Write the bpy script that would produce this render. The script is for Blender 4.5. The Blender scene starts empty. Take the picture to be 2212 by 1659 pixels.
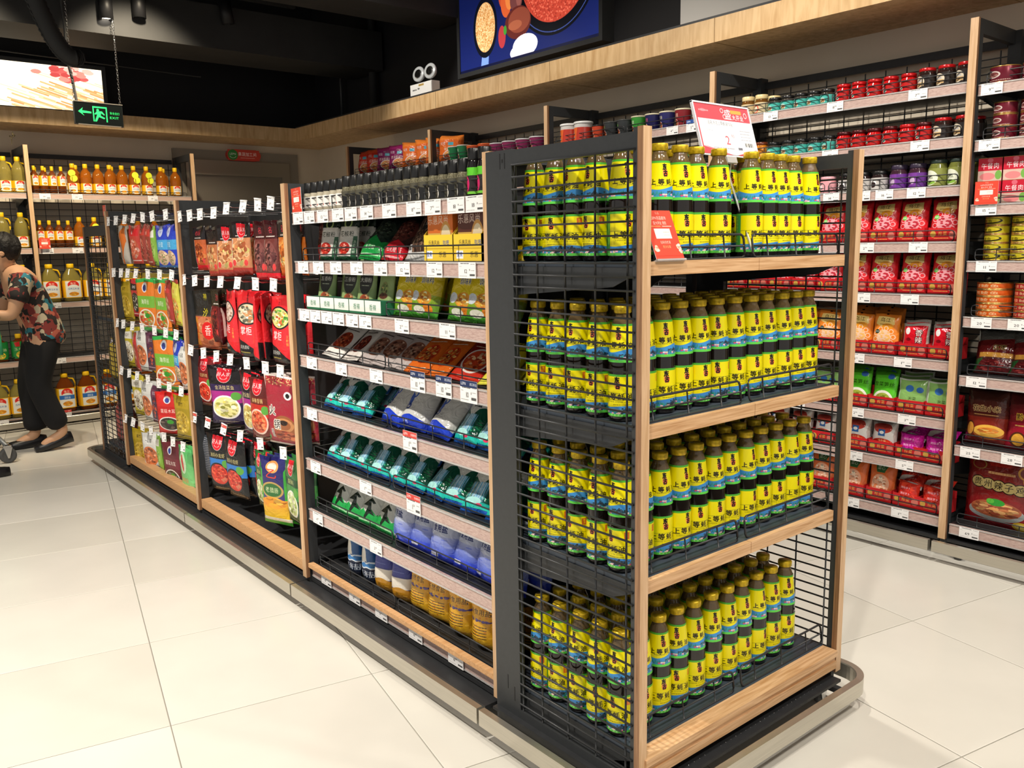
import bpy, math, random
import numpy as np
from mathutils import Vector, Matrix, Euler
PI = math.pi
SC = bpy.context.scene
COL = SC.collection
rnd = random.Random(7)

# ------------------------------------------------------------------ camera
cam = bpy.data.cameras.new('camera'); cam_o = bpy.data.objects.new('camera', cam); COL.objects.link(cam_o)
cam.sensor_width = 36.0; cam.lens = 36.0 * 1845.3 / 2212.0; cam.clip_start = 0.05
cam_o.location = (0, 0, 1.338); cam_o.rotation_euler = (1.410765, 0.0173053, -0.6884504)
SC.camera = cam_o

# ------------------------------------------------------------------ world, exposure, lights
SC.view_settings.view_transform = 'Standard'; SC.view_settings.look = 'None'
SC.view_settings.gamma = 1.0; SC.view_settings.use_curve_mapping = False
SC.view_settings.exposure = 0.0
w = bpy.data.worlds.new('shop_ambient'); SC.world = w; w.use_nodes = True
w.node_tree.nodes['Background'].inputs[0].default_value = (1.0, 0.96, 0.90, 1)
w.node_tree.nodes['Background'].inputs[1].default_value = 0.60
LIGHTS = []
def spot(x, y, z, tx, ty, tz, power, ang=95, blend=0.7, rad=0.05, col=(1.0, 0.93, 0.83)):
    l = bpy.data.lights.new('spot', 'SPOT'); l.energy = power; l.spot_size = math.radians(ang); l.spot_blend = blend
    l.shadow_soft_size = rad; l.color = col
    o = bpy.data.objects.new('spot_beam', l); COL.objects.link(o); o.location = (x, y, z)
    d = Vector((tx - x, ty - y, tz - z)); o.rotation_euler = d.to_track_quat('-Z', 'Y').to_euler()
    LIGHTS.append((x, y, z, d)); return o
# track spots over the aisle left of the island, over the cross aisle in front of the end rack,
# over the aisle between the island and the right wall, and along the back wall
spot(-0.35, 2.2, 3.25, 0.15, 2.6, 0, 350)
spot(-0.35, 3.8, 3.25, 0.35, 4.2, 0, 300)
spot(-0.1, 5.6, 3.25, 0.8, 5.4, 0, 165)
spot(0.2, 0.4, 3.25, 1.2, 1.6, 0.6, 172)
spot(1.1, -0.7, 3.25, 1.8, 1.2, 0.7, 158)
spot(2.35, -0.5, 3.25, 2.1, 1.2, 0.8, 112)
spot(2.3, 0.7, 3.25, 3.0, 1.0, 0.2, 112)
spot(2.35, 2.1, 3.25, 3.5, 2.0, 0.9, 152)
spot(2.35, 3.6, 3.25, 3.6, 3.4, 1.3, 99)
spot(2.35, 5.2, 3.25, 3.7, 5.2, 1.4, 99)
spot(0.75, 5.9, 3.25, 0.9, 7.3, 1.2, 200, 80, col=(1.0, 0.85, 0.62))
spot(1.95, 5.9, 3.25, 2.0, 7.3, 1.2, 200, 80, col=(1.0, 0.85, 0.62))

# ------------------------------------------------------------------ mesh helpers
class MB:
    def __init__(s): s.v = []; s.f = []; s.m = []; s.uv = {}; s.sm = []
    def face(s, idx, m=0, uv=None, sm=False):
        if uv is not None: s.uv[len(s.f)] = uv
        s.f.append(tuple(idx)); s.m.append(m); s.sm.append(sm)
    def box(s, x0, x1, y0, y1, z0, z1, m=0, ms=None):
        b = len(s.v)
        s.v += [(x0,y0,z0),(x1,y0,z0),(x1,y1,z0),(x0,y1,z0),(x0,y0,z1),(x1,y0,z1),(x1,y1,z1),(x0,y1,z1)]
        F = [(0,3,2,1),(4,5,6,7),(0,1,5,4),(1,2,6,5),(2,3,7,6),(3,0,4,7)]  # -z +z -y +x +y -x
        for k, q in enumerate(F): s.face([b+i for i in q], ms[k] if ms else m)
        return s
    def prism(s, pts, a0, a1, axis='y', m=0):
        """extrude polygon pts (in the two other axes) along axis"""
        n = len(pts); b = len(s.v)
        def P(p, a): return (p[0], a, p[1]) if axis == 'y' else ((a, p[0], p[1]) if axis == 'x' else (p[0], p[1], a))
        s.v += [P(p, a0) for p in pts] + [P(p, a1) for p in pts]
        s.face([b+i for i in range(n)], m); s.face([b+n+i for i in reversed(range(n))], m)
        for i in range(n):
            j = (i+1) % n; s.face([b+i, b+n+i, b+n+j, b+j], m)
        return s
    def tube(s, pts, r, n=6, closed=False, m=0, caps=True):
        P = [Vector(p) for p in pts]; N = len(P); b = len(s.v)
        for i, p in enumerate(P):
            if closed: d = P[(i+1) % N] - P[i-1]
            else: d = P[min(i+1, N-1)] - P[max(i-1, 0)]
            d.normalize(); u = d.cross(Vector((0,0,1)))
            if u.length < 0.15: u = d.cross(Vector((1,0,0)))
            u.normalize(); w_ = u.cross(d)
            rr = r[i] if isinstance(r, (list, tuple)) else r
            for k in range(n):
                a = 2*PI*k/n; q = p + u*(rr*math.cos(a)) + w_*(rr*math.sin(a)); s.v.append(tuple(q))
        for i in range(N if closed else N-1):
            j = (i+1) % N
            for k in range(n):
                l = (k+1) % n; s.face([b+i*n+k, b+i*n+l, b+j*n+l, b+j*n+k], m, sm=True)
        if not closed and caps:
            s.face([b+k for k in range(n)], m); s.face([b+(N-1)*n+k for k in reversed(range(n))], m)
        return s
    def lathe(s, prof, n=20, c=(0,0,0), m=0, uvr=None, cap0=True, cap1=True, mats=None, u0=0.0):
        """prof: list of (r, z); uvr=(z_low, z_high) maps v"""
        b = len(s.v)
        for r, z in prof:
            for k in range(n):
                a = 2*PI*k/n - PI/2; s.v.append((c[0]+r*math.cos(a), c[1]+r*math.sin(a), c[2]+z))
        for i in range(len(prof)-1):
            mm = mats[i] if mats else m
            for k in range(n):
                l = (k+1) % n; uv = None
                if uvr:
                    va = (prof[i][1]-uvr[0])/(uvr[1]-uvr[0]); vb = (prof[i+1][1]-uvr[0])/(uvr[1]-uvr[0])
                    ua, ub = k/n+.5, (k+1)/n+.5
                    uv = [(ua, va), (ub, va), (ub, vb), (ua, vb)]
                s.face([b+i*n+k, b+i*n+l, b+(i+1)*n+l, b+(i+1)*n+k], mm, uv, True)
        if cap0 and prof[0][0] > 1e-5: s.face([b+k for k in reversed(range(n))], mats[0] if mats else m)
        if cap1 and prof[-1][0] > 1e-5: s.face([b+(len(prof)-1)*n+k for k in range(n)], mats[-1] if mats else m)
        return s
    def quad(s, a, b_, c, d, m=0, uv=((0,0),(1,0),(1,1),(0,1))):
        b = len(s.v); s.v += [tuple(a), tuple(b_), tuple(c), tuple(d)]; s.face([b,b+1,b+2,b+3], m, list(uv)); return s
    def mesh(s, name, mats):
        me = bpy.data.meshes.new(name); me.from_pydata(s.v, [], s.f); 
        me.polygons.foreach_set('material_index', s.m); me.polygons.foreach_set('use_smooth', s.sm)
        if s.uv:
            L = me.uv_layers.new(name='UVMap'); arr = np.zeros(len(me.loops)*2, 'f'); p = 0
            for i, f in enumerate(s.f):
                if i in s.uv:
                    for k, q in enumerate(s.uv[i]): arr[2*(p+k)] = q[0]; arr[2*(p+k)+1] = q[1]
                p += len(f)
            L.data.foreach_set('uv', arr)
        for m in (mats if isinstance(mats, (list, tuple)) else [mats]): me.materials.append(m)
        me.update(); return me
def link(name, me, parent=None, loc=(0,0,0), rot=(0,0,0)):
    o = bpy.data.objects.new(name, me); COL.objects.link(o); o.location = loc; o.rotation_euler = rot
    if parent is not None: o.parent = parent
    return o
def obj(name, mb, mats, parent=None, loc=(0,0,0), rot=(0,0,0)): return link(name, mb.mesh(name, mats), parent, loc, rot)
def tag(o, label=None, cat=None, group=None, kind=None):
    if label:
        for q in (' the ', ' its ', ' a ', ' of ', ' with ', ' one '):
            while len(label.split()) > 15 and q in label: label = label.replace(q, ' ', 1)
        o['label'] = label
    if cat: o['category'] = cat
    if group: o['group'] = group
    if kind: o['kind'] = kind
    return o
def thing(name, label, cat, loc=(0,0,0), rz=0, group=None):
    return tag(link(name, None, None, loc, (0,0,rz)), label, cat, group)
def clone(root, loc, rot, label, group=None, cat=None):
    c = root.copy(); COL.objects.link(c); c.location = loc; c.rotation_euler = rot; c['label'] = label
    if group: c['group'] = group
    if cat: c['category'] = cat
    for ch in KIDS.get(root.name, ()):
        d = ch.copy(); COL.objects.link(d); d.parent = c
        for g in KIDS.get(ch.name, ()):
            e = g.copy(); COL.objects.link(e); e.parent = d
    return c
KIDS = {}
def keep(root, *ch): KIDS[root.name] = ch; return root
class Proto:
    """a kind of goods: meshes of the thing itself and of its parts; put() makes one individual"""
    def __init__(s, name, cat, me, parts=()): s.name, s.cat, s.me, s.parts = name, cat, me, parts
    def put(s, loc, rot, label, group=None, sc=None):
        o = link(s.name, s.me, None, loc, rot); tag(o, label, s.cat, group)
        if sc: o.scale = sc
        for nm, me in s.parts: link(nm, me, o)
        return o
ORD = ['first','second','third','fourth','fifth','sixth','seventh','eighth','ninth','tenth','eleventh','twelfth','thirteenth','fourteenth','fifteenth','sixteenth','seventeenth','eighteenth','nineteenth','twentieth','twenty-first','twenty-second','twenty-third','twenty-fourth']

# ------------------------------------------------------------------ materials
def hexc(h, lin=True):
    c = [int(h[i:i+2], 16)/255 for i in (0, 2, 4)]
    return tuple(((x/12.92) if x <= .04045 else ((x+.055)/1.055)**2.4) for x in c) if lin else tuple(c)
def mat(name, col, rough=.5, metal=0.0, noise=0.0, nscale=20.0, bump=0.0, bscale=60.0, spec=.5, coat=0.0, trans=0.0, emit=None, es=0.0, ior=1.45, stretch=(1,1,1)):
    m = bpy.data.materials.new(name); m.use_nodes = True; N = m.node_tree.nodes; L = m.node_tree.links; b = N['Principled BSDF']
    c = hexc(col) if isinstance(col, str) else col
    b.inputs['Base Color'].default_value = (*c, 1); b.inputs['Roughness'].default_value = rough; b.inputs['Metallic'].default_value = metal
    b.inputs['Specular IOR Level'].default_value = spec; b.inputs['Coat Weight'].default_value = coat; b.inputs['Transmission Weight'].default_value = trans; b.inputs['IOR'].default_value = ior
    if emit: b.inputs['Emission Color'].default_value = (*hexc(emit), 1); b.inputs['Emission Strength'].default_value = es
    if noise or bump:
        tc = N.new('ShaderNodeTexCoord'); mp = N.new('ShaderNodeMapping'); mp.inputs['Scale'].default_value = stretch; L.new(tc.outputs['Object'], mp.inputs[0])
    if noise:
        n = N.new('ShaderNodeTexNoise'); n.inputs['Scale'].default_value = nscale; n.inputs['Detail'].default_value = 5; L.new(mp.outputs[0], n.inputs[0])
        r = N.new('ShaderNodeValToRGB'); r.color_ramp.elements[0].position = .3; r.color_ramp.elements[1].position = .7
        r.color_ramp.elements[0].color = (*[x*(1-noise) for x in c], 1); r.color_ramp.elements[1].color = (*[min(1, x*(1+noise)) for x in c], 1)
        L.new(n.outputs[0], r.inputs[0]); L.new(r.outputs[0], b.inputs['Base Color'])
    if bump:
        n2 = N.new('ShaderNodeTexNoise'); n2.inputs['Scale'].default_value = bscale; n2.inputs['Detail'].default_value = 3; L.new(mp.outputs[0], n2.inputs[0])
        bp = N.new('ShaderNodeBump'); bp.inputs['Strength'].default_value = bump; bp.inputs['Distance'].default_value = .01; L.new(n2.outputs[0], bp.inputs['Height']); L.new(bp.outputs[0], b.inputs['Normal'])
    return m
def wood(name, ca, cb, stretch, rough=.42, scale=9):
    m = bpy.data.materials.new(name); m.use_nodes = True; N = m.node_tree.nodes; L = m.node_tree.links; b = N['Principled BSDF']
    tc = N.new('ShaderNodeTexCoord'); mp = N.new('ShaderNodeMapping'); mp.inputs['Scale'].default_value = stretch; L.new(tc.outputs['Object'], mp.inputs[0])
    n = N.new('ShaderNodeTexNoise'); n.inputs['Scale'].default_value = scale; n.inputs['Detail'].default_value = 6; n.inputs['Distortion'].default_value = .6; L.new(mp.outputs[0], n.inputs[0])
    r = N.new('ShaderNodeValToRGB'); r.color_ramp.elements[0].position = .32; r.color_ramp.elements[1].position = .62
    r.color_ramp.elements[0].color = (*hexc(cb), 1); r.color_ramp.elements[1].color = (*hexc(ca), 1)
    L.new(n.outputs[0], r.inputs[0]); L.new(r.outputs[0], b.inputs['Base Color']); b.inputs['Roughness'].default_value = rough
    return m
M = {}
M['steel'] = mat('charcoal_powder_coat', '37393b', .45, noise=.06, nscale=90)
M['steel2'] = mat('black_shelf_metal', '2b2c2e', .4, noise=.1, nscale=40)
M['bluegrey'] = mat('blue_grey_deck', '3c444e', .4)
M['wire'] = mat('dark_wire', '3a3b3d', .35, metal=.3)
M['inox'] = mat('brushed_stainless', 'c9c4b8', .3, metal=.85, noise=.08, nscale=6, stretch=(1, 1, 60))
M['oakv'] = wood('light_oak_upright', 'd8b48e', 'c49c72', (14, 14, .8))
M['oakside'] = wood('brown_oak_edge', 'a27a58', '7c5638', (20, 20, .8))
M['oakx'] = wood('oak_lip', 'dcb388', 'b98a5c', (.8, 14, 22))
M['oaky'] = wood('oak_lip_long', 'dcae7e', 'c6925f', (14, .8, 22))
M['rail'] = wood('mauve_wood_strip', 'cdb3aa', 'b3958d', (10, 1.2, 60), .25, 6)
M['railx'] = wood('mauve_wood_strip_back', 'd2b6a8', 'b89a8c', (1.2, 10, 60), .25, 6)
M['plastic'] = mat('clear_price_strip', 'f2f0ee', .15, trans=.6)
M['cornice'] = wood('cornice_oak', 'd6b485', 'bd9766', (6, 6, 1.0), .5, 5)
M['white'] = mat('white_paper', 'f4f2f0', .6)
M['black'] = mat('black_print', '1a1a1c', .5)
M['blackwall'] = mat('black_wall_paint', '17171a', .75)
M['plaster'] = mat('warm_grey_plaster', 'd8ccb8', .8, noise=.05, nscale=2.5, bump=.05, bscale=8)
M['duct'] = mat('black_duct', '2a2a2a', .7, noise=.15, nscale=5)
M['chrome'] = mat('chrome', 'd8d8d8', .12, metal=1.0)
M['rubber'] = mat('grey_rubber', '4a4a4a', .7)
# ------------------------------------------------------------------ printed artwork, drawn here pixel by pixel
_cu = bpy.data.curves.new('type_sampler', 'FONT'); _cu.resolution_u = 2
_to = bpy.data.objects.new('type_sampler', _cu); COL.objects.link(_to)
_glyph = {}
GS = 56
def glyph(ch):
    if ch in _glyph: return _glyph[ch]
    _cu.body = ch; dg = bpy.context.evaluated_depsgraph_get(); dg.update(); ev = _to.evaluated_get(dg); me = ev.to_mesh()
    a = np.zeros((GS, GS), 'f'); wd = .3
    if me and len(me.vertices):
        me.calc_loop_triangles(); V = np.array([v.co[:2] for v in me.vertices]); T = [t.vertices[:] for t in me.loop_triangles]
        wd = min(1.0, V[:, 0].max() + .06); S = GS/1.05
        X = (V[:, 0]) * S + .5; Y = GS - (V[:, 1] + .16) * S
        for t in T:
            x = X[list(t)]; y = Y[list(t)]
            i0, i1 = max(0, int(x.min())), min(GS-1, int(x.max())+1); j0, j1 = max(0, int(y.min())), min(GS-1, int(y.max())+1)
            if i1 < i0 or j1 < j0: continue
            gx, gy = np.meshgrid(np.arange(i0, i1+1)+.5, np.arange(j0, j1+1)+.5)
            d = (x[1]-x[0])*(y[2]-y[0]) - (x[2]-x[0])*(y[1]-y[0])
            if abs(d) < 1e-9: continue
            s_ = ((gx-x[0])*(y[2]-y[0]) - (x[2]-x[0])*(gy-y[0]))/d; t_ = ((x[1]-x[0])*(gy-y[0]) - (gx-x[0])*(y[1]-y[0]))/d
            e = .02
            a[j0:j1+1, i0:i1+1] = np.maximum(a[j0:j1+1, i0:i1+1], ((s_ >= -e) & (t_ >= -e) & (s_+t_ <= 1+e)).astype('f'))
    ev.to_mesh_clear()
    _glyph[ch] = (a, wd); return _glyph[ch]
class CV:
    def __init__(s, wd, ht, bg='ffffff', seed=1):
        s.w, s.h = wd, ht; s.a = np.ones((ht, wd, 3), 'f')*np.array(hexc(bg, False), 'f'); s.r = np.random.RandomState(seed)
    def _c(s, c): return np.array(hexc(c, False) if isinstance(c, str) else c, 'f')
    def r_(s, x0, y0, x1, y1, c):
        s.a[int(max(0, y0)*s.h):int(round(y1*s.h)), int(max(0, x0)*s.w):int(round(x1*s.w))] = s._c(c); return s
    def grad(s, y0, y1, ca, cb):
        j0, j1 = int(y0*s.h), int(y1*s.h); t = np.linspace(0, 1, max(1, j1-j0))[:, None, None]; s.a[j0:j1] = s._c(ca)*(1-t)+s._c(cb)*t; return s
    def e_(s, cx, cy, rx, ry, c, hole=0, lo=None, hi=None):
        X0, X1 = max(0, int((cx-rx)*s.w)), min(s.w, int((cx+rx)*s.w)+2); Y0, Y1 = max(0, int((cy-ry)*s.h)), min(s.h, int((cy+ry)*s.h)+2)
        if X1 <= X0 or Y1 <= Y0: return s
        gx, gy = np.meshgrid((np.arange(X0, X1)+.5)/s.w, (np.arange(Y0, Y1)+.5)/s.h); d = ((gx-cx)/rx)**2+((gy-cy)/ry)**2
        k = (d <= 1) & (d >= hole)
        if lo is not None: k &= gy >= lo
        if hi is not None: k &= gy <= hi
        s.a[Y0:Y1, X0:X1][k] = s._c(c); return s
    def p_(s, pts, c):
        ys = [p[1] for p in pts]; n = len(pts)
        for j in range(max(0, int(min(ys)*s.h)), min(s.h, int(max(ys)*s.h)+1)):
            y = (j+.5)/s.h; xs = []
            for i in range(n):
                (xa, ya), (xb, yb) = pts[i], pts[(i+1) % n]
                if (ya <= y) != (yb <= y): xs.append(xa+(y-ya)/(yb-ya)*(xb-xa))
            xs.sort()
            for i in range(0, len(xs)-1, 2): s.a[j, max(0, int(xs[i]*s.w)):max(0, int(round(xs[i+1]*s.w)))] = s._c(c)
        return s
    def wave(s, y, amp, per, ph, c, y1=1.0):
        for i in range(s.w):
            j = int((y+amp*math.sin(per*i/s.w*2*PI+ph))*s.h); s.a[max(0, j):int(y1*s.h), i] = s._c(c)
        return s
    def t_(s, txt, cx, cy, sz, c, vert=False, gap=1.0, ax=1.0, out=None):
        """sz: height of a glyph as a share of the height of the artwork"""
        G = [glyph(q) for q in txt]; ph = sz*s.h; pw = ph*ax
        if out:
            for dx, dy in ((-1,0),(1,0),(0,-1),(0,1),(-1,-1),(1,1),(-1,1),(1,-1)): s.t_(txt, cx+dx*sz*.07*s.h/s.w, cy+dy*sz*.07, sz, out, vert, gap, ax)
        if vert: tot = len(G)*ph*gap; y = cy*s.h-tot/2; xx = [(cx*s.w-pw/2, y+i*ph*gap) for i in range(len(G))]
        else:
            tot = sum(g[1]*pw*gap for g in G); x = cx*s.w-tot/2; xx = []
            for g in G: xx.append((x, cy*s.h-ph/2)); x += g[1]*pw*gap
        col = s._c(c)
        for (a, wd), (x, y) in zip(G, xx):
            i0, j0 = int(x), int(y); n = max(2, int(round(pw))); m_ = max(2, int(round(ph)))
            ss = 3; jj = np.clip(((np.arange(m_*ss)+.5)/(m_*ss)*GS).astype(int), 0, GS-1); ii = np.clip(((np.arange(n*ss)+.5)/(n*ss)*GS).astype(int), 0, GS-1)
            g = a[np.ix_(jj, ii)].reshape(m_, ss, n, ss).mean((1, 3))
            a0, a1, b0, b1 = max(0, j0), min(s.h, j0+m_), max(0, i0), min(s.w, i0+n)
            if a1 <= a0 or b1 <= b0: continue
            g = g[a0-j0:a1-j0, b0-i0:b1-i0, None]; s.a[a0:a1, b0:b1] = s.a[a0:a1, b0:b1]*(1-g)+col*g
        return s
    def small(s, x0, y, x1, c, hgt=.02, n=None):
        """a line of print too small to read in the photograph"""
        x = x0
        while x < x1:
            wq = s.r.uniform(.008, .02); s.r_(x, y, min(x1, x+wq), y+hgt, c); x += wq+.006
        return s
    def food(s, cx, cy, rx, ry, cols, n=60, sz=.16, rim=None):
        if rim: s.e_(cx, cy, rx*1.14, ry*1.16, rim)
        s.e_(cx, cy, rx, ry, cols[0])
        for i in range(n):
            a, q = s.r.uniform(0, 2*PI), math.sqrt(s.r.uniform(0, 1))*.86
            k = s._c(cols[s.r.randint(len(cols))])*s.r.uniform(.75, 1.15); z = s.r.uniform(.5, 1.1)*sz
            s.e_(cx+rx*q*math.cos(a), cy+ry*q*math.sin(a), rx*z, ry*z*s.r.uniform(.5, 1), np.clip(k, 0, 1))
        return s
    def bar(s, x0, y0, x1, y1):
        s.r_(x0, y0, x1, y1, 'ffffff'); x = x0+.01
        while x < x1-.01: wq = s.r.uniform(.003, .009); s.r_(x, y0+.01, min(x+wq, x1), y1-.01, '222222'); x += wq+s.r.uniform(.004, .008)
        return s
    def img(s, name):
        im = bpy.data.images.new(name, s.w, s.h); b = np.ones((s.h, s.w, 4), 'f'); b[:, :, :3] = np.clip(s.a[::-1], 0, 1)
        im.pixels.foreach_set(b.ravel()); im.pack(); return im
def printed(name, cv, rough=.3, coat=.0, bump=0.0, bscale=35, emit=0.0, metal=0.0):
    m = bpy.data.materials.new(name); m.use_nodes = True; N = m.node_tree.nodes; L = m.node_tree.links; b = N['Principled BSDF']
    t = N.new('ShaderNodeTexImage'); t.image = cv.img(name); t.interpolation = 'Linear'
    L.new(t.outputs[0], b.inputs['Base Color']); b.inputs['Roughness'].default_value = rough; b.inputs['Coat Weight'].default_value = coat; b.inputs['Metallic'].default_value = metal
    if emit: L.new(t.outputs[0], b.inputs['Emission Color']); b.inputs['Emission Strength'].default_value = emit
    if bump:
        tc = N.new('ShaderNodeTexCoord'); n2 = N.new('ShaderNodeTexNoise'); n2.inputs['Scale'].default_value = bscale; n2.inputs['Detail'].default_value = 3; n2.inputs['Distortion'].default_value = 1.0
        L.new(tc.outputs['Object'], n2.inputs[0]); bp = N.new('ShaderNodeBump'); bp.inputs['Strength'].default_value = bump; bp.inputs['Distance'].default_value = .012
        L.new(n2.outputs[0], bp.inputs['Height']); L.new(bp.outputs[0], b.inputs['Normal'])
    return m

# ---- price tags: a few prices as the photograph shows them
def price_art(p, top=None, toptxt=''):
    c = CV(160, 112, 'f6f4f3', seed=hash(p) % 1000)
    o = 0
    if top: c.r_(0, 0, 1, .3, top); c.t_('LEPN', .2, .15, .2, 'ffffff', ax=.9); c.t_(toptxt, .78, .15, .15, 'ffffff'); o = .2
    c.small(.12, .06+o*1.2, .62, '555555', .05); c.small(.7, .1+o, .95, '999999', .03); c.small(.05, .25+o, .2, 'aaaaaa', .03); c.small(.05, .85, .5, 'aaaaaa', .03)
    a, b_ = p.split('.'); c.t_(a, .42, .56+o*.4, .36, '151515', ax=.95); c.t_(b_, .42+.12*len(a), .47+o*.4, .17, '151515')
    c.small(.72, .5, .93, '777777', .03); c.r_(.66, .74, .95, .86, '555555'); return c
PRICE = {}
def price_mat(p, top=None, tt=''):
    k = (p, top)
    if k not in PRICE: PRICE[k] = printed('price_print', price_art(p, top, tt), .5)
    return PRICE[k]

# ---- oyster sauce bottle labels
def bold(c, t, cx, cy, sz, col, k=.03, **kw):
    for dx, dy in ((0, 0), (-k, 0), (k, 0), (0, -k), (0, k), (k, k)): c.t_(t, cx+dx*sz*c.h/c.w, cy+dy*sz, sz, col, **kw)
def brand_cursive(c, cx, cy, sz, dx=0):
    r = c.h/c.w; c.e_(cx-.004, cy+sz*.45, sz*.62*r, sz*.78, 'f59a4a'); c.e_(cx+.006, cy+sz*.6, sz*.5*r, sz*.55, 'ee5a30')
    bold(c, '东', cx-.008, cy-sz*.52, sz*1.25, '16100a', .06, ax=.95); bold(c, '古', cx+.002, cy+sz*.58, sz*1.2, '16100a', .06, ax=.9)
def meadow(c, y, y1):
    for i in range(220):
        x = c.r.uniform(0, 1); yy = c.r.uniform(y, y1); c.p_([(x, yy), (x+.006, yy), (x+.003, yy-.07)], ['1d7f56', '2f9d5c', '156a55', '3aa06a'][i % 4])
    for i in range(26):
        x = c.r.uniform(0, 1); yy = c.r.uniform(y+.02, y1); k = ['e9a9c4', 'f3c6d3', 'd53d7a', 'e8c9b0'][i % 4]
        for q in range(3): c.e_(x+(q-1)*.008, yy, .008, .022, k)
    for i in range(50): c.e_(.62+c.r.normal(0, .045), y-.02+c.r.normal(0, .03), .013, .018, ['2b3f55', '1f3040', '3a5266'][i % 3])
def neck_art():
    c = CV(640, 270, 'f2e500', seed=4); c.r_(0, 0, 1, .055, '4fae35')
    brand_cursive(c, .5, .24, .15); bold(c, '上等蚝油', .5, .55, .175, '17120a', .025, ax=1.2, gap=1.2); c.small(.36, .635, .66, '9a8f10', .02)
    c.wave(.70, .05, 2, 2.9, '3f92d6'); meadow(c, .84, .93); c.r_(0, .93, 1, 1, '5fd04c')
    for x in (.02, .97): c.e_(x, .45, .05, .22, 'c9b48a'); c.e_(x, .45, .035, .16, '6d7a35'); c.r_(x-.03, .66, x+.03, .74, 'e6c9a0')
    return c
def body_art():
    c = CV(640, 270, '3f9c3d', seed=5); 
    for i in range(9): c.small(.02, .08+i*.09, .22, '6fbf62', .02); c.small(.8, .08+i*.09, .97, '6fbf62', .02)
    c.bar(.83, .45, .95, .85)
    c.r_(.27, .05, .76, .93, 'f1e300'); c.r_(.27, .44, .76, .447, '8a8a20')
    brand_cursive(c, .5, .2, .13); bold(c, '上等蚝油', .5, .53, .175, '17120a', .025, ax=1.2, gap=1.12); c.r_(.33, .61, .7, .616, '6d6a10')
    c.t_('SUPERIOR OYSTER SAUCE', .5, .655, .045, '5b5510', ax=1.3); c.small(.45, .71, .66, '8a8010', .02)
    c.r_(.665, .09, .725, .26, 'd8662a'); c.t_('老字', .695, .175, .07, 'f1e300', vert=True)
    b = c.a.copy(); c.wave(.77, .025, 2, 3.6, '3f86cc'); meadow(c, .88, .94); m_ = c.a.copy(); c.a = b; c.a[:, int(.27*c.w):int(.76*c.w)] = m_[:, int(.27*c.w):int(.76*c.w)]
    c.r_(0, .94, 1, 1, '57c243'); c.t_('东古调味', .5, .968, .05, 'dff5d0', gap=2); c.r_(0, 0, 1, .05, '4fae35'); return c
M['lab_neck'] = printed('oyster_neck_label', neck_art(), .28); M['lab_body'] = printed('oyster_body_label', body_art(), .28)
M['sauce_glass'] = mat('dark_sauce_glass', '120b07', .07, spec=.8)
M['neck_glass'] = mat('brownish_neck_glass', '8a7350', .06, trans=.55, spec=.7)
M['gold_cap'] = mat('speckled_gold_cap', 'c9a91c', .35, metal=.35, noise=.35, nscale=110, bump=.15, bscale=120)
M['glass'] = mat('clear_glass', 'ffffff', .03, trans=.95)

def bottle_proto():
    R = .0325
    body = MB().lathe([(R*.86, 0), (R*.98, .004), (R, .012), (R, .104), (R*.985, .125), (R*.93, .15), (R*.72, .212), (R*.60, .222), (R*.50, .229), (R*.50, .238)], 20, mats=[0]*6+[1]*3).mesh('sauce_bottle', [M['sauce_glass'], M['neck_glass']])
    cap = MB().lathe([(.0175, .234), (.0195, .236), (.0195, .247), (.0185, .25), (.0, .2503)], 20).mesh('cap', M['gold_cap'])
    e = .0007
    nl = MB().lathe([(R*.975+e, .130), (R*.93+e, .15), (R*.72+e, .212)], 20, uvr=(.130, .212), cap0=False, cap1=False).mesh('neck_label', M['lab_neck'])
    bl = MB().lathe([(R+e, .012), (R+e, .104)], 20, uvr=(.012, .104), cap0=False, cap1=False).mesh('body_label', M['lab_body'])
    return Proto('sauce_bottle', 'bottle', body, [('cap', cap), ('neck_label', nl), ('body_label', bl)])
# ------------------------------------------------------------------ the room
def rot2(x, y, a): return (x*math.cos(a)-y*math.sin(a), x*math.sin(a)+y*math.cos(a))
TA = math.radians(-11.3); TP = .6
floor = obj('floor', MB().box(-4, 4.3, -3.5, 8.0, -.08, -.004), mat('grout', '8f8b82', .9)); tag(floor, kind='structure')
def tile_mat(i, col):
    m = mat('cement_tile', col, .22, noise=.035, nscale=3.0, spec=.45); return m
TM = [tile_mat(0, 'd6d2c8'), tile_mat(1, 'd2cec3'), tile_mat(2, 'd9d5cb')]
tb = MB(); g = .0013; h = TP/2-g; bz = .002
tb.v += [(-h,-h,-.004),(h,-h,-.004),(h,h,-.004),(-h,h,-.004),(-h,-h,-.001),(h,-h,-.001),(h,h,-.001),(-h,h,-.001),(-h+bz,-h+bz,0),(h-bz,-h+bz,0),(h-bz,h-bz,0),(-h+bz,h-bz,0)]
for q in [(0,1,5,4),(1,2,6,5),(2,3,7,6),(3,0,4,7),(4,5,9,8),(5,6,10,9),(6,7,11,10),(7,4,8,11),(8,9,10,11)]: tb.face(q)
TME = [tb.mesh('tile', t) for t in TM]
n = 0; far = []
for i in range(-14, 20):
    for j in range(-14, 20):
        ox, oy = rot2((i+.5)*TP, (j+.5)*TP, TA); x, y = .663+ox, 2.38+oy
        if not (-1.6 < x < 4.1 and -.3 < y < 7.6): continue
        if 1.75 < x < 1.9 and 2.2 < y < 5: pass
        o = link('tile', TME[rnd.randrange(3)], floor, (x, y, 0), (0, 0, TA+rnd.choice([0, PI/2, PI, -PI/2]))); n += 1
XW, YW = 4.05, 7.88     # right and back wall faces
def struct(name, mb, m, **k): return tag(obj(name, mb, m, **k), kind='structure')
struct('wall_right', MB().box(XW, XW+.15, -1.6, YW+.15, 0, 2.36), M['plaster'])
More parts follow.
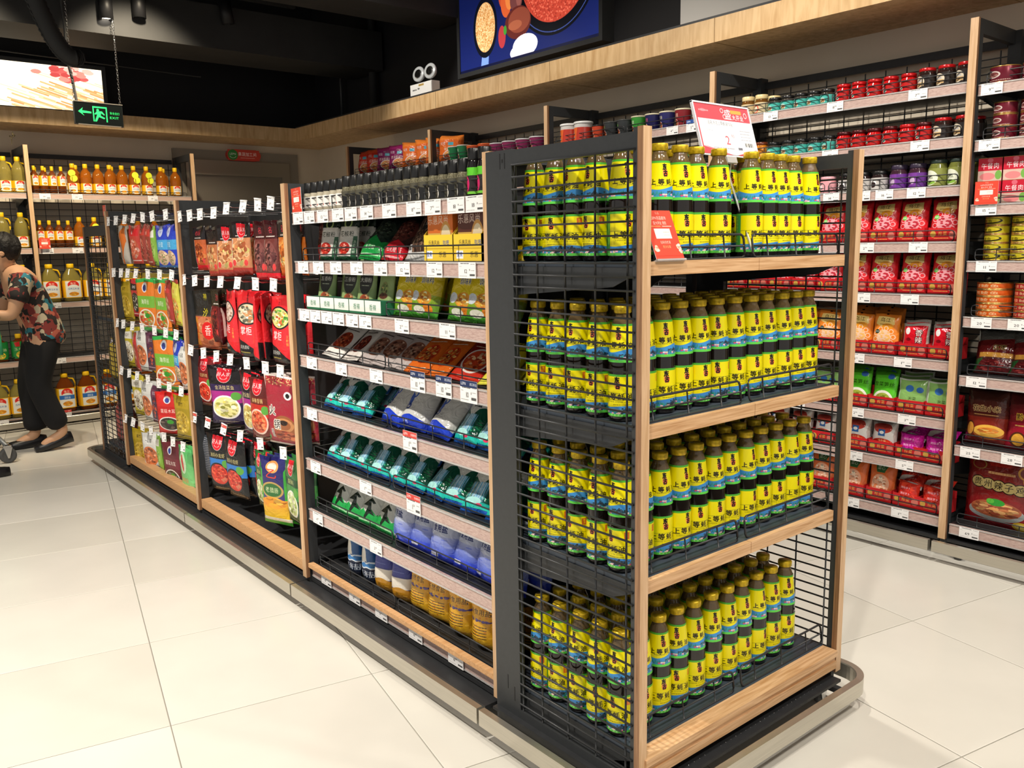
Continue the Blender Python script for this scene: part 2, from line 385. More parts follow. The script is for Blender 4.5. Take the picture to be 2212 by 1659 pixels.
struct('wall_back', MB().box(-3.0, XW, YW, YW+.15, 0, 2.36), M['plaster'])
struct('trim_1', MB().box(XW-.02, XW+.15, 3.35, YW+.15, 2.36, 3.6), M['blackwall'])
struct('trim_2', MB().box(-3.0, XW-.02, YW-.02, YW+.15, 2.36, 3.6), M['blackwall'])
struct('trim_3', MB().box(XW-.02, XW+.15, -1.6, 3.35, 2.36, 3.6), mat('pale_grey_paint', 'd5d5d2', .6))
# cornice: a boxed oak ledge running along both walls
CX, CY, CZ0, CZ1 = 3.566, 7.39, 2.305, 2.418
cr = struct('trim_4', MB().box(CX, XW, -1.6, YW, CZ0, CZ1), M['cornice'])
struct('trim_5', MB().box(-3.0, CX, CY, YW, CZ0, CZ1), M['cornice'])
for k, y in enumerate((0.35, 1.55, 2.75, 3.95, 5.15, 6.35)): link('joint', MB().box(CX-.0012, XW, y, y+.003, CZ0-.0012, CZ1+.001).mesh('joint', mat('board_joint', '8e7048', .6)) if k == 0 else bpy.data.meshes['joint'], cr) if k == 0 else link('joint', bpy.data.meshes['joint'], cr, (0, y-.35, 0))
for nm, q in (('trim_6', (CX+.004, CX+.03, -1.6, YW-.5, CZ1, CZ1+.012)),): struct(nm, MB().box(*q), M['steel2'])
struct('ceiling', MB().box(-4, XW+.15, -3.5, YW+.15, 3.6, 3.7), mat('black_ceiling', '131314', .8))

# door in the back wall with a steel frame
d = tag(obj('door_1', MB().box(2.80, 3.62, YW-.025, YW+.01, 0, 2.02), mat('grey_steel_door', '8d867b', .35, metal=.5)), kind='structure')
obj('door_frame', MB().box(2.72, 2.80, YW-.05, YW+.02, 0, 2.15).box(3.62, 3.70, YW-.05, YW+.02, 0, 2.15).box(2.80, 3.62, YW-.05, YW+.02, 2.02, 2.15), mat('door_frame_steel', 'a09a8e', .3, metal=.6), d)
obj('architrave', MB().box(2.62, 2.72, YW-.03, YW+.02, 0, 2.24).box(3.70, 3.80, YW-.03, YW+.02, 0, 2.24).box(2.72, 3.70, YW-.03, YW+.02, 2.15, 2.24), mat('taupe_architrave', '8c8478', .6), d)
obj('door_handle', MB().box(2.88, 2.9, YW-.08, YW-.02, 1.0, 1.12).box(2.88, 3.0, YW-.085, YW-.07, 1.05, 1.07), M['chrome'], d)

# sign over the door
sb = MB(); P = []
x0, x1, zc, rr = 3.09, 3.41, 2.205, .05
for k in range(9): a = -PI/2+PI*k/8; P.append((x1-rr+rr*math.cos(a), zc+rr*math.sin(a)))
for k in range(9): a = PI/2+PI*k/8; P.append((x0+rr+rr*math.cos(a), zc+rr*math.sin(a)))
sg = thing('wall_sign', 'red rounded sign with green disc and white characters above the steel door', 'sign', (0, 0, 0))
sb.prism(P, YW-.075, YW-.03); obj('backing', sb, mat('sign_red', 'cf4436', .4), sg)
cv = CV(256, 80, 'cf4436'); cv.e_(.16, .5, .155, .5, '2f8a3c'); cv.t_('LEPN', .16, .42, .3, 'ffffff', ax=.9); cv.e_(.16, .6, .1, .2, 'ffffff', hole=.75, lo=.62); cv.t_('果蔬加工间', .62, .42, .42, 'ffffff', ax=.9); cv.small(.4, .74, .85, 'f0c0b8', .05)
obj('lettering', MB().quad((x0+.005, YW-.077, zc-.047), (x1-.015, YW-.077, zc-.047), (x1-.015, YW-.077, zc+.047), (x0+.005, YW-.077, zc+.047)), printed('sign_print', cv, .4), sg)

# lightbox screens above the cornice
def lightbox(name, label, corners, depth, cv, es):
    t = thing('lightbox_screen', label, 'screen', (0, 0, 0))
    a, b_, c, d_ = [Vector(q) for q in corners]; nrm = (b_-a).cross(d_-a).normalized()   # towards the viewer
    u = (b_-a).normalized(); v = Vector((0, 0, 1)); f = .03
    mb = MB(); o_ = [a-u*f-v*f, b_+u*f-v*f, c+u*f+v*f, d_-u*f+v*f]
    k = len(mb.v); mb.v += [tuple(q+nrm*.006) for q in o_]+[tuple(q-nrm*depth) for q in o_]+[tuple(q+nrm*.006) for q in (a, b_, c, d_)]+[tuple(q-nrm*.004) for q in (a, b_, c, d_)]
    for i in range(4):
        j = (i+1) % 4; mb.face([i, 4+i, 4+j, j]); mb.face([i, j, 8+j, 8+i]); mb.face([8+i, 8+j, 12+j, 12+i])
    mb.face([7, 6, 5, 4]); obj('frame', mb, M['steel'], t)
    obj('display', MB().quad(*[q-nrm*.002 for q in (a, b_, c, d_)]), printed('display_print', cv, .3, emit=es), t); return t
cv = CV(768, 320, '101a4a', seed=9)
cv.grad(0, 1, '0c1440', '14205c')
cv.p_([(.19, .75), (.24, .75), (.23, 1.0), (.17, 1.0)], '6f8fd0'); cv.e_(.21, .56, .095, .33, '0a0d18'); cv.e_(.21, .56, .078, .27, 'd9a468')
for i in range(900):
    a, q = cv.r.uniform(0, 2*PI), math.sqrt(cv.r.uniform(0, 1)); cv.e_(.21+.074*q*math.cos(a), .56+.26*q*math.sin(a), .003, .008, ['e8bb80', 'c98f55', 'b47a40', 'f0cc98'][i % 4])
cv.e_(.72, .20, .285, .66, '07080f'); cv.e_(.72, .20, .27, .63, '3a4a8a', hole=.965); cv.e_(.72, .18, .235, .55, 'b8402f')
for i in range(2600):
    a, q = cv.r.uniform(0, 2*PI), math.sqrt(cv.r.uniform(0, 1)); cv.e_(.72+.228*q*math.cos(a), .18+.53*q*math.sin(a), .004, .009, ['d85a44', 'c04632', 'a8382a', 'e26c52', '9a3226'][i % 5])
cv.e_(.42, .05, .07, .2, 'e4e0ea'); cv.e_(.455, .0, .04, .12, 'ffffff')
cv.e_(.35, .22, .035, .2, 'b5442a'); cv.e_(.375, .36, .04, .17, 'c8562c'); cv.e_(.40, .34, .03, .12, 'd87a3c')
cv.e_(.45, .38, .045, .13, '6a3a38'); cv.e_(.47, .36, .02, .1, '8a5048')
cv.e_(.46, .62, .095, .17, '5a2420'); cv.e_(.47, .60, .08, .13, '84402f'); cv.e_(.44, .64, .05, .05, 'a0573c'); cv.e_(.34, .72, .028, .12, 'a8343a'); cv.e_(.365, .66, .012, .05, '3c8a30')
cv.e_(.51, .88, .09, .12, 'f4f0f4'); cv.e_(.47, .93, .07, .08, 'ded8e6'); cv.r_(0, .97, 1, 1, '0b1030')
lightbox('big', 'large lit screen showing bowls of red spice powder and a spoon above the oak ledge', [(3.93, 5.34, 2.60), (3.93, 3.90, 2.60), (3.93, 3.90, 3.22), (3.93, 5.34, 3.22)], .10, cv, 1.15)
cv = CV(640, 220, 'f6ead0', seed=11)
for i in range(70):
    x = cv.r.uniform(-.1, 1.05); y = cv.r.uniform(.1, 1); cv.p_([(x, y), (x+.16, y+.22), (x+.158, y+.24), (x-.002, y+.02)], ['e3cf9c', 'f2e0b4', 'd6b98a'][i % 3])
for i in range(60):
    x = cv.r.uniform(.62, 1.0); y = .35+cv.r.uniform(0, .6); cv.p_([(x, y), (x+.1, y+.16), (x+.097, y+.19), (x-.003, y+.03)], ['c89a68', 'b98450', 'dcb488'][i % 3])
cv.e_(.28, .62, .28, .42, 'fffdf4'); cv.e_(.28, .62, .2, .3, 'e9e2c0', hole=.7); cv.e_(.27, .6, .16, .22, 'f7eeb8'); cv.e_(.52, .4, .05, .3, 'b8b08a', hole=.6)
for i in range(40): cv.e_(.86+cv.r.normal(0, .05), .14+cv.r.normal(0, .1), .02, .05, ['b8504a', 'c8786a', 'a8403c', 'd8a090'][i % 4])
for i in range(16): cv.e_(.05+i*.006, .4+i*.03, .05, .02, ['8a8a50', 'c8c07a', 'f4f0d8'][i % 3])
lightbox('left', 'overexposed lit food screen on the black back wall behind the exit sign', [(.2, YW-.14, 2.475), (2.06, YW-.14, 2.475), (2.06, YW-.14, 2.81), (.2, YW-.14, 2.81)], .1, cv, 2.1)

# emergency lamp with two round heads on the ledge
e = thing('emergency_lamp', 'white twin-head emergency lamp standing on the oak ledge beside the big screen', 'lamp', (3.66, 5.42, CZ1), 0)
cv = CV(160, 64, 'e9e9e7'); cv.small(.1, .35, .3, '555555', .08); cv.small(.35, .3, .45, '555555', .1); cv.small(.2, .8, .6, '888888', .06); cv.r_(.4, .05, .65, .18, 'b09048')
obj('housing', MB().box(-.035, .035, -.14, .14, 0, .105), mat('lamp_housing', 'd9d9d6', .4), e)
obj('printed_front', MB().quad((-.0365, .135, .003), (-.0365, -.135, .003), (-.0365, -.135, .102), (-.0365, .135, .102)), printed('lamp_print', cv, .4), e)
for s_ in (-.075, .075):
    hd = MB(); hd.lathe([(.03, -.03), (.054, .0), (.056, .014), (.05, .018), (.0, .018)], 20)
    q = obj('lamp_head', hd, mat('lamp_lens', 'b4b8ba', .2), e, (0, s_-.012, .175), (0, -PI/2+.15, .25))
    obj('reflector', MB().lathe([(.008, .0185), (.03, .020), (.034, .0185)], 16), M['chrome'], q)
    obj('stem', MB().tube([(0, s_-.012, .1), (0, s_-.012, .13)], .008), M['black'], e)

# exit sign on its chains
ex = thing('exit_sign', 'black hanging exit sign with green running figure and arrow', 'sign', (1.53+.158, 6.5, 0), math.radians(4))
cv = CV(512, 216, '0b0f0d'); G_ = '2ee070'
cv.p_([(.07, .42), (.17, .22), (.15, .36), (.34, .40), (.34, .48), (.15, .48), (.19, .62)], G_)
cv.r_(.37, .12, .67, .86, G_); cv.r_(.395, .19, .645, .86, '0b0f0d'); cv.e_(.475, .30, .028, .065, G_)
cv.p_([(.45, .36), (.56, .34), (.62, .5), (.60, .53), (.54, .43), (.53, .56), (.62, .66), (.60, .72), (.49, .63), (.44, .86), (.40, .86), (.46, .5), (.42, .52), (.40, .50)], G_)
cv.t_('安全出口', .83, .40, .15, G_, ax=.85); cv.t_('EXIT', .82, .62, .17, G_, ax=1.3)
obj('casing', MB().box(-.158, .158, -.012, .012, 2.205, 2.352), M['black'], ex)
obj('panel_print', MB().quad((-.156, -.0135, 2.212), (.156, -.0135, 2.212), (.156, -.0135, 2.346), (-.156, -.0135, 2.346)), printed('exit_print', cv, .2, emit=.75), ex)
obj('edge_strip', MB().box(-.16, .16, -.016, .014, 2.352, 2.358).box(-.14, .14, -.016, .014, 2.203, 2.209), M['inox'], ex)
ch = bpy.data.meshes.new('x'); 
lk = MB(); lk.tube([(.006*math.cos(a), 0, .011*math.sin(a)) for a in [2*PI*k/8 for k in range(8)]], .0017, 4, closed=True); lkm = lk.mesh('link', M['chrome'])
for sx in (-.15, .15):
    cb = tag(link('chain', None, ex, (sx, 0, 2.36))) ; 
    for k in range(76): link('link', lkm, cb, (0, 0, .01+k*.0165), (0, 0, (k % 2)*PI/2))
obj('cable', MB().tube([(-.13, .01, 2.35), (-.145, .01, 2.5), (-.17, 0, 2.62), (-.165, 0, 2.8), (-.19, 0, 3.6)], .009), M['duct'], ex)

# ceiling services: ducts, pipes, hoses
def dth(name, label, cat, mb, m=None): return tag(obj(name, mb, m or M['duct']), label, cat)
dth('air_duct', 'long black rectangular air duct running nearest the corner below the ceiling', 'duct', MB().box(-4, 4.0, 6.55, 7.05, 2.83, 3.14))
dth('air_duct', 'higher black air duct crossing the dark ceiling nearer the camera', 'duct', MB().box(-4, 4.0, 5.35, 5.75, 3.0, 3.32))
dth('pipe', 'thin black sprinkler pipe running along the far black wall', 'pipe', MB().tube([(-4, 7.4, 2.93), (2.7, 7.4, 2.78), (2.75, 7.4, 2.78)], .006))
dth('pipe', 'round black service pipe hanging under the dark ceiling', 'pipe', MB().tube([(-4, 5.0, 3.22), (3.9, 5.0, 3.22)], .055, 12))
dth('pipe', 'thick black vertical pipe on the right wall left of the big screen', 'pipe', MB().tube([(3.97, 6.67, CZ1), (3.97, 6.67, 3.58)], .035, 10))
dth('pipe', 'thin shiny vertical conduit on the black wall near the corner', 'pipe', MB().tube([(3.97, 7.24, CZ1), (3.97, 7.24, 2.94)], .012, 8), M['steel'])
hz = MB(); P = []
for k in range(22):
    a = k/21; P.append((1.19+.24*a, 5.9, 3.0-.48*math.sin(a*PI/2*1.05)**.9)) 
hz.tube(P, .05, 10); t = dth('flexible_hose', 'black corrugated hose curving down beneath the ceiling beside the lit screen', 'hose', hz)
for k in range(2, 22): 
    if k == 2: rg = MB().tube([(.052*math.cos(a), 0, .052*math.sin(a)) for a in [2*PI*q/10 for q in range(10)]], .006, 4, closed=True).mesh('hose_ring', M['duct'])
    q0 = Vector(P[k])-Vector(P[k-1]); link('hose_ring', rg, t, P[k], (0, math.atan2(q0.x, q0.z), 0))
# track spotlights
trk = dth('light_track', 'black lighting track hanging from the ceiling over the aisle', 'track', MB().box(-.4, -.36, 0, 6.6, 3.35, 3.38).box(-.36, 3.2, 6.50, 6.54, 3.2, 3.23))
M['lampglow'] = mat('lamp_glow', 'ffffff', .5, emit='fff3e0', es=14)
def track_lamp(x, y, z, d, label, lit=True):
    t = thing('track_spotlight', label, 'spotlight', (x, y, z), 0, 'track spotlights under the black ceiling'); t.rotation_euler = d.to_track_quat('-Z', 'Y').to_euler()
    obj('barrel', MB().lathe([(.0, .16), (.045, .16), (.045, 0), (.038, 0), (.036, .015), (0, .015)][::-1], 20), M['black'], t)
    obj('lens', MB().lathe([(.0, .012), (.036, .012)], 20, cap1=False), M['lampglow'] if lit else M['steel2'], t)
    obj('bracket', MB().box(-.01, .01, -.01, .01, .16, .26), M['black'], t); return t
for (x, y, z, lb, lit) in [(1.80, 6.52, 2.92, 'glowing black track spotlight above the hanging exit sign', True), (2.02, 6.52, 2.96, 'unlit track spotlight just right of the exit sign chain', False), (2.66, 6.52, 3.01, 'tilted dark spotlight far along the ceiling track', False)]:
    track_lamp(x, y, z, Vector((.15 if lb[0] == 't' else 0, 0, -1)), lb, lit)
# ------------------------------------------------------------------ shelving parts (local frame: x along the shelf, y into the shelf, z up)
GAP = {}
def guard_mesh(L, hgt=.045, two=True, vert=.16, r=.0024):
    """wire guard with rounded ends standing on the front of a shelf"""
    mb = MB(); c = .012
    P = [(0, 0, c), (0, 0, hgt-c), (c*.3, 0, hgt-c*.3), (c, 0, hgt), (L-c, 0, hgt), (L-c*.3, 0, hgt-c*.3), (L, 0, hgt-c), (L, 0, c), (L-c*.3, 0, c*.3), (L-c, 0, 0), (c, 0, 0), (c*.3, 0, c*.3)]
    mb.tube(P, r, 5, closed=True); mb.tube([(0, 0, hgt*.5), (L, 0, hgt*.5)], r*.8, 5)
    x = vert*.5
    while x < L-.02: mb.tube([(x, 0, 0), (x, 0, hgt)], r*.8, 4); x += vert
    return mb
def rot_poly(pts): return pts
def uprights(t, x, H, D, fl=1, post=True, double=False, mesh_side=False):
    """oak fronted post with its side frame at local x (the strip is 3 cm wide)"""
    obj('post', MB().box(x-.015, x+.015, 0, .015, .085, H, ms=[2, 0, 0, 1, 0, 1]), [M['oakv'], M['oakside'], M['oakside']], t)
    f = MB(); f.box(x-.012, x+.012, .015, .055, .05, H); f.box(x-.012, x+.012, .055, D, H-.055, H); f.box(x-.012, x+.012, .055, D, .05, .10)
    f.box(x-.015, x+.036, D-.06, D, .05, H); obj('side_frame', f, M['steel'], t)
def shelf(t, x0, x1, z, D, rail='rail', guard=True, y0=.03, railh=.042, gh=.045, lip=None, brk=True):
    s = obj('shelf', MB().box(x0, x1, y0+.004, D-.02, z-.02, z-.001), M['steel2'], t)
    if rail: 
        obj('price_rail', MB().box(x0+.002, x1-.002, y0-.006, y0+.003, z-railh, z), M[rail], s)
        obj('rail_cover', MB().box(x0+.002, x1-.002, y0-.0085, y0-.007, z-railh-.001, z-railh+.004).box(x0+.002, x1-.002, y0-.0085, y0-.007, z-.004, z+.001), M['plastic'], s)
    if lip: obj('oak_lip', MB().box(x0, x1, *lip), M['oaky'], s)
    if guard:
        n = max(1, round((x1-x0)/.62)); L = (x1-x0-.03)/n
        k = (round(L, 3), gh)
        if k not in GAP: GAP[k] = guard_mesh(L-.02, gh).mesh('wire_guard', M['wire'])
        for i in range(n): link('wire_guard', GAP[k], s, (x0+.02+i*L, y0+.02, z+.001))
    if brk:
        for x in (x0+.004, x1-.007): obj('bracket', MB().prism([(y0+.02, z-.02), (y0+.02, z-.035), (D-.06, z-.09), (D-.02, z-.09), (D-.02, z-.02)], x, x+.003, 'x'), M['steel'], s)
    return s
def grid(t, x0, x1, y, z0, z1, dx, dz, r=.0022, name='wire_grid'):
    mb = MB(); x = x0+dx/2
    while x < x1: mb.box(x-r, x+r, y-r, y+r, z0, z1); x += dx
    z = z0+dz/2
    while z < z1: mb.box(x0, x1, y-r*2.6, y-r, z-r, z+r); z += dz
    return tag(obj(name, mb, M['wire'], t), kind='stuff')
def bumper(name, label, path, z0=.047, z1=.093, wd=.022, group=None):
    """stainless bumper rail swept along a path of (x, y) outer points, rounded corners given already"""
    mb = MB(); N = len(path); P = [Vector((p[0], p[1], 0)) for p in path]; inn = []
    for i, p in enumerate(P):
        a = P[max(0, i-1)]; b = P[min(N-1, i+1)]; d = (b-a).normalized(); inn.append(p+Vector((d.y, -d.x, 0))*(-wd))
    for i in range(N):
        a, b = P[i], inn[i]; mb.v += [(a.x, a.y, z0), (a.x, a.y, z1-.003), (a.x*.88+b.x*.12, a.y*.88+b.y*.12, z1), (b.x, b.y, z1), (b.x, b.y, z0)]
    for i in range(N-1):
        for k in range(5):
            l = (k+1) % 5; mb.face([i*5+k, i*5+l, (i+1)*5+l, (i+1)*5+k])
    mb.face([4,3,2,1,0]); e = (N-1)*5; mb.face([e, e+1, e+2, e+3, e+4])
    return tag(obj(name, mb, M['inox']), label, 'rail', group)
def caster(t, x, y):
    c = obj('caster', MB().box(x-.012, x+.012, y-.012, y+.012, .042, .06).prism([(x-.016, .045), (x+.018, .045), (x+.008, .014), (x-.006, .014)], y-.014, y-.011, 'y').prism([(x-.016, .045), (x+.018, .045), (x+.008, .014), (x-.006, .014)], y+.011, y+.014, 'y'), M['chrome'], t)
    w_ = MB().lathe([(.0, -.009), (.016, -.009), (.021, -.006), (.021, .006), (.016, .009), (.0, .009)], 14).mesh('wheel', M['rubber']) if 'wheel' not in bpy.data.meshes else bpy.data.meshes['wheel']
    link('wheel', w_, c, (x, y, .021), (PI/2, 0, 0)); return c
FACE_W = -PI/2
def unit(label, ox, oy, rz, W, H, D, zs, last=False, deck=True, grp=None, dbl=False, pan=True, railkind='rail', lip8=False, gh=.045, gz=(.12, None), dx=.1, dz=.03):
    t = thing('shelving_unit', label, 'shelving', (ox, oy, 0), rz, grp)
    uprights(t, 0, H, D)
    if last: uprights(t, W, H, D)
    for k, z in enumerate(zs):
        lp = None
        if lip8 and k == len(zs)-1: lp = (.008, .03, z-.004, z+.012)
        shelf(t, .018, W-.018, z, D, railkind, y0=.03, gh=gh, lip=lp)
    obj('back_rail', MB().box(.03, W-.03, D-.03, D-.01, H-.055, H-.02), M['steel2'], t)
    if pan: grid(t, .03, W-.03, D-.012, gz[0], gz[1] or H-.06, dx, dz)
    if deck: obj('base_plate', MB().box(-.012, W-.017, .02, D-.02, .07, .082), M['steel2'], t)
    caster(t, .06, .03); caster(t, W-.06, D-.08)
    return t

# ---- right wall bays (facing the aisle), nearest first
WX = 3.588; WD = .42; WH = 2.175; PITCH = 1.246
RZ = [1.944, 1.738, 1.549, 1.325, 1.107, .836, .589, .387, .167]
RZ1 = [1.925, 1.715, 1.468, 1.247, 1.024, .783, .490, .150]
RZF = [1.944, 1.738, 1.549, 1.325, 1.107, .836, .589, .387, .167]
YB = [.290, 1.536, 2.776, 4.020, 5.282, 6.500]   # post centres
WL = ['tinned meat bay', 'red jar bay', 'instant cup bay', 'orange tub bay', 'noodle bag bay']
WU = []
for i in range(5):
    y1 = YB[i+1]; Wd = YB[i+1]-YB[i]
    lab = ['right wall shelving bay nearest the camera holding tins and big red bags', 'right wall shelving bay of red jars and red pouches behind the end rack', 'right wall shelving bay with instant noodle cups above the end rack', 'right wall shelving bay with orange and purple tubs', 'far right wall shelving bay with noodle bags near the door'][i]
    WU.append(unit(lab, WX, y1, FACE_W, Wd, WH, WD, RZ1 if i == 0 else RZ, grp='right wall shelving bays', last=(i == 0)))
for i in range(5):
    bumper('bumper_rail', ['stainless bumper rail under the tinned meat bay', 'stainless bumper rail under the red jar bay', 'stainless bumper rail under the instant cup bay', 'stainless bumper rail under the orange tub bay', 'stainless bumper rail under the noodle bag bay'][i],
           [(WX-.055, YB[i]+.02), (WX-.055, YB[i]+.4), (WX-.055, YB[i+1]+.005)], z0=.047, z1=.092, group='stainless bumper rails')
# ---- back wall bays with oil
BY = 7.39; BZ = [1.797, 1.385, .965, .532, .095]
BX = [-1.11, .137, 1.384, 2.622]
for i in range(3):
    lab = ['back wall shelving bay outside the photo on the far side', 'back wall oil shelving bay behind the shopper', 'back wall oil shelving bay beside the steel door'][i]
    if i == 0: continue
    unit(lab, BX[i], BY, 0, BX[i+1]-BX[i], 2.15, .45, BZ, last=(i == 2), grp='back wall oil shelving', railkind='railx', gh=.03, dz=.05)
    bumper('bumper_rail', ['', 'stainless bumper rail under the oil bay behind the shopper', 'stainless bumper rail under the oil bay beside the door'][i], [(BX[i+1]-.01, BY-.05), (BX[i]+.5, BY-.05), (BX[i]+.0, BY-.05)][::-1], z0=.0+.03, z1=.075, group='stainless bumper rails')

# ---- island: three bays and an end rack at each end
IX = 1.366; IH = 1.575; ID = .42
IY = [1.760, 2.959, 4.124, 5.322]
CZ = [1.471, 1.297, 1.125, .953, .760, .560, .361, .132]
hooks_b = [1.510, 1.217, .887, .562]; hooks_a = [1.53, 1.24, .95, .672, .384]
ILAB = ['island bay of salt bags and spice jars next to the end rack', 'island hook bay with hotpot pouches', 'island hook bay of small dried food packs at the far end']
IU = []
for i in range(3):
    y1 = IY[i+1]; Wd = IY[i+1]-IY[i]
    t = unit(ILAB[i], IX, y1, FACE_W, Wd, IH, .40, CZ if i == 0 else [], last=(i == 0), grp='island shelving bays', pan=False, lip8=True)
    if i: 
        obj('back_panel', MB().box(.03, Wd-.03, .37, .385, .1, IH-.06), M['steel2'], t)
        s = obj('shelf', MB().box(.018, Wd-.018, .06, .38, .12, .135), M['steel2'], t)
        obj('oak_lip', MB().box(.018, Wd-.018, .012, .06, .098, .140), M['oaky'], s)
    else: obj('back_panel', MB().box(.03, Wd-.03, .385, .395, .1, IH-.06), M['steel2'], t)
    # plain far side of the island
    f = MB()
    for x in ([0, Wd] if i == 0 else [0]): f.box(x-.012, x+.012, .40, .85, IH-.055, IH).box(x-.012, x+.012, .81, .85, .05, IH).box(x-.012, x+.012, .40, .81, .05, .1)
    for z in (1.13, .76, .42, .13): f.box(.018, Wd-.018, .41, .81, z-.02, z)
    obj('far_side_frame', f, M['steel'], t)
    obj('base_skirt', MB().box(-.014, Wd-.017, -.03, .40, .052, .066), M['steel2'], t)
RXF = IX-.062
bumper('bumper_rail', 'stainless bumper rail at the foot of the salt bag bay', [(RXF, 1.745), (RXF, 2.3), (RXF, 2.905)], group='stainless bumper rails')
bumper('bumper_rail', 'stainless bumper rail at the foot of the hotpot pouch bay', [(RXF, 2.915), (RXF, 3.5), (RXF, 4.075)], group='stainless bumper rails')
bumper('bumper_rail', 'stainless bumper rail at the foot of the far hook bay', [(RXF, 4.085), (RXF, 4.7), (RXF, 5.27)], group='stainless bumper rails')
def arc(cx, cy, r, a0, a1, n=8): return [(cx+r*math.cos(math.radians(a0+(a1-a0)*k/n)), cy+r*math.sin(math.radians(a0+(a1-a0)*k/n))) for k in range(n+1)]
EX0, EX1, EY0, EY1 = 1.345, 2.215, 1.21, 1.742
ra = .07
bumper('bumper_rail', 'curved stainless bumper rail around the end rack of sauce bottles', arc(2.262-ra, 1.158+ra+.5, ra, 0, 0, 1)[:1]+[(2.262, 1.745)][:0]+[(2.262, 1.74)]+arc(2.262-ra, 1.158+ra, ra, 0, -90)+[(1.8, 1.158)]+arc(RXF+ra, 1.158+ra, ra, -90, -180)+[(RXF, 1.735)], group='stainless bumper rails') if False else None
path = [(RXF, 1.735)]+arc(RXF+ra, 1.158+ra, ra, 180, 270)+[(1.8, 1.158)]+arc(2.262-ra, 1.158+ra, ra, 270, 360)+[(2.262, 1.74)]
bumper('bumper_rail', 'curved stainless bumper rail around the end rack of sauce bottles', path[::-1], group='stainless bumper rails')
path = [(RXF, 5.28), (RXF, 5.82)]+arc(RXF+ra, 5.90, ra, 180, 90)+[(2.19, 5.97)]
bumper('bumper_rail', 'curved stainless bumper rail around the far end of the island', path, group='stainless bumper rails')

# ---- end rack of sauce bottles
er = thing('end_rack', 'oak and charcoal end rack stacked with oyster sauce bottles in the foreground', 'shelving', (0, 0, 0))
ZS = [1.300, .940, .580, .165]
obj('post', MB().box(EX0, EX0+.026, EY0, EY0+.016, .04, IH, ms=[1, 0, 0, 1, 0, 1]), [M['oakv'], M['oakside']], er)
obj('post', MB().box(EX1-.026, EX1, EY0, EY0+.016, .095, IH, ms=[1, 0, 0, 1, 0, 1]), [M['oakv'], M['oakside']], er)
LE = er
for sd, xa in (('near', EX0+.007), ('far', EX1-.022)):
    f = MB(); xb = xa+.016
    f.box(xa, xb, EY0+.016, 1.244, .04, IH); f.box(xa, xb, 1.64, EY1, .04, IH-.005); f.box(xa, xb, 1.244, 1.64, 1.53, IH-.008); f.box(xa, xb, 1.244, 1.64, .04, .107)
    f.box(xa+.003, xb-.003, 1.705, 1.735, .1, IH-.02)
    sf = obj('side_frame', f, M['steel'], er)
    z = 1.5315; k = 0
    wm = MB().tube([(0, 1.236, 0), (0, 1.638, 0)], .0026, 6); wme = wm.mesh('wire', M['wire'])
    while z > .12: link('wire', wme, sf, ((xa-.002) if sd == 'near' else xb-.004, 0, z)); z -= .02925
    vme = MB().tube([(0, 0, .108), (0, 0, 1.531)], .0026, 6).mesh('upright_wire', M['wire'])
    for y in (1.632, 1.5546, 1.4574, 1.3593, 1.262): link('upright_wire', vme, sf, ((xa+.004) if sd == 'near' else xb-.009, y, 0))
    obj('foot_plate', MB().box(xa-.002, xb+.002, 1.2, EY1, .03, .045), M['steel'], sf)
    if sd == 'near':   # slots and lock hole of the rear upright
        obj('slot', MB().box(xa-.0006, xa, 1.665, 1.668, 1.525, 1.562).box(xa-.0006, xa, 1.683, 1.686, 1.525, 1.562).box(xa-.0006, xa, 1.673, 1.678, 1.54, 1.548), M['black'], sf)
        obj('slot', MB().box(xa-.0006, xa, 1.662, 1.665, .125, .165).box(xa-.0006, xa, 1.69, 1.693, .15, .19), M['black'], sf)
for k, z in enumerate(ZS):
    xm = 1.793
    s = obj('shelf', MB().box(EX0+.03, EX1-.026, 1.252, 1.73, z-.012, z), M['bluegrey'], er)
    if k < 3:
        obj('oak_lip', MB().box(EX0+.028, xm-.001, 1.236, 1.252, z-.030, z), M['oakx'], s); obj('oak_lip', MB().box(xm+.001, EX1-.03, 1.236, 1.252, z-.030, z), M['oakx'], s)
    else: obj('oak_lip', MB().box(EX0+.02, EX1-.028, 1.205, 1.252, z-.018, z).box(EX0+.02, EX1-.028, 1.212, 1.252, z-.032, z-.018).box(EX0+.02, EX1-.028, 1.207, 1.252, z-.055, z-.032), M['oakx'], s)
    gl = guard_mesh(.392, .056, vert=.125, r=.0031).mesh('wire_guard', M['wire'])
    link('wire_guard', gl, s, (EX0+.035, 1.262, z+.001), (-.12, 0, 0)); link('wire_guard', gl, s, (xm+.012, 1.262, z+.001), (-.12, 0, 0))
    for x in (EX0+.026, EX1-.03): obj('bracket', MB().prism([(1.262, z-.012), (1.262, z-.03), (1.32, z-.055), (1.68, z-.085), (1.73, z-.085), (1.73, z-.012)], x, x+.003, 'x'), M['steel'], s)
    b = MB().prism([(1.262, z-.012), (1.262, z-.02), (1.5, z-.03), (1.68, z-.14), (1.73, z-.14), (1.73, z-.012)], xm-.002, xm+.002, 'x')
    obj('bracket', b, M['steel'], s)
obj('centre_column', MB().box(1.755, 1.83, 1.71, 1.742, .05, IH-.03), M['steel2'], er)
obj('top_bar', MB().box(EX0+.02, EX1-.02, 1.712, 1.735, 1.545, IH-.01), M['steel'], er)
bp = obj('base_plate', MB().box(EX0-.01, EX1-.03, 1.19, 1.74, .075, .083), M['steel2'], er)
rv = MB().lathe([(.0015, 0), (.0012, .0012), (0, .0013)], 6).mesh('rivet', M['chrome'])
x = 1.40; k = 0
while x < 2.12:
    if not 1.60 < x < 1.64: link('rivet', rv, bp, (x, 1.212, .083))
    x += .021
caster(er, 1.42, 1.24); caster(er, 2.16, 1.24)

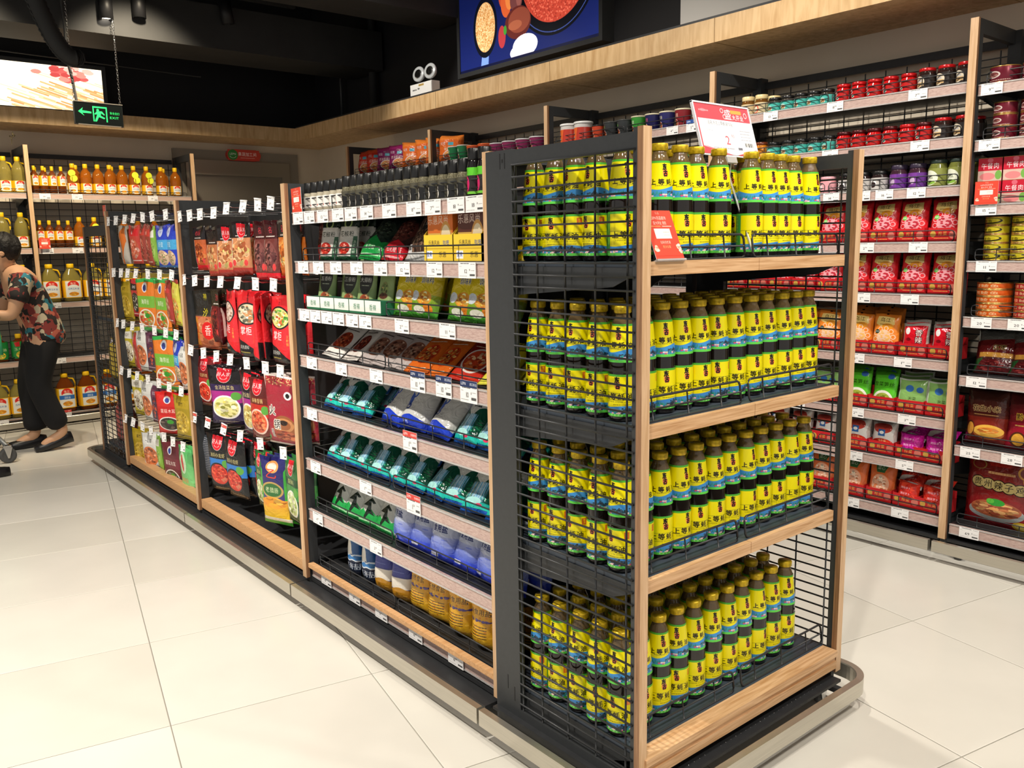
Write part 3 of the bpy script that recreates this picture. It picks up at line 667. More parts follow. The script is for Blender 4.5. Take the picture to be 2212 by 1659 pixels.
# ---- far end rack of the island
fr = thing('end_rack', 'far end rack of the island with a wire side grille seen edge on', 'shelving', (0, 0, 0))
FY0, FY1 = 5.34, 5.86
obj('post', MB().box(IX, IX+.02, FY1-.016, FY1, .085, 1.50, ms=[1, 0, 0, 1, 0, 1]), [M['oakside'], M['oakside']], fr)
for xa in (IX+.004, 2.19):
    sf = obj('side_frame', MB().box(xa, xa+.016, FY0, FY0+.03, .04, 1.55).box(xa, xa+.016, FY1-.05, FY1-.016, .04, 1.5).box(xa, xa+.016, FY0+.03, FY1-.05, 1.44, 1.5).box(xa, xa+.016, FY0+.03, FY1-.05, .04, .1), M['steel'], fr)
    if xa < 2:
        wme = MB().tube([(0, FY0+.02, 0), (0, FY1-.04, 0)], .0026, 5).mesh('wire', M['wire']); z = 1.43
        while z > .11: link('wire', wme, sf, (xa-.002, 0, z)); z -= .02925
        vme = MB().tube([(0, 0, .1), (0, 0, 1.45)], .0026, 5).mesh('upright_wire', M['wire'])
        for y in (5.42, 5.52, 5.62, 5.72, 5.79): link('upright_wire', vme, sf, (xa+.004, y, 0))
obj('base_plate', MB().box(IX-.04, 2.2, FY0, FY1+.05, .07, .082), M['steel2'], fr)
for z in (.95, .55, .15): obj('shelf', MB().box(IX+.03, 2.18, FY0+.02, FY1-.02, z-.02, z), M['bluegrey'], fr)

# ---- bottles on the end rack
BP = bottle_proto(); S_ = 1.0; BH = .262
rb = random.Random(3)
FR = [[1.43, 1.534, 1.602, 1.668, 1.750, 1.880, 1.950, 2.005, 2.070, 2.150],
      [1.412, 1.478, 1.547, 1.617, 1.680, 1.755, 1.825, 1.898, 1.968, 2.035, 2.105, 2.165],
      [1.412, 1.478, 1.548, 1.615, 1.684, 1.753, 1.822, 1.890, 1.960, 2.03, 2.098, 2.165],
      [1.412, 1.478, 1.548, 1.615, 1.684, 1.753, 1.822, 1.890, 1.960, 2.03, 2.098]]
shn = ['top', 'second', 'third', 'bottom']
for k, z in enumerate(ZS):
    rows = [1.33+.0715*j for j in range(5)]
    cells = []
    for j, y in enumerate(rows):
        for i, x in enumerate(FR[k]):
            if k == 0:
                if j >= 1 and i > 0 and not (j == 1 and i in (1, 2, 3, 5, 6, 7, 8) or (j == 2 and i in (2, 6))): continue
            elif j > 3 and i > 2: continue
            if k == 0 and i == 0: y_ = [1.345, 1.432, 1.50, 1.57, 1.645][j]
            else: y_ = y
            cells.append((j, i, x+rb.uniform(-.002, .002), y_+rb.uniform(-.002, .002)))
    for (j, i, x, y) in cells:
        f_ = rb.uniform(-26, -10) if i > 0 else rb.uniform(-95, -62)
        if rb.random() < .12: f_ += rb.choice([-25, 25])
        if k == 0 and i == 0 and j == 0: f_ = -22
        row = 'front row' if j == 0 else ORD[j]+' row back'
        col_ = ORD[i]+' from the grille'
        lab = f'oyster sauce bottle, {shn[k]} end rack shelf, {row}, {col_}'
        if i == 0: lab = f'oyster sauce bottle against the wire grille, {shn[k]} end rack shelf, {row}'
        BP.put((x, y, z+.0005), (0, 0, math.radians(f_)), lab, 'oyster sauce bottles on the end rack', (S_, S_, 1.045))
# ------------------------------------------------------------------ kinds of goods
def pouch_mesh(name, w, h, t, style, m, seed=0, nx=10, ny=12, back=None):
    """origin at the bottom centre, front towards -y"""
    r = random.Random(seed*7+3); mb = MB(); ph = [r.uniform(0, 6.28) for _ in range(6)]
    def T(u, v):
        a = max(0, 1-abs(2*u-1)**2.6)
        if style == 'pillow': b = max(0, min(1, (v-.045)/.16))**.6*max(0, min(1, (.955-v)/.16))**.6
        elif style == 'stand': b = (1.0-.80*v)*(max(0, min(1, (.95-v)/.1))**.5)*(1 if v > .02 else .8)
        elif style == 'header': b = max(0, min(1, (v-.03)/.12))**.6*max(0, min(1, (.72-v)/.16))**.7
        elif style == 'brick': b = max(0, min(1, (v-.03)/.08))**.4*max(0, min(1, (.93-v)/.22))**.6
        else: b = 1
        k = .06*math.sin(7*u+ph[0]+3*v)+.05*math.sin(11*v+ph[1]-4*u)
        return t*.5*(a**.55)*b*(1+k)+.0012
    def XZ(u, v):
        x = (u-.5)*w*(1-.05*math.sin(PI*min(1, max(0, v)))*(1 if style in ('pillow', 'header', 'brick') else .3)+.012*math.sin(9*v+ph[2]))
        if style == 'stand': x *= (1.0-.07*(1-v)*0+.0)
        return x, v*h+.004*math.sin(5*u+ph[3])*(1 if v > .9 else 0)
    for side in (0, 1):
        for j in range(ny+1):
            for i in range(nx+1):
                u, v = i/nx, j/ny; x, z = XZ(u, v); y = T(u, v)*(-1 if side == 0 else 1)
                y += .05*w*math.sin(2.2*v+ph[4])*.35+.006*math.sin(3*u+ph[5])
                mb.v.append((x, y, z))
    S1 = (nx+1)*(ny+1)
    for side in (0, 1):
        o = side*S1
        for j in range(ny):
            for i in range(nx):
                a = o+j*(nx+1)+i; q = [a, a+1, a+nx+2, a+nx+1]; uv = [(i/nx, j/ny), ((i+1)/nx, j/ny), ((i+1)/nx, (j+1)/ny), (i/nx, (j+1)/ny)]
                if side: q = q[::-1]; uv = [(1-x_, y_) for x_, y_ in uv[::-1]]
                mb.face(q, 0 if side == 0 else (1 if back else 0), uv, True)
    rim = [j*(nx+1) for j in range(ny+1)]; rim2 = [j*(nx+1)+nx for j in range(ny+1)]
    for j in range(ny):
        mb.face([rim[j], rim[j+1], S1+rim[j+1], S1+rim[j]], 0, [(0, j/ny), (0, (j+1)/ny), (0, (j+1)/ny), (0, j/ny)], True)
        mb.face([rim2[j+1], rim2[j], S1+rim2[j], S1+rim2[j+1]], 0, [(1, (j+1)/ny), (1, j/ny), (1, j/ny), (1, (j+1)/ny)], True)
    for i in range(nx):
        mb.face([i+1, i, S1+i, S1+i+1], 0, [((i+1)/nx, 0), (i/nx, 0), (i/nx, 0), ((i+1)/nx, 0)])
        k = ny*(nx+1)+i; mb.face([k, k+1, S1+k+1, S1+k], 0, [(i/nx, 1), ((i+1)/nx, 1), ((i+1)/nx, 1), (i/nx, 1)])
    return mb.mesh(name, [m, back] if back else [m])
def film(name, cv, bump=.55, rough=.22): return printed(name, cv, rough, bump=bump, bscale=28)
def jar(name, cat, R, H, lidc, body, cv, lab=(.15, .62), lidh=.018, waist=.86, lidR=None, n=16, rough=.3):
    lr = lidR or R*.88; zt = H-lidh
    P = [(R*.9, 0), (R, .004), (R, zt*.78), (R*waist, zt*.93), (R*waist, zt)]
    me = MB().lathe(P, n).mesh(name, body); lid = MB().lathe([(lr, zt-.001), (lr*1.02, zt+.002), (lr*1.02, H-.002), (lr*.96, H), (0, H)], n).mesh('lid', lidc)
    parts = [('lid', lid)]
    if cv: z0, z1 = H*lab[0], min(H*lab[1], zt*.78); parts.append(('label_wrap', MB().lathe([(R+.0006, z0), (R+.0006, z1)], n, uvr=(z0, z1), cap0=False, cap1=False).mesh('label_wrap', printed(name+'_label', cv, rough))))
    return Proto(name, cat, me, parts)
def wrap(front, w=512, h=160, bg='ffffff', seed=1):
    c = CV(w, h, bg, seed); front(c); return c
def can(name, cat, R, H, cv, rim, n=20):
    me = MB().lathe([(R*.98, 0), (R, .003), (R, H-.003), (R*.98, H)], n, uvr=(0, H), cap1=False).mesh(name, printed(name+'_print', cv, .25, metal=.35))
    top = MB().lathe([(R*1.01, H-.004), (R*1.01, H), (R*.95, H+.0005), (R*.94, H-.002), (0, H-.002)], n).mesh('lid', rim)
    bot = MB().lathe([(R*1.01, 0), (R*1.01, .004), (R*.99, .0045)], n, cap0=True, cap1=False).mesh('rim', rim)
    return Proto(name, cat, me, [('lid', top), ('rim', bot)])
def carton(name, cat, w, d, h, cv, side, extra=()):
    mb = MB().box(-w/2, w/2, -d/2, d/2, 0, h, m=1); mb.quad((-w/2, -d/2-.0006, 0), (w/2, -d/2-.0006, 0), (w/2, -d/2-.0006, h), (-w/2, -d/2-.0006, h), m=0)
    return Proto(name, cat, mb.mesh(name, [printed(name+'_print', cv, .35), side]), extra)
def tray_proto(name, w, d, h, col, txt, tcol='f0c860'):
    c = CV(200, 84, col, 3); c.t_(txt, .5, .42, .34, tcol, gap=1.1); c.e_(.16, .45, .1, .24, 'e0b050'); c.e_(.84, .5, .13, .3, 'e88070'); c.small(.2, .74, .7, tcol, .05); c.r_(0, .9, 1, 1, 'b01818')
    mb = MB(); t_ = .0015
    mb.box(-w/2, w/2, -d/2, -d/2+t_, 0, h, m=1).box(-w/2, w/2, d/2-t_, d/2, 0, h*1.6, m=1).box(-w/2, -w/2+t_, -d/2, d/2, 0, h*1.05, m=1).box(w/2-t_, w/2, -d/2, d/2, 0, h*1.05, m=1).box(-w/2, w/2, -d/2, d/2, 0, t_, m=1)
    mb.quad((-w/2, -d/2-.0006, 0), (w/2, -d/2-.0006, 0), (w/2, -d/2-.0006, h), (-w/2, -d/2-.0006, h))
    return Proto(name, 'tray', mb.mesh(name, [printed(name+'_print', c, .35), mat(name+'_card', col, .5)]))
def art(w, h, bg, f, seed=1): c = CV(w, h, bg, seed); f(c); return c

M['cap_black'] = mat('black_plastic_cap', '161617', .3); M['cap_red'] = mat('red_lid', 'c41a1e', .25, metal=.3); M['cap_dkred'] = mat('dark_red_lid', '4d0f12', .3, metal=.3)
M['cap_cream'] = mat('cream_lid', 'd9c48e', .35); M['cap_white'] = mat('white_lid', 'eeeeec', .3); M['tin'] = mat('gold_tin_rim', 'c89a58', .25, metal=.8); M['silver'] = mat('silver_rim', 'cfcfcf', .25, metal=.9)
FOODR = ['b8321e', 'd8582a', 'e88a4a', '8a1c12', 'f0b070', 'c84020']

# --- spice jars, island top shelf
def f(c):
    c.e_(.5, .3, .12, .3, 'f2efe8'); c.r_(.38, .3, .62, 1, 'f2efe8'); c.t_('白胡椒', .49, .55, .22, '1c1c1c', vert=True, ax=.9); c.r_(.56, .72, .59, .86, 'c03028')
J1 = jar('grinder_jar', 'jar', .0215, .10, M['cap_black'], mat('pepper_glass', 'b9b09a', .1, spec=.8), wrap(f, bg='f2efe8'), (.12, .66), .035)
def f(c):
    c.p_([(.28, .1), (.72, .35), (.72, 1), (.28, 1)], '121213'); c.r_(.42, .1, .49, .3, 'd8d4d0'); c.r_(.42, .3, .49, .36, 'c03028'); c.t_('黑胡', .5, .44, .18, 'e8e4dc', ax=1.1); c.e_(.5, .76, .075, .24, 'e8e4da'); c.t_('椒', .5, .76, .3, '2a1c14', ax=1.1)
J2 = jar('grinder_jar', 'jar', .0215, .104, M['cap_black'], mat('peppercorn_glass', '6f6a55', .08, noise=.5, nscale=260), wrap(f, bg='4b483a'), (.04, .74), .034)
def f(c): c.r_(0, 0, 1, .3, '5cc22c'); c.e_(.5, .62, .09, .3, 'd8206a'); c.e_(.44, .5, .05, .16, 'e85a90'); c.t_('辣', .5, .15, .22, '143a10'); c.r_(0, .9, 1, 1, '7cd040')
J3 = jar('sauce_squeeze_bottle', 'bottle', .021, .128, M['cap_black'], mat('black_bottle', '161214', .15), wrap(f, bg='241a1c'), (.05, .8), .03)
def f(c): c.r_(0, 0, 1, .4, 'e8ecd8'); c.e_(.5, .6, .1, .3, 'c8d838'); c.small(.1, .2, .9, '6a7a40', .08); c.e_(.4, .55, .04, .2, 'f4f4e8')
PKL = carton('seasoning_box', 'box', .055, .05, .03, art(120, 60, 'd6e26a', f), mat('pale_green_card', 'dbe58a', .4))

# --- island shelf 2
def f(c):
    c.r_(0, 0, 1, .32, '1c2a20'); c.e_(.5, .22, .2, .12, '9cb070'); c.e_(.5, .22, .13, .08, '1c2a20'); c.p_([(.05, .3), (.95, .3), (.85, .62), (.1, .62)], 'd9d7cf')
    c.t_('花椒粉', .5, .45, .13, '16241a', ax=1.2); c.food(.42, .76, .32, .14, ['b02a20', 'd0503a', '7a1c14', 'e0a090'], 60, .18); c.r_(.82, .5, .97, 1, '1f5a38'); c.t_('清香花椒', .9, .72, .07, 'e8f0e0', vert=True); c.r_(.0, .92, 1, 1, '1f4a30')
PA = Proto('spice_pouch', 'pouch', pouch_mesh('spice_pouch', .10, .165, .045, 'stand', film('pepper_powder_film', art(200, 300, 'd4d2ca', f)), 1))
def f(c): c.r_(0, 0, 1, .6, '1c2a24'); c.food(.5, .4, .46, .22, ['2e3a30', '445046', '1c241e', '5a6650'], 120, .1); c.p_([(0, .62), (.2, .7), (.5, .55), (.8, .68), (1, .6), (1, 1), (0, 1)], '1fa24a'); c.t_('青花椒', .5, .8, .1, 'e8f4e0'); c.small(.1, .9, .9, 'c0e8c0', .03)
PB = Proto('spice_bag', 'bag', pouch_mesh('spice_bag', .13, .19, .05, 'pillow', film('green_spice_film', art(200, 280, '24302a', f)), 2))
def f(c): c.food(.5, .35, .46, .3, ['5a2a24', '7a4034', '3a1814', '946050'], 120, .1); c.p_([(0, .66), (.3, .7), (.6, .6), (1, .7), (1, 1), (0, 1)], 'd42030'); c.t_('红花椒', .5, .82, .11, 'ffffff'); c.small(.1, .93, .9, 'f8c0c0', .03)
PC = Proto('spice_bag', 'bag', pouch_mesh('spice_bag', .11, .17, .045, 'pillow', film('red_spice_film', art(200, 260, '3a2420', f)), 3))
def f(c):
    c.food(.5, .5, .5, .5, ['4a342c', '6a4c3e', '2e201c', '8a6a54', '9a8068'], 600, .05); c.r_(.36, .05, .62, .62, '2a2624'); c.t_('大红花椒', .49, .33, .12, 'cfc8c0', vert=True); c.r_(0, .9, 1, 1, 'd8d8d4'); c.r_(.02, .82, .3, .92, 'f4f4f4'); c.small(.03, .84, .28, '333333', .04)
PD = Proto('peppercorn_bag', 'bag', pouch_mesh('peppercorn_bag', .155, .265, .06, 'pillow', film('peppercorn_film', art(240, 400, '4a3630', f)), 4))
def f(c): c.grad(0, 1, 'd8641c', 'f08a28'); c.e_(.5, .8, .3, .12, 'f8c060')
PE = Proto('spice_bag', 'bag', pouch_mesh('spice_bag', .14, .25, .05, 'pillow', film('orange_spice_film', art(100, 180, 'e0701c', f)), 5))
def curry(top, sub, k):
    def f(c):
        c.r_(0, 0, 1, .45, top); c.t_('乐惠风尚', .42, .2, .2, 'f6e6d8', ax=.9); c.r_(0, .45, 1, 1, 'e8c060'); c.e_(.72, .62, .24, .4, 'd8a050'); c.e_(.72, .62, .2, .33, 'f4e4c0'); c.food(.66, .7, .12, .18, FOODR, 30, .2); c.t_(sub, .26, .72, .26, '2b3a9a', ax=1.0)
    b = carton('curry_box', 'box', .125, .05, .145, art(220, 256, top, lambda c: (f(c))), mat('curry_card_'+k, top, .45)); 
    g = CV(220, 120, 'f0cc3c'); g.t_('乐惠风尚', .36, .3, .2, '2a2018', ax=.9); g.t_('咖喱', .78, .3, .2, '2840a0'); g.r_(0, .5, 1, .54, 'c8a020'); g.r_(.08, .6, .3, .9, 'ffffff'); g.t_('蛋黄', .19, .75, .22, '2840a0', ax=.8); g.t_('乐惠', .65, .75, .24, '2a2018')
    mb = MB(); W2, h2 = .072, .075
    mb.box(-W2, W2, -.034, -.032, 0, h2, m=1).prism([(-.034, 0), (.03, 0), (.03, .10), (-.01, .10), (-.034, h2)], -W2, -W2+.002, 'x', m=1).prism([(-.034, 0), (.03, 0), (.03, .10), (-.01, .10), (-.034, h2)], W2-.002, W2, 'x', m=1)
    mb.quad((-W2, -.0346, 0), (W2, -.0346, 0), (W2, -.0346, h2), (-W2, -.0346, h2)); b.parts = [('display_tray', mb.mesh('display_tray', [printed('curry_tray_print', g, .4), mat('yellow_card', 'f0cc3c', .5)]))]; return b
CU1, CU2, CU3 = curry('e2762a', '蛋黄', 'a'), curry('5a2c22', '原味', 'b'), curry('9a2c24', '酸黄', 'c')

# --- island shelf 3
def sp(txt, plain=False):
    def f(c):
        c.r_(0, 0, 1, .1, '93a870'); c.small(.2, .13, .8, '6a7a50', .015)
        if plain: c.r_(.15, .2, .85, .27, '4a5a34'); c.t_('调料', .5, .235, .05, 'dfe8c8'); c.food(.5, .58, .25, .14, ['7a8a50', '9ab060', '5a6a3a', 'c8a070'], 40, .25); c.food(.5, .72, .3, .06, ['6a3a28', '4a2418'], 20, .3)
        else:
            c.e_(.5, .42, .36, .30, '20221e'); c.e_(.5, .24, .09, .06, 'c03028'); c.t_('味好', .5, .29, .06, 'e8e8e0'); c.t_(txt, .5, .43, .11, 'f0f0e8', ax=1.1); c.small(.3, .53, .7, 'b0b8a0', .015); c.food(.55, .8, .26, .1, ['a04a20', 'c87840', '7a3018', 'e0b080'], 26, .3)
        c.r_(0, .93, 1, 1, '2c6a44')
    return Proto('spice_pouch', 'pouch', pouch_mesh('spice_pouch', .095, .17, .04, 'stand', film('green_pouch_film', art(160, 280, '8fa66a', f), .3, .45), 6+len(txt)))
SP1, SP2, SP3, SP4 = sp('五香粉'), sp('三奈粉'), sp('大蒜粉'), sp('', True)
def f(c):
    c.grad(0, .7, 'c4a818', 'dcc822'); c.grad(.7, 1, 'a8b828', '4a982c'); c.r_(.42, .1, .72, .2, '1c5a3c'); c.t_('家乐', .57, .15, .08, 'e8f0d0'); c.t_('鸡精', .36, .34, .15, '20307a', ax=1.1, out='e8e0a0'); c.t_('调味料', .62, .5, .1, '20307a', ax=1.0, out='e8e0a0')
    c.small(.2, .42, .6, 'a04028', .03); c.food(.6, .74, .26, .1, ['e8a030', 'f0c860', 'c87028', 'f8e8b0'], 30, .3); c.e_(.25, .72, .15, .07, 'dfe8f0'); c.e_(.72, .88, .16, .06, 'f08a20'); c.r_(0, .93, 1, 1, '58b83c'); c.e_(.4, .9, .2, .05, 'f4f4e0')
YP = Proto('seasoning_bag', 'bag', pouch_mesh('seasoning_bag', .15, .225, .055, 'pillow', film('yellow_seasoning_film', art(240, 360, 'd0b41c', f)), 9))
def f2(c): c.r_(0, 0, 1, .5, 'f0f2ec'); c.t_('香辣', .5, .5, .5, '1f6a48'); c.r_(0, .85, 1, 1, '1f6a48')
GTR = carton('display_tray', 'tray', .10, .05, .045, art(160, 72, 'e8ebe4', f2), mat('green_white_card', '2c7a58', .5))

# --- island shelf 4 tilted packets
def pk_(bg, txt, fcol, tcol='2a1a14', rim=None, bot=None, wht=False):
    def f(c):
        if bot: c.r_(0, .8, 1, 1, bot)
        c.t_(txt, .5, .2, .11, tcol, ax=1.0); c.small(.15, .3, .85, tcol, .02); c.food(.5, .6, .38, .22, fcol, 60, .2, rim); c.small(.2, .9, .8, tcol, .02); c.e_(.85, .1, .08, .05, 'c03028')
    return film('packet_film', art(180, 260, bg, f), .4)
PKS = [Proto('seasoning_packet', 'packet', pouch_mesh('seasoning_packet', .13, .19, .018, 'pillow', m_, 20+i)) for i, m_ in enumerate([
    pk_('e6e2da', '新奥尔良', ['a03a20', 'c85830', '7a2414', 'd88858']), pk_('ded8d0', '腌料', ['6a2014', '8a3020', 'b05838']), pk_('b8aca8', '排骨汤料', ['8a5a48', 'b08068', '5a3428', 'c8a890']),
    pk_('dc6a20', '烧烤撒料', ['c84018', 'e88a38', 'f0b860', '8a2410'], 'f8e8d0'), pk_('7e1c18', '麻婆豆腐', ['c04020', 'e07838', 'f0c090'], 'f0d8b8', 'e8e0d8', 'c83020'), pk_('d8c820', '水煮鱼', ['d8a838', 'e8d070', 'a87820'], '2a2410', 'e8e4c0', 'f0e850')])]
# --- salt bags
def f(c):
    c.r_(0, 0, 1, .6, 'd4d6d0'); c.p_([(.0, 0), (.16, 0), (.1, .5), (0, .55)], '2a62c0'); bold(c, '深井海藻', .53, .28, .11, '3a4450', ax=1.0); bold(c, '碘盐', .55, .42, .13, '2a3640'); c.p_([(0, .56), (.15, .50), (.35, .58), (.5, .62), (.7, .5), (.88, .46), (1, .5), (1, .92), (0, .92)], '0d4a38')
    for i in range(60): c.e_(c.r.uniform(0, 1), c.r.uniform(.62, .82), .03, .012, ['1f7a50', '0e5a40', '2a9a60', '137048'][i % 4])
    for i in range(150): x = .5+c.r.normal(0, .15); c.p_([(x, .58+c.r.uniform(0, .1)), (x+.012, .58), (x+c.r.normal(0, .03), .88)], ['bfe6f8', '7cc4e8', '4aa0d8', 'e8f8ff'][i % 4])
    c.grad(.87, .95, '18b0a0', '28d0c0'); c.e_(.45, .86, .26, .05, 'b8f4f0'); c.e_(.66, .905, .1, .02, 'e83a6a'); c.r_(0, .955, 1, 1, '2a6ad0')
SALTG = Proto('salt_bag', 'bag', pouch_mesh('salt_bag', .135, .22, .05, 'brick', film('sea_salt_film', art(240, 380, '0d4a38', f), .6, .15), 30))
def f(c):
    bold(c, '精制食用盐', .5, .24, .12, '24408a', ax=.9); c.e_(.75, .1, .1, .05, '24408a'); c.e_(.3, .6, .09, .1, '3a5ab0'); c.e_(.36, .50, .11, .07, '3a5ab0', hole=.4); c.e_(.3, .7, .11, .05, '24408a', hole=.3)
    c.p_([(0, .86), (.5, .82), (1, .88), (1, 1), (0, 1)], '1f3fc0'); c.t_('500g', .4, .91, .06, 'e8f0ff')
SALTW = Proto('salt_bag', 'bag', pouch_mesh('salt_bag', .145, .23, .055, 'brick', film('white_salt_film', art(240, 380, 'd0d0cc', f), .6, .15), 31))
def f(c):
    c.r_(.3, .02, .45, .1, '24301f'); bold(c, '低钠盐', .5, .3, .16, '1f2a22', ax=1.1); c.p_([(0, .82), (.25, .72), (.4, .78), (.6, .7), (.8, .78), (1, .7), (1, 1), (0, 1)], '1fa04a')
    c.p_([(.2, .66), (.5, .5), (.7, .58), (.62, .6), (.52, .57), (.6, .72), (.78, .8), (.55, .78), (.42, .9), (.36, .86), (.44, .66)], '14281c'); c.e_(.6, .46, .05, .03, '14281c'); c.small(.1, .9, .9, 'c0f0c0', .03)
SALTR = Proto('salt_bag', 'bag', pouch_mesh('salt_bag', .13, .20, .05, 'brick', film('low_sodium_salt_film', art(220, 340, 'c8ccc4', f), .6, .15), 32))
def f(c):
    c.grad(0, .6, 'c4c8d0', 'b4bcd6'); c.grad(.6, .84, 'a0aad8', '5468d0'); c.grad(.84, 1, '3a52d8', '2438c8'); c.r_(.36, .03, .64, .24, '24306a'); c.e_(.5, .13, .1, .07, 'bcc4e0', hole=.4); bold(c, '精制', .5, .36, .12, '24306a'); bold(c, '食用盐', .5, .49, .12, '24306a')
    for i in range(20): c.e_(c.r.uniform(0, 1), .6+c.r.uniform(0, .15), .1, .01, ['8a98d8', '6a7ad0'][i % 2])
    c.r_(.2, .86, .5, .91, 'e0e4f8')
SALTB = Proto('salt_bag', 'bag', pouch_mesh('salt_bag', .125, .21, .055, 'brick', film('blue_salt_film', art(220, 360, 'b8bccc', f), .6, .15), 33))
def f(c):
    c.r_(0, 0, 1, .25, '123a6a'); c.e_(.5, .2, .3, .17, '0d1c38'); c.e_(.5, .2, .24, .13, '7aa8d0', hole=.75); c.e_(.5, .2, .14, .08, '8a8a70'); c.e_(.45, .56, .22, .14, 'f0f0e8'); c.p_([(.35, .5), (.5, .38), (.62, .5), (.72, .66), (.5, .62)], 'f0f0e8')
    c.wave(.66, .01, 2, 0, 'e8f4ff'); c.wave(.68, .012, 3, 1, '2a7ac0'); c.wave(.74, .01, 2, 2, 'dfeaf4'); c.wave(.76, .01, 2, 2, '10203c'); c.t_('天然海盐', .5, .85, .12, 'dfe8f4', ax=1.1)
SALTD = Proto('salt_pack', 'pack', pouch_mesh('salt_pack', .085, .235, .06, 'brick', film('sea_salt_pack_film', art(180, 420, '1c5a9a', f), .3), 34))
def f(c): c.grad(0, .62, '20287a', '2c3a9a'); c.t_('岩晶盐', .45, .3, .08, '9aa8e0', vert=True); c.small(.2, .55, .8, '6a78c0', .012); c.r_(0, .64, 1, .8, 'ece6da'); c.wave(.8, .02, 1, 1, 'c08a28'); c.food(.5, .92, .5, .08, ['b8821c', 'd8a840', '9a6a14'], 30, .2)
SALTN = Proto('salt_pack', 'pack', pouch_mesh('salt_pack', .095, .24, .06, 'brick', film('navy_salt_film', art(180, 420, '232d86', f), .3), 35))
def gold(top, txt):
    def f(c):
        c.grad(0, 1, 'e0901c', 'e0b428')
        for i in range(120): c.e_(c.r.uniform(0, 1), c.r.uniform(0, 1), .03, .012, ['e8b030', 'd88a1c', 'f0c440', 'cf7a18'][i % 4])
        if top == 'dark': c.e_(.45, .3, .2, .11, '7a3a14'); c.e_(.45, .3, .15, .08, 'c08a28', hole=.5); c.small(.3, .43, .6, '5a2a10', .015)
        else: c.p_([(.3, .16), (.7, .16), (.8, .24), (.8, .34), (.62, .42), (.38, .42), (.2, .34), (.2, .24)], 'a8241c'); c.p_([(.33, .18), (.67, .18), (.75, .25), (.75, .33), (.6, .395), (.4, .395), (.25, .33), (.25, .25)], 'c8503c'); c.t_('盐', .5, .28, .16, 'f0d8a0')
        c.t_(txt, .5, .53, .085, '2a1c10', ax=1.05); 
        for i in range(24): c.e_(c.r.uniform(0, 1), .63+c.r.normal(0, .008), .05, .012, ['4a3a8a', '6a5aa0', '3a2c78'][i % 3])
        for k in range(5): c.small(.15, .70+k*.035, .85, '5a4420', .013)
    return Proto('salt_pack', 'pack', pouch_mesh('salt_pack', .11, .25, .07, 'brick', film('gold_salt_film', art(200, 420, 'e0a020', f, 7), .35), 36+len(txt)))
SALTO, SALTY = gold('dark', '天然食盐'), gold('red', '加碘食用盐')
# ------------------------------------------------------------------ goods on the island salt bay (bay 1)
UC = 'salt bay of the island'
def isl(pr, y, z, lab, grp, x=1.44, yaw=0, tilt=0, sc=None, zr=0):
    return pr.put((x, y, z+.0015), (math.radians(tilt), math.radians(zr), FACE_W+math.radians(yaw)), lab, grp, sc)
r5 = random.Random(11)
z = CZ[0]
for i, y in enumerate([2.884, 2.835, 2.786, 2.739, 2.692, 2.645]):
    isl(J1, y, z, f'white-labelled pepper grinder, {ORD[i]} from the far post on the top salt bay shelf', 'white-labelled pepper grinders', x=1.435, yaw=r5.uniform(-8, 8)-28)
for i, y in enumerate([2.598, 2.552, 2.506, 2.460, 2.414, 2.368, 2.320, 2.273, 2.226, 2.180, 2.134, 2.086, 2.040, 1.992, 1.945]):
    isl(J2, y, z, f'black-labelled spice grinder, {ORD[i]} after the white-labelled ones on the top island shelf', 'black-labelled spice grinders', x=1.435+r5.uniform(-.003, .003), yaw=r5.uniform(-8, 8)-30)
for i, y in enumerate([2.884, 2.835, 2.786, 2.739, 2.692, 2.645, 2.598, 2.552, 2.506, 2.460, 2.414, 2.368, 2.320, 2.273, 2.226, 2.180, 2.134, 2.086, 2.040, 1.992]):
    isl(J1 if i < 6 else J2, y-.01, z, f'{"white" if i < 6 else "black"}-labelled grinder in the second row of the top island shelf, {ORD[i]} from the far post', 'second row of spice grinders', x=1.487, yaw=-30)
for i, y in enumerate([1.898, 1.852]): isl(J3, y, z, ['black squeeze bottle with green top band and pink chilli, on the left of its pair', 'black squeeze bottle with green top band and pink chilli, next to the oak post'][i], 'squeeze bottles', x=1.435, yaw=-25)
z = CZ[1]
isl(PC, 2.90, z, 'dark red spice bag in the shadow at the far end of the second island shelf', 'spice bags', x=1.50, tilt=-8)
for i, y in enumerate([2.80, 2.665]): isl(PA, y, z, ['white and green pepper powder pouch nearest the far post', 'white and green pepper powder pouch beside the green clear bag'][i], 'pepper powder pouches', x=1.46, tilt=-6, yaw=3)
for i, y in enumerate([2.79, 2.655]): isl(PA, y, z, ['pepper powder pouch standing behind the one nearest the far post', 'pepper powder pouch standing behind the one beside the green bag'][i], 'pepper powder pouches', x=1.52, tilt=-6)
isl(PB, 2.51, z, 'clear bag of green peppercorns with a green bottom, leaning back', 'spice bags', x=1.45, tilt=-42)
isl(PC, 2.375, z, 'clear bag of red peppercorns with a red bottom, leaning back', 'spice bags', x=1.45, tilt=-42)
isl(PD, 2.225, z, 'big bag of brown peppercorns with a dark vertical label, leaning back', 'spice bags', x=1.445, tilt=-34, yaw=-4)
isl(PE, 2.14, z, 'orange spice bag behind the big brown peppercorn bag', 'spice bags', x=1.50, tilt=-28)
for i, (p, y) in enumerate([(CU1, 2.055), (CU2, 1.905), (CU3, 1.82+.0)]):
    if i == 2: y = 1.765
    if i == 2: continue
    isl(p, y, z, ['orange curry box in a yellow tray on the second island shelf', 'brown curry box in a yellow tray on the second island shelf'][i], 'curry boxes', x=1.45)
cu3 = isl(CU3, 1.848-.075+.04, z, 'dark red curry box partly behind the oak post on the second island shelf', 'curry boxes', x=1.45, sc=(.52, 1, 1))
z = CZ[2]
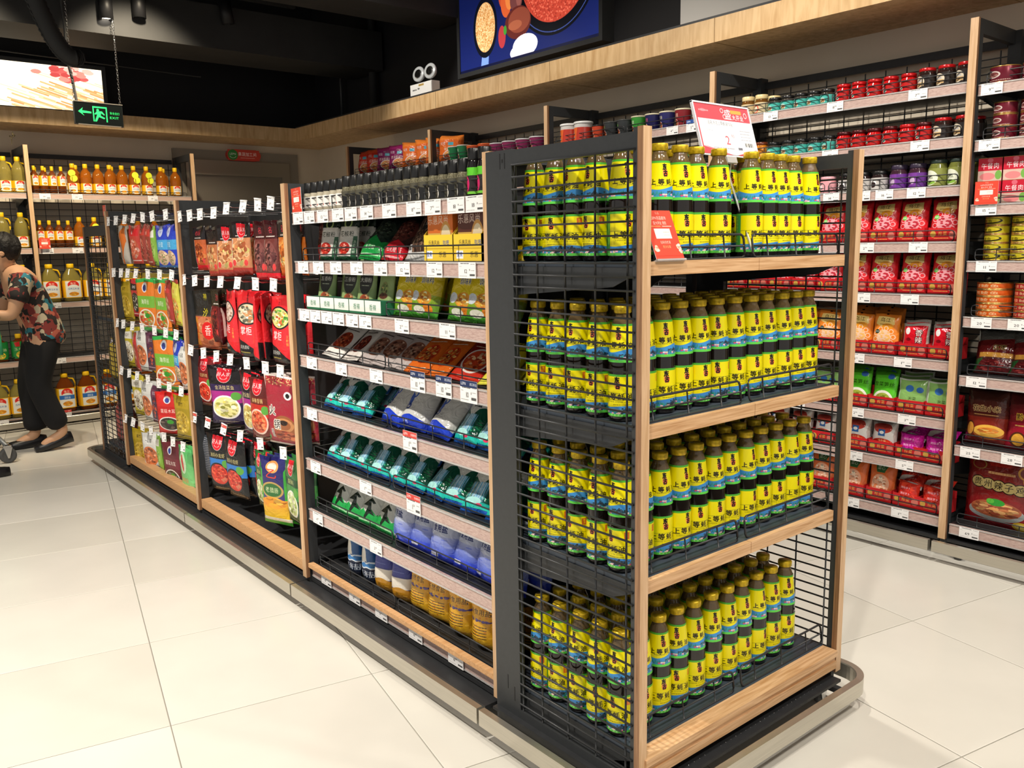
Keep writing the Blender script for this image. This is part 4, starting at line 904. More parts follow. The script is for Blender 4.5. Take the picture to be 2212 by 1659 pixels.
for i, (p, y, x) in enumerate([(SP1, 2.83, 1.45), (SP2, 2.735, 1.49), (SP2, 2.655, 1.45), (SP3, 2.545, 1.45), (SP4, 2.425, 1.45)]):
    isl(p, y, z+.01, ['green spice pouch with a black oval nearest the far post on the third shelf', 'green spice pouch set back between two others on the third shelf', 'green spice pouch with a black oval and cinnamon, middle of the third shelf pouches', 'green spice pouch with garlic on its front on the third island shelf', 'plain green pouch with leaves and no black oval on the third shelf'][i], 'green spice pouches', x=x, tilt=-9, yaw=r5.uniform(-4, 4))
for k in range(3): isl(SP4, 2.42-.004*k, z+.01, f'plain green pouch, {ORD[k+1]} in line behind the plain green front one', 'green spice pouches', x=1.50+.045*k, tilt=-9)
for i, y in enumerate([2.84, 2.735, 2.63, 2.525, 2.42]): isl(GTR, y, z, f'green and white display tray under the spice pouches, {ORD[i]} from the far post', 'green and white display trays', x=1.43)
for i, (y, yw, x) in enumerate([(2.29, 0, 1.45), (2.20, -4, 1.45), (2.0, -6, 1.45), (1.905, 0, 1.45), (1.815, -4, 1.45), (2.22, 0, 1.52), (2.17, 0, 1.57), (1.97, 0, 1.53)]):
    isl(YP, y, z, ['yellow chicken seasoning bag next to the plain green pouch', 'second yellow chicken seasoning bag from the green pouches', 'dark-shaded yellow seasoning bag after the gap on the third shelf', 'wide yellow seasoning bag near the post end of the third shelf', 'yellow seasoning bag touching the oak post side on the third shelf', 'yellow seasoning bag behind the first front pair', 'yellow seasoning bag two rows behind the first front pair', 'yellow seasoning bag behind the one after the gap'][i], 'yellow seasoning bags', x=x, tilt=-17, yaw=yw)
z = CZ[3]
L4 = [(0, 2.80), (1, 2.66), (2, 2.55), (2, 2.44), (2, 2.33), (3, 2.235), (3, 2.13), (4, 1.985), (5, 1.85)]
for i, (k, y) in enumerate(L4):
    isl(PKS[k], y, z, ['white marinade packet nearest the far post on the fourth shelf', 'second white marinade packet with dark meat picture', 'greyish rib soup packet, first of three', 'greyish rib soup packet, middle of three', 'greyish rib soup packet, last of three', 'orange barbecue seasoning packet, left one', 'orange barbecue seasoning packet, right one', 'dark red tofu seasoning packet with a bowl on it', 'yellow fish seasoning packet with a plate on it'][i], 'seasoning packets on the fourth island shelf', x=1.44, tilt=-52, yaw=r5.uniform(-6, 6))
    for q in range(1, 4): isl(PKS[k], y-.006*q, z+.0, f'seasoning packet, {ORD[q]} layer behind, {ORD[i]} stack from the far post on the fourth shelf', 'seasoning packets on the fourth island shelf', x=1.44+.028*q, tilt=-52)
z = CZ[4]
L5 = [(SALTG, 2.83), (SALTG, 2.72), (SALTG, 2.60), (SALTW, 2.41), (SALTW, 2.28), (SALTW, 2.135), (SALTG, 1.995), (SALTG, 1.90), (SALTG, 1.80)]
for i, (p, y) in enumerate(L5):
    k = 'green sea salt bag' if p is SALTG else 'white salt bag with a blue dragon'
    isl(p, y, z, f'{k} lying tilted, {ORD[i]} from the far post on the fifth island shelf', 'salt bags on the fifth island shelf', x=1.445, tilt=-40+r5.uniform(-4, 4), yaw=r5.uniform(-9, 9))
    isl(p, y-.03, z+.0, f'{k} behind the {ORD[i]} bag of the fifth island shelf', 'salt bags on the fifth island shelf', x=1.515, tilt=-48, yaw=r5.uniform(-9, 9))
z = CZ[5]
for i, y in enumerate([2.83, 2.72, 2.61, 2.50, 2.39, 2.28, 2.17, 2.06, 1.95, 1.83]):
    isl(SALTG, y, z, f'green sea salt bag, {ORD[i]} from the far post on the sixth island shelf', 'salt bags on the sixth island shelf', x=1.445, tilt=-41+r5.uniform(-5, 5), yaw=r5.uniform(-9, 9))
    isl(SALTG, y-.04, z+.005, f'green sea salt bag behind the {ORD[i]} one of the sixth island shelf', 'salt bags on the sixth island shelf', x=1.515, tilt=-48, yaw=r5.uniform(-9, 9))
z = CZ[6]
for i, y in enumerate([2.80, 2.69, 2.585, 2.475]):
    isl(SALTR, y, z, f'white salt bag with a green running figure, {ORD[i]} from the far post', 'salt bags on the seventh island shelf', x=1.45, tilt=-26, yaw=r5.uniform(-6, 6))
for i, y in enumerate([2.355, 2.245, 2.125, 2.01, 1.90, 1.80]):
    isl(SALTB, y, z, f'blue and white refined salt bag, {ORD[i]} from the green running-figure bags', 'salt bags on the seventh island shelf', x=1.45, tilt=[-8, -20, -12, -22, -16, -14][i], yaw=r5.uniform(-10, 10))
    isl(SALTB, y-.03, z, f'blue and white refined salt bag standing behind the {ORD[i]} one of the seventh shelf', 'salt bags on the seventh island shelf', x=1.525, tilt=-12, yaw=r5.uniform(-6, 6))
z = CZ[7]+.003
L8 = [(SALTD, 2.745, 'blue sea salt pack with a white dolphin, left of the two'), (SALTD, 2.64, 'blue sea salt pack with a white dolphin, right of the two'), (SALTN, 2.525, 'navy salt pack with a cream band next to the dolphin packs'), (SALTN, 2.41, 'navy salt pack with a cream band next to the golden packs'),
      (SALTO, 2.295, 'golden salt pack with a dark round emblem, next to the navy pack'), (SALTO, 2.185, 'golden salt pack with a dark round emblem, second one'), (SALTY, 2.07, 'golden salt pack with a red emblem, first one'), (SALTY, 1.95, 'golden salt pack with a red emblem and large lettering, middle one'), (SALTY, 1.84, 'golden salt pack with a red emblem near the end rack')]
for i, (p, y, lab) in enumerate(L8):
    isl(p, y, z, lab, 'salt packs on the bottom island shelf', x=1.475, tilt=-4, yaw=r5.uniform(-6, 6))
    isl(p, y-.005, z, lab+', the one behind it', 'salt packs on the bottom island shelf', x=1.555, tilt=-4, yaw=r5.uniform(-6, 6))

# ------------------------------------------------------------------ price tags on rails
TGM = {}
def tagp(x, y, z, rz, price, label, grp, top=None, tt='', w=.078, h=.043, tilt=0):
    k = (price, top, w)
    if k not in TGM:
        hh = h*(1.45 if top else 1); mb = MB().box(-w/2, w/2, 0, .0012, -h/2, hh-h/2, m=1); mb.quad((-w/2, -.0004, -h/2), (w/2, -.0004, -h/2), (w/2, -.0004, hh-h/2), (-w/2, -.0004, hh-h/2)); TGM[k] = mb.mesh('price_tag', [price_mat(price, top, tt), M['white']])
    o = link('price_tag', TGM[k], None, (x, y, z), (math.radians(tilt), 0, rz)); return tag(o, label, 'price tag', grp)
SHN = ['top', 'second', 'third', 'fourth', 'fifth', 'sixth', 'seventh', 'bottom']
TAGC = {0: [(2.882, '16.9'), (2.796, '12.9'), (2.695, '13.8'), (2.587, '7.90'), (2.5, '14.9'), (2.399, '14.9'), (2.264, '9.80'), (2.128, '8.90'), (2.031, '7.90'), (1.92, '18.8'), (1.835, '18.8')],
1: [(2.864, '1.90'), (2.746, '3.90'), (2.619, '16.8'), (2.479, '17.8'), (2.329, '13.8'), (2.2, '12.8'), (2.032, '12.8'), (1.876, '12.8')],
2: [(2.874, '2.50'), (2.79, '3.80'), (2.704, '3.80'), (2.619, '3.90'), (2.524, '2.90'), (2.438, '5.90'), (2.217, '2.50'), (1.977, '11.8')],
3: [(2.837, '6.90'), (2.617, '3.90'), (2.383, '3.90'), (2.14, '10.8', 'n'), (2.004, '10.8', 'n'), (1.883, '10.8', 'n')],
4: [(2.858, '1.90'), (2.195, '1.50', 'r')], 5: [(2.853, '2.90'), (2.485, '1.90'), (2.188, '1.50', 'r')], 6: [(2.858, '4.90'), (2.434, '3.90')],
7: [(2.816, '6.90'), (2.601, '6.90'), (2.418, '9.90'), (2.205, '6.80'), (1.984, '6.80')]}
TOPS = {'n': ('1c2f5c', '进口商品', 'navy-topped '), 'r': ('d8443c', '惊爆特惠', 'red-topped '), 'b': ('24509a', '进口商品', 'blue-topped ')}
for k, L in TAGC.items():
    for i, q in enumerate(L):
        tp = TOPS.get(q[2]) if len(q) > 2 else None
        tagp(IX+.0185, q[0], CZ[k]-.0215, FACE_W, q[1], f'{tp[2] if tp else ""}price tag {q[1]}, {ORD[i]} from the far post on the {SHN[k]} salt bay rail', 'price tags on the salt bay', *(tp[:2] if tp else (None, '')))
# right wall tags: bay -> shelf -> tags
WT = {1: {0: [(2.447, '13.8'), (2.118, '8.90'), (1.751, '7.90')], 1: [(2.45, '13.8'), (2.133, '8.90'), (1.731, '7.80')], 2: [(2.119, '14.9'), (1.974, '14.9'), (1.872, '16.8'), (1.735, '12.8')],
 3: [(2.56, '2.90'), (2.2, '2.90'), (1.945, '2.90'), (1.714, '2.50')], 4: [(2.4, '2.90'), (1.951, '2.90'), (1.737, '1.90')], 5: [(2.3, '1.50'), (1.964, '1.50'), (1.751, '1.50')], 6: [(2.25, '2.90'), (1.954, '2.90'), (1.72, '3.90')], 7: [(2.2, '2.80'), (1.95, '2.80'), (1.719, '5.90')], 8: [(1.955, '3.90'), (1.727, '1.50')]},
 0: {0: [(1.465, '9.90')], 1: [(1.46, '9.90')], 2: [(1.456, '15.8')], 3: [(1.44, '11.9')], 4: [(1.444, '20.9'), (1.307, '20.9')], 5: [(1.447, '12.8')], 6: [(1.452, '25.8'), (1.294, '28.9')], 7: [(1.434, '69.9')]},
 2: {0: [(3.043, '4.90'), (2.911, '5.90', 'b')]}, 3: {0: [(4.856, '4.90')]}, 4: {0: [(6.406, '9.90'), (6.014, '9.90')]}}
BN = ['tinned meat bay', 'red jar bay', 'instant cup bay', 'orange tub bay', 'noodle bag bay']
for b_, D_ in WT.items():
    for k, L in D_.items():
        for i, q in enumerate(L):
            tp = TOPS.get(q[2]) if len(q) > 2 else None; zz = (RZ1 if b_ == 0 else RZ)[k]
            tagp(WX+.0185, q[0], zz-.0215, FACE_W, q[1], f'{tp[2] if tp else ""}price tag {q[1]}, {ORD[i]} from the far end on the {ORD[k]} shelf of the {BN[b_]}', 'price tags on the right wall', *(tp[:2] if tp else (None, '')))
for k, L in {0: [1.488, 1.714, 2.284], 1: [1.471, 1.681], 2: [1.486], 3: [1.48], 4: [1.482]}.items():
    for i, x in enumerate(L): tagp(x, BY+.0185, BZ[k]-.0215, 0, '39.9', f'small price tag, {ORD[i]} on the {ORD[k]} oil shelf beside the steel door', 'price tags on the oil shelves', *(('d8443c', '特惠') if k == 4 else (None, '')))
tagp(1.042, BY+.0185, BZ[4]-.0215, 0, '69.9', 'small price tag on the bottom oil shelf behind the shopper', 'price tags on the oil shelves')
# ------------------------------------------------------------------ hook bays of the island
hk = MB().tube([(0, .36, .0), (0, .02, .0), (0, .005, .006), (0, 0, .016)], .0022, 5).tube([(0, .36, .018), (0, .01, .018)], .0018, 5).mesh('display_hook', M['chrome'])
hw, hh = .046, .042
HT = {}
def hook(y, z, k, red, label):
    o = link('display_hook', hk, None, (IX+.012, y, z+.020), (0, 0, FACE_W)); tag(o, label, 'hook', 'display hooks with price plates')
    key = ('9.90', red)
    if key not in HT:
        mb = MB().box(-hw/2, hw/2, 0, .0015, -hh, .004, m=1); mb.quad((-hw/2, -.0005, -hh), (hw/2, -.0005, -hh), (hw/2, -.0005, .002), (-hw/2, -.0005, .002)); mb.tube([(-hw/2, 0, .004), (hw/2, 0, .004)], .003, 6, m=1); mb.tube([(-hw/2, 0, -hh), (hw/2, 0, -hh)], .0018, 6, m=1)
        HT[key] = mb.mesh('price_plate', [price_mat('9.90', 'd05048' if red else None, ''), M['white']])
    p = link('price_plate', HT[key], o, (0, -.004, .014), (math.radians(-6+((k*37) % 13)-6), math.radians(((k*53) % 17)-8), math.radians(8))); return o
HB = [[4.10, 3.958, 3.824, 3.659, 3.512, 3.337, 3.2, 3.079], [4.107, 3.953, 3.797, 3.635, 3.447, 3.27, 3.099], [4.074, 3.912, 3.75, 3.588, 3.416, 3.227, 3.086], [4.10, 3.917, 3.719, 3.535, 3.33, 3.107]]
HA = [[5.298, 5.132, 4.959, 4.799, 4.646, 4.497, 4.287], [5.273, 5.123, 4.993, 4.839, 4.64, 4.447, 4.261], [5.3, 5.167, 4.99, 4.822, 4.609, 4.426, 4.266], [5.29, 5.136, 4.984, 4.798, 4.609, 4.441, 4.258], [5.3, 5.138, 4.971, 4.823, 4.599, 4.455, 4.3]]
k = 0
for nm, G, ZZ in (('hotpot pouch bay', HB, [1.484, 1.192, .862, .535]), ('far dried food bay', HA, [1.501, 1.212, .922, .643, .355])):
    for r_, L in enumerate(G):
        for i, y in enumerate(L): k += 1; hook(y, ZZ[r_]+(.012 if (r_ == 0 and i >= 4 and G is HB) else 0), k, G is HB and r_ == 3 and i < 3, f'display hook with white price plate, {ORD[i]} from the far post, {ORD[r_]} row of the {nm}')
# a few printed pouch films
def shield(c, cx, cy, s):
    c.e_(cx, cy, s, s*.62, 'e4e0e0'); c.e_(cx, cy, s*.95, s*.59, 'd81c2c'); c.r_(cx-s*.98, cy-s*.6, cx+s*.98, cy-s*.1, 'd81c2c'); c.t_('好人家', cx, cy-s*.1, s*.42, 'ffffff', ax=1.05); c.e_(cx, cy+s*.16, s*.5, s*.18, 'ffffff', hole=.75, lo=cy+s*.16)
LOB = ['d83c2c', 'e85838', 'b82418', 'f08868', 'c83020']
def d_hjr(bg, title, fc, mid=None, rim='f0ece4', top='1a1416'):
    def f(c):
        c.r_(0, 0, 1, .3, top); shield(c, .5, .15, .2); c.t_(title, .5, .36, .085, 'e8d890', ax=.95)
        if mid: c.r_(0, .42, 1, .62, mid)
        c.food(.48, .70, .36, .18, fc, 70, .2, rim); c.e_(.8, .5, .14, .07, '5aa040'); c.small(.2, .95, .8, 'b0a890', .015)
    return f
def d_clear(top, txt, fc, bot):
    def f(c):
        c.r_(0, 0, 1, .3, top); c.t_(txt, .5, .15, .13, 'd83040' if top != 'd42030' else 'ffffff', ax=.9); c.small(.2, .25, .8, 'd8d0c8', .02); c.food(.5, .6, .46, .26, fc, 90, .2); c.r_(.05, .32, .12, .85, 'd8c8c0'); c.r_(0, .88, 1, 1, bot)
        c.e_(.2, .78, .09, .06, 'd84040'); c.e_(.8, .78, .09, .06, 'd84040')
    return f
def d_pouch(fc):
    def f(c):
        c.grad(0, .8, 'd8242c', 'e03038'); c.t_('三', .5, .05, .05, '2a1410'); c.t_('小龙', .5, .09, .06, '2a1410', vert=True); c.food(.5, .33, .40, .15, fc, 70, .2, '1c1c20'); c.t_('掌柜', .44, .60, .15, 'ffffff', ax=1.05); c.t_('三鲜锅', .86, .66, .055, 'f0c050', vert=True)
        c.p_([(0, .72), (.4, .78), (.75, .88), (1, .98), (1, 1), (0, 1)], '1c1a1c'); c.t_('清汤调料', .38, .86, .07, 'f0f0e8'); c.small(.2, .93, .6, 'b0a040', .015)
    return f
def d_hot(c):
    c.r_(0, 0, 1, 1, 'e8dcd4'); c.r_(.04, .03, 1, .97, 'a02838'); 
    for i in range(80): c.e_(c.r.uniform(.05, 1), c.r.uniform(.03, .13), .02, .01, ['c89060', '8a4a30', 'e0b080'][i % 3])
    c.e_(.8, .27, .1, .06, 'f0f0f0'); c.e_(.8, .27, .05, .035, '1c1c1c'); c.e_(.62, .72, .33, .16, '9a5a34'); c.e_(.62, .66, .12, .045, '2a1a14'); c.e_(.62, .7, .28, .1, 'c88a58', hole=.5); c.food(.6, .86, .35, .08, ['a04028', 'c87048', '702818'], 40, .25)
    c.t_('火', .28, .5, .17, '120c0c', out='f0e8e0'); c.t_('锅', .42, .7, .15, '120c0c', out='f0e8e0'); c.t_('底料', .26, .84, .07, '120c0c', vert=True, out='f0e8e0'); c.p_([(0, .8), (.12, .9), (.04, .97), (0, .97)], '5ab060')
def d_script(c): 
    c.r_(0, 0, 1, .42, '262420'); c.t_('神', .5, .12, .12, 'd8c828'); c.t_('沙', .55, .38, .17, 'e0d020'); c.r_(0, .44, 1, 1, 'b8603c'); c.food(.5, .7, .45, .25, ['c87850', 'a85838', 'd89870'], 50, .25); c.e_(.62, .68, .28, .15, 'd82020'); c.t_('香', .62, .68, .2, 'f8e8e0'); c.r_(.02, .46, .22, .95, 'c88030'); c.t_('麻辣味', .12, .7, .1, 'c02818', vert=True)
def d_long(c):
    c.r_(0, 0, 1, .45, '2a2868'); c.p_([(0, .1), (.16, .2), (.16, 1), (0, 1)], '3cae3c'); c.p_([(1, .1), (.9, .2), (.9, 1), (1, 1)], '3cae3c'); c.e_(.52, .14, .22, .09, 'e8a058'); c.e_(.52, .14, .16, .06, 'f0e0d0'); c.t_('乙', .5, .24, .17, 'e04028', ax=1.2); c.e_(.5, .48, .38, .12, 'b89858'); c.e_(.5, .48, .32, .095, '2f6a34'); c.t_('老腊肠', .5, .48, .09, 'd8e0b0', ax=.8); c.grad(.62, .9, 'e0982c', 'f0c820'); c.food(.5, .66, .4, .08, ['e8982c', 'f0b848', 'c87818'], 20, .4); c.r_(0, .9, 1, .95, 'e0dcc8'); c.r_(0, .95, 1, 1, '48b83c')
def d_sachima(bg, mid, txt, fc, logo=True, edge=None):
    def f(c):
        if edge: c.r_(0, 0, 1, .07, edge); c.r_(0, .93, 1, 1, edge)
        if logo: c.e_(.5, .17, .13, .09, 'f0f0f4'); c.e_(.5, .18, .08, .06, '3a4aa0')
        c.r_(.04, .33, .96, .55, mid); c.t_(txt, .5, .44, .11, 'f8f4e8', ax=.95); c.food(.5, .75, .36, .15, fc, 60, .2, 'f0ece4'); c.e_(.55, .7, .12, .05, '3c9a30')
    return (bg, f)
def d_plain(bg, txt, fc, tc='2a1c14', band='f0ece0'):
    def f(c): c.r_(.08, .1, .92, .28, band); c.t_(txt, .5, .19, .1, tc, ax=.9); c.food(.5, .6, .4, .26, fc, 60, .2); c.small(.1, .9, .9, tc, .02)
    return (bg, f)
HP = {}
def hp(key, w, h, bg, f, style='pillow', t=.03):
    HP[key] = (w, h, Proto('hanging_pouch', 'pouch', pouch_mesh('hanging_pouch', w, h, t, style, film('pouch_film', art(200, int(200*h/w), bg, f, len(HP)+3), .45), 50+len(HP))))
hp('b0', .142, .20, 'b85a30', d_clear('1c1618', '老火锅', ['c86030', 'a84820', 'e08848', '7a3018'], 'd82030'))
hp('b1', .15, .205, 'b06a40', d_clear('1c1618', '', ['c88050', 'b06038', 'd8a070', 'c8b070'], 'c04038'), 'header')
def f(c): d_clear('1c1618', '', ['d89868', 'c07848', 'e8b888', 'c8b870', '9a5030'], 'b03830')(c); shield(c, .5, .17, .22); c.t_('红油火锅', .5, .32, .06, 'ffffff')
hp('b2', .155, .215, 'c08058', f, 'header')
hp('b4', .10, .23, '6a3430', d_clear('401418', '名', ['7a4440', '5a2c2c', '94605a', '442020'], 'e02030'), 'header')
hp('b6', .12, .21, 'c86a20', d_clear('1c1618', '名扬', ['d8782c', 'e89848', 'b85818', 'c8c080'], 'e0702c'), 'header')
hp('c0', .19, .275, '4a3a34', d_script, 'header', .04)
hp('c1', .10, .24, '5a1418', d_clear('2a2418', '沙', ['7a1c1c', '5a1014', '8a2c28', '3a080c'], '4a1014'), 'header', .05)
hp('c2', .17, .275, 'd8242c', d_pouch(['e8c8b8', 'c8a898', 'f0e0d8', 'a88070']), 'stand', .06)
hp('c3', .19, .265, 'd8242c', d_pouch(['d8c8a8', 'a8a088', 'e8e0c8', '6a6a58', 'c88858']), 'stand', .065)
hp('c4', .18, .26, 'd8242c', d_pouch(['e0d888', 'c8c058', 'f0f0d8', 'e05830', '58a040']), 'stand', .06)
hp('d0', .16, .235, '7a2420', d_hjr('7a2420', '红烧牛肉', LOB, 'b8302c', 'f0e0d8', '7a1c20'))
hp('d1', .195, .27, '2c1a4a', d_hjr('2c1a4a', '金汤酸菜鱼', ['e8e098', 'c8c060', 'f4f0c8', 'a8a848'], 'a82488', 'f8f4f0'), 'pillow', .04)
hp('d2', .175, .275, '241838', d_hjr('241838', '老坛酸菜', ['d8c070', 'f0e8a8', 'b89848'], 'a82488', 'e8e8e8'))
hp('d3', .175, .265, '6a2018', d_hjr('6a2018', '麻辣香锅', ['d85838', 'e88858', 'a83018'], 'c02c20', 'e8c8b8', '5a1a18'))
hp('d4', .205, .285, 'a02838', d_hot, 'pillow', .045)
hp('e0', .18, .275, '101418', d_hjr('101418', '油焖小龙虾', LOB, '2878c8', '1c1c24', '141416'), 'pillow', .035)
hp('e1', .12, .22, '3a4048', lambda c: [c.small(.1, .05+.04*k_, .9, '8a8a90', .015) for k_ in range(22)])
hp('e2', .14, .25, '1c4a28', d_hjr('1c4a28', '清汤料', ['c8d890', '98b058', 'e8e8c8'], '3c8a40', 'e8e8e0', '2a6a34'))
hp('e3', .135, .295, '3a3878', d_long, 'pillow', .04)
hp('a0', .14, .215, 'c8c0b4', lambda c: (c.p_([(.3, .2), (.9, 0), (.95, .4), (.4, 1), (.2, 1)], 'e87828'), c.food(.3, .6, .2, .3, ['b8a898', 'd8d0c8', '8a7868'], 30, .3)))
hp('a1', .15, .21, 'c84438', d_plain('c84438', '酱', ['c85840', 'e08060', 'f0b0a0'], 'ffffff', 'd82028')[1])
hp('a2', .12, .21, '9a4034', d_plain('9a4034', '腊肉', ['8a3028', 'b85848', 'd89888'], 'f0e0d0', 'c83c30')[1])
hp('a3', .09, .20, '8ab848', d_plain('8ab848', '菜', ['a8c868', '78a038'], '2a4a14')[1])
def f(c): c.grad(0, .35, '2030b0', '2848c8'); c.e_(.5, .16, .16, .12, 'c8d0e8'); c.t_('元贞', .5, .16, .08, '2838a0'); c.r_(0, .35, 1, .58, '48a8e0'); c.t_('虾皮', .5, .46, .14, 'd8f0f8'); c.food(.5, .77, .4, .18, ['d8b898', 'c8a080', 'e8d0b0', 'b89070', '6aa040'], 90, .14); c.r_(0, .95, 1, 1, '2878d8')
hp('a4', .16, .215, '2840c0', f)
bg, f = d_sachima('e8802c', '7ab840', '海带丝', ['c87830', 'e8b868', '7ab048', 'd84830', 'f0e8c8'], True, '38b050'); hp('a5', .20, .285, bg, f)
bg, f = d_sachima('d82c28', 'c82020', '菌菇木耳', ['3a3430', '584c44', '284028', '706058'], True); hp('a6', .185, .24, bg, f)
bg, f = d_sachima('6a2430', '7a2c38', '菌菇木耳', ['3a4438', '586458', '203020', '708070'], True); hp('a7', .19, .27, bg, f)
bg, f = d_plain('c8b838', '香菇片', ['e0d8c0', 'c8b898', '8a6848', 'f0e8d8'], '4a3a20'); hp('a8', .16, .235, bg, f)
bg, f = d_plain('a83c34', '梅菜', ['a85040', 'c87860', 'e0a890'], 'f8e8e0', 'c83838'); hp('a9', .12, .225, bg, f)
bg, f = d_plain('dcdcd8', '一品菇', ['d87848', 'e8a078', 'a86040'], '2a2a2a', 'e8e8e4'); hp('aa', .165, .225, bg, f)
bg, f = d_plain('5a2a4a', '紫菜', ['483048', '6a4a60', 'c85840'], 'e8d8e8', '704058'); hp('ab', .14, .21, bg, f)
def f(c): c.grad(0, 1, '58b868', '98dc90'); c.e_(.45, .3, .25, .2, 'd0ecc8'); c.e_(.45, .3, .08, .16, 'd83838'); c.t_('鲜味汤', .5, .62, .1, 'e87858'); c.small(.2, .72, .8, 'f0a050', .03)
hp('ac', .17, .285, '68c078', f)
bg, f = d_plain('a89020', '腐竹', ['c8a838', 'a88820', 'e8c858'], '3a2c10', 'b89c28'); hp('ad', .165, .235, bg, f)
bg, f = d_plain('c83038', '黑木耳', ['282828', '484040', 'd8c8b8'], 'ffffff', '202020'); hp('ae', .15, .21, bg, f)
bg, f = d_plain('d8d050', '粉丝', ['e8a048', 'f0d088', '88b048'], 'c83830', 'e0d860'); hp('af', .14, .215, bg, f)
def hang(key, y, zt, yaw, lab, x=1.435, n=3, back=None, w=None, dz=None):
    W_, H_, P_ = HP[key]; sx = (w/W_) if w else 1
    for q in range(n):
        P_.put((x+q*.034, y-(.004*q), zt-H_*(dz or 1)), (math.radians(2), 0, FACE_W+math.radians(yaw+(r5.uniform(-5, 5) if q else 0))), lab if q == 0 else f'{lab}, {ORD[q]} behind it', 'hanging food pouches', (sx, 1, dz or 1))
hang('b0', 4.0, 1.452, 4, 'black-topped pouch of orange hotpot base with red lettering, top row', w=.142)
hang('b1', 3.86, 1.43, 2, 'transparent orange pouch half hidden, left of the red shield pouches')
hang('b2', 3.70, 1.447, 8, 'clear hotpot base pouch with red shield logo, first in the top row')
hang('b2', 3.53, 1.457, 8, 'clear hotpot base pouch with red shield logo, second in the top row')
hang('b4', 3.325, 1.452, 0, 'tall dark red clear pouch with a bright red bottom, left of two')
hang('b4', 3.225, 1.452, 0, 'tall dark red clear pouch with a bright red bottom, right of two')
hang('b6', 3.11, 1.45, 0, 'amber pouch with a black header next to the oak post, top row')
hang('c0', 4.0, 1.16, 14, 'transparent pouch with yellow brush script and a red round seal')
hang('c1', 3.853, 1.165, 0, 'bundle of dark red clear packs with yellow script, first', w=.12)
hang('c1', 3.80, 1.165, -30, 'bundle of dark red clear packs with yellow script, second', w=.12, n=2)
hang('c2', 3.66, 1.17, -8, 'red standing pouch turned sideways with an oyster dish picture')
hang('c3', 3.46, 1.167, 14, 'large red pouch with a black bowl of mushrooms, second row')
hang('c3', 3.36, 1.165, -34, 'red pouch turned away behind the large mushroom bowl pouch', n=2)
hang('c4', 3.16, 1.163, 6, 'red pouch with a bowl of yellow soup beside the oak post', dz=1)
hang('d0', 4.06, .84, 5, 'brown and red beef sauce pouch, first in the third row')
hang('d1', 3.80, .824, 28, 'large purple pouch with a white bowl of golden pickled fish soup', n=3)
hang('d2', 3.53, .824, 5, 'dark purple pickled cabbage pouch behind the large purple one')
hang('d3', 3.42, .81, 5, 'dark brown and red spicy pot pouch left of the hotpot one', n=2)
hang('d4', 3.215, .842, 10, 'maroon hotpot base pouch with a copper pot and black calligraphy')
hang('e0', 4.22, .46, -35, 'black and blue crayfish pouch turned sideways by the far post', n=1, dz=.9)
hang('e1', 4.12, .455, 10, 'grey back side of a pouch full of small print')
hang('e0', 3.93, .488, 14, 'black crayfish sauce pouch with a red dish, first facing front')
hang('e0', 3.74, .494, 4, 'black crayfish sauce pouch with a red dish, second, hanging lower')
hang('e0', 3.62, .494, -8, 'black crayfish sauce pouch in the shadow behind the second', n=2, x=1.50)
hang('e2', 3.47, .485, 0, 'green soup pouch behind the long purple and yellow one', w=.11)
hang('e3', 3.325, .49, 14, 'long purple, green and yellow pouch hanging lowest in the bay', w=.17)
hang('e2', 3.15, .515, 0, 'dark green pouch with a red shield beside the oak post', dz=1.1)
A1 = [('a0', 5.215, 1.49, 5), ('a1', 4.99, 1.487, 6), ('a2', 4.84, 1.488, 0), ('a2', 4.745, 1.48, 0), ('a3', 4.67, 1.47, 0), ('a4', 4.51, 1.474, 10), ('a4', 4.38, 1.472, 0)]
A2 = [('ad', 5.27, 1.178, 3), ('ae', 5.08, 1.188, 5), ('a5', 4.885, 1.198, 12), ('a5', 4.62, 1.198, 3), ('a9', 4.5, 1.198, 0), ('af', 4.40, 1.185, 0)]
A3 = [('a8', 5.29, .910, 5), ('a9', 5.15, .885, 0), ('aa', 5.015, .905, 4), ('ab', 4.865, .902, 6), ('a5', 4.64, .90, 18), ('a4', 4.42, .895, 0), ('aa', 4.33, .87, 0)]
A4 = [('a8', 5.18, .633, 6), ('aa', 5.0, .618, 4), ('ab', 4.885, .604, 0), ('a6', 4.64, .60, 26), ('ad', 4.44, .607, 8)]
A5 = [('ad', 5.24, .31, 14), ('aa', 5.02, .32, 18), ('a3', 4.88, .328, 0), ('a7', 4.67, .325, 14), ('ac', 4.43, .34, 2)]
NMK = {'a0': 'clear pouch with an orange diagonal', 'a1': 'bright red sauce pouch', 'a2': 'dark red preserved meat pouch', 'a3': 'green vegetable pouch', 'a4': 'blue dried shrimp pouch', 'a5': 'orange, green and red kelp pouch', 'a6': 'red black-fungus pouch with a bowl', 'a7': 'maroon black-fungus pouch with a bowl', 'a8': 'yellow mushroom slice pouch', 'a9': 'red preserved vegetable pouch', 'aa': 'white mushroom pouch', 'ab': 'purple seaweed pouch', 'ac': 'long pale green soup bag', 'ad': 'olive yellow bean stick pouch', 'ae': 'red and black fungus pouch', 'af': 'yellow noodle pouch'}
for r_, L in enumerate((A1, A2, A3, A4, A5)):
    for i, (kk, y, zt, yw) in enumerate(L):
        dz = min(1, (zt-[1.262, .93, .65, .375, .06][r_])/HP[kk][1]) if kk not in ('a5', 'ac') else 1
        hang(kk, y, zt, yw, f'{NMK[kk]}, {ORD[i]} in the {ORD[r_]} row of the far bay', n=2, dz=dz)
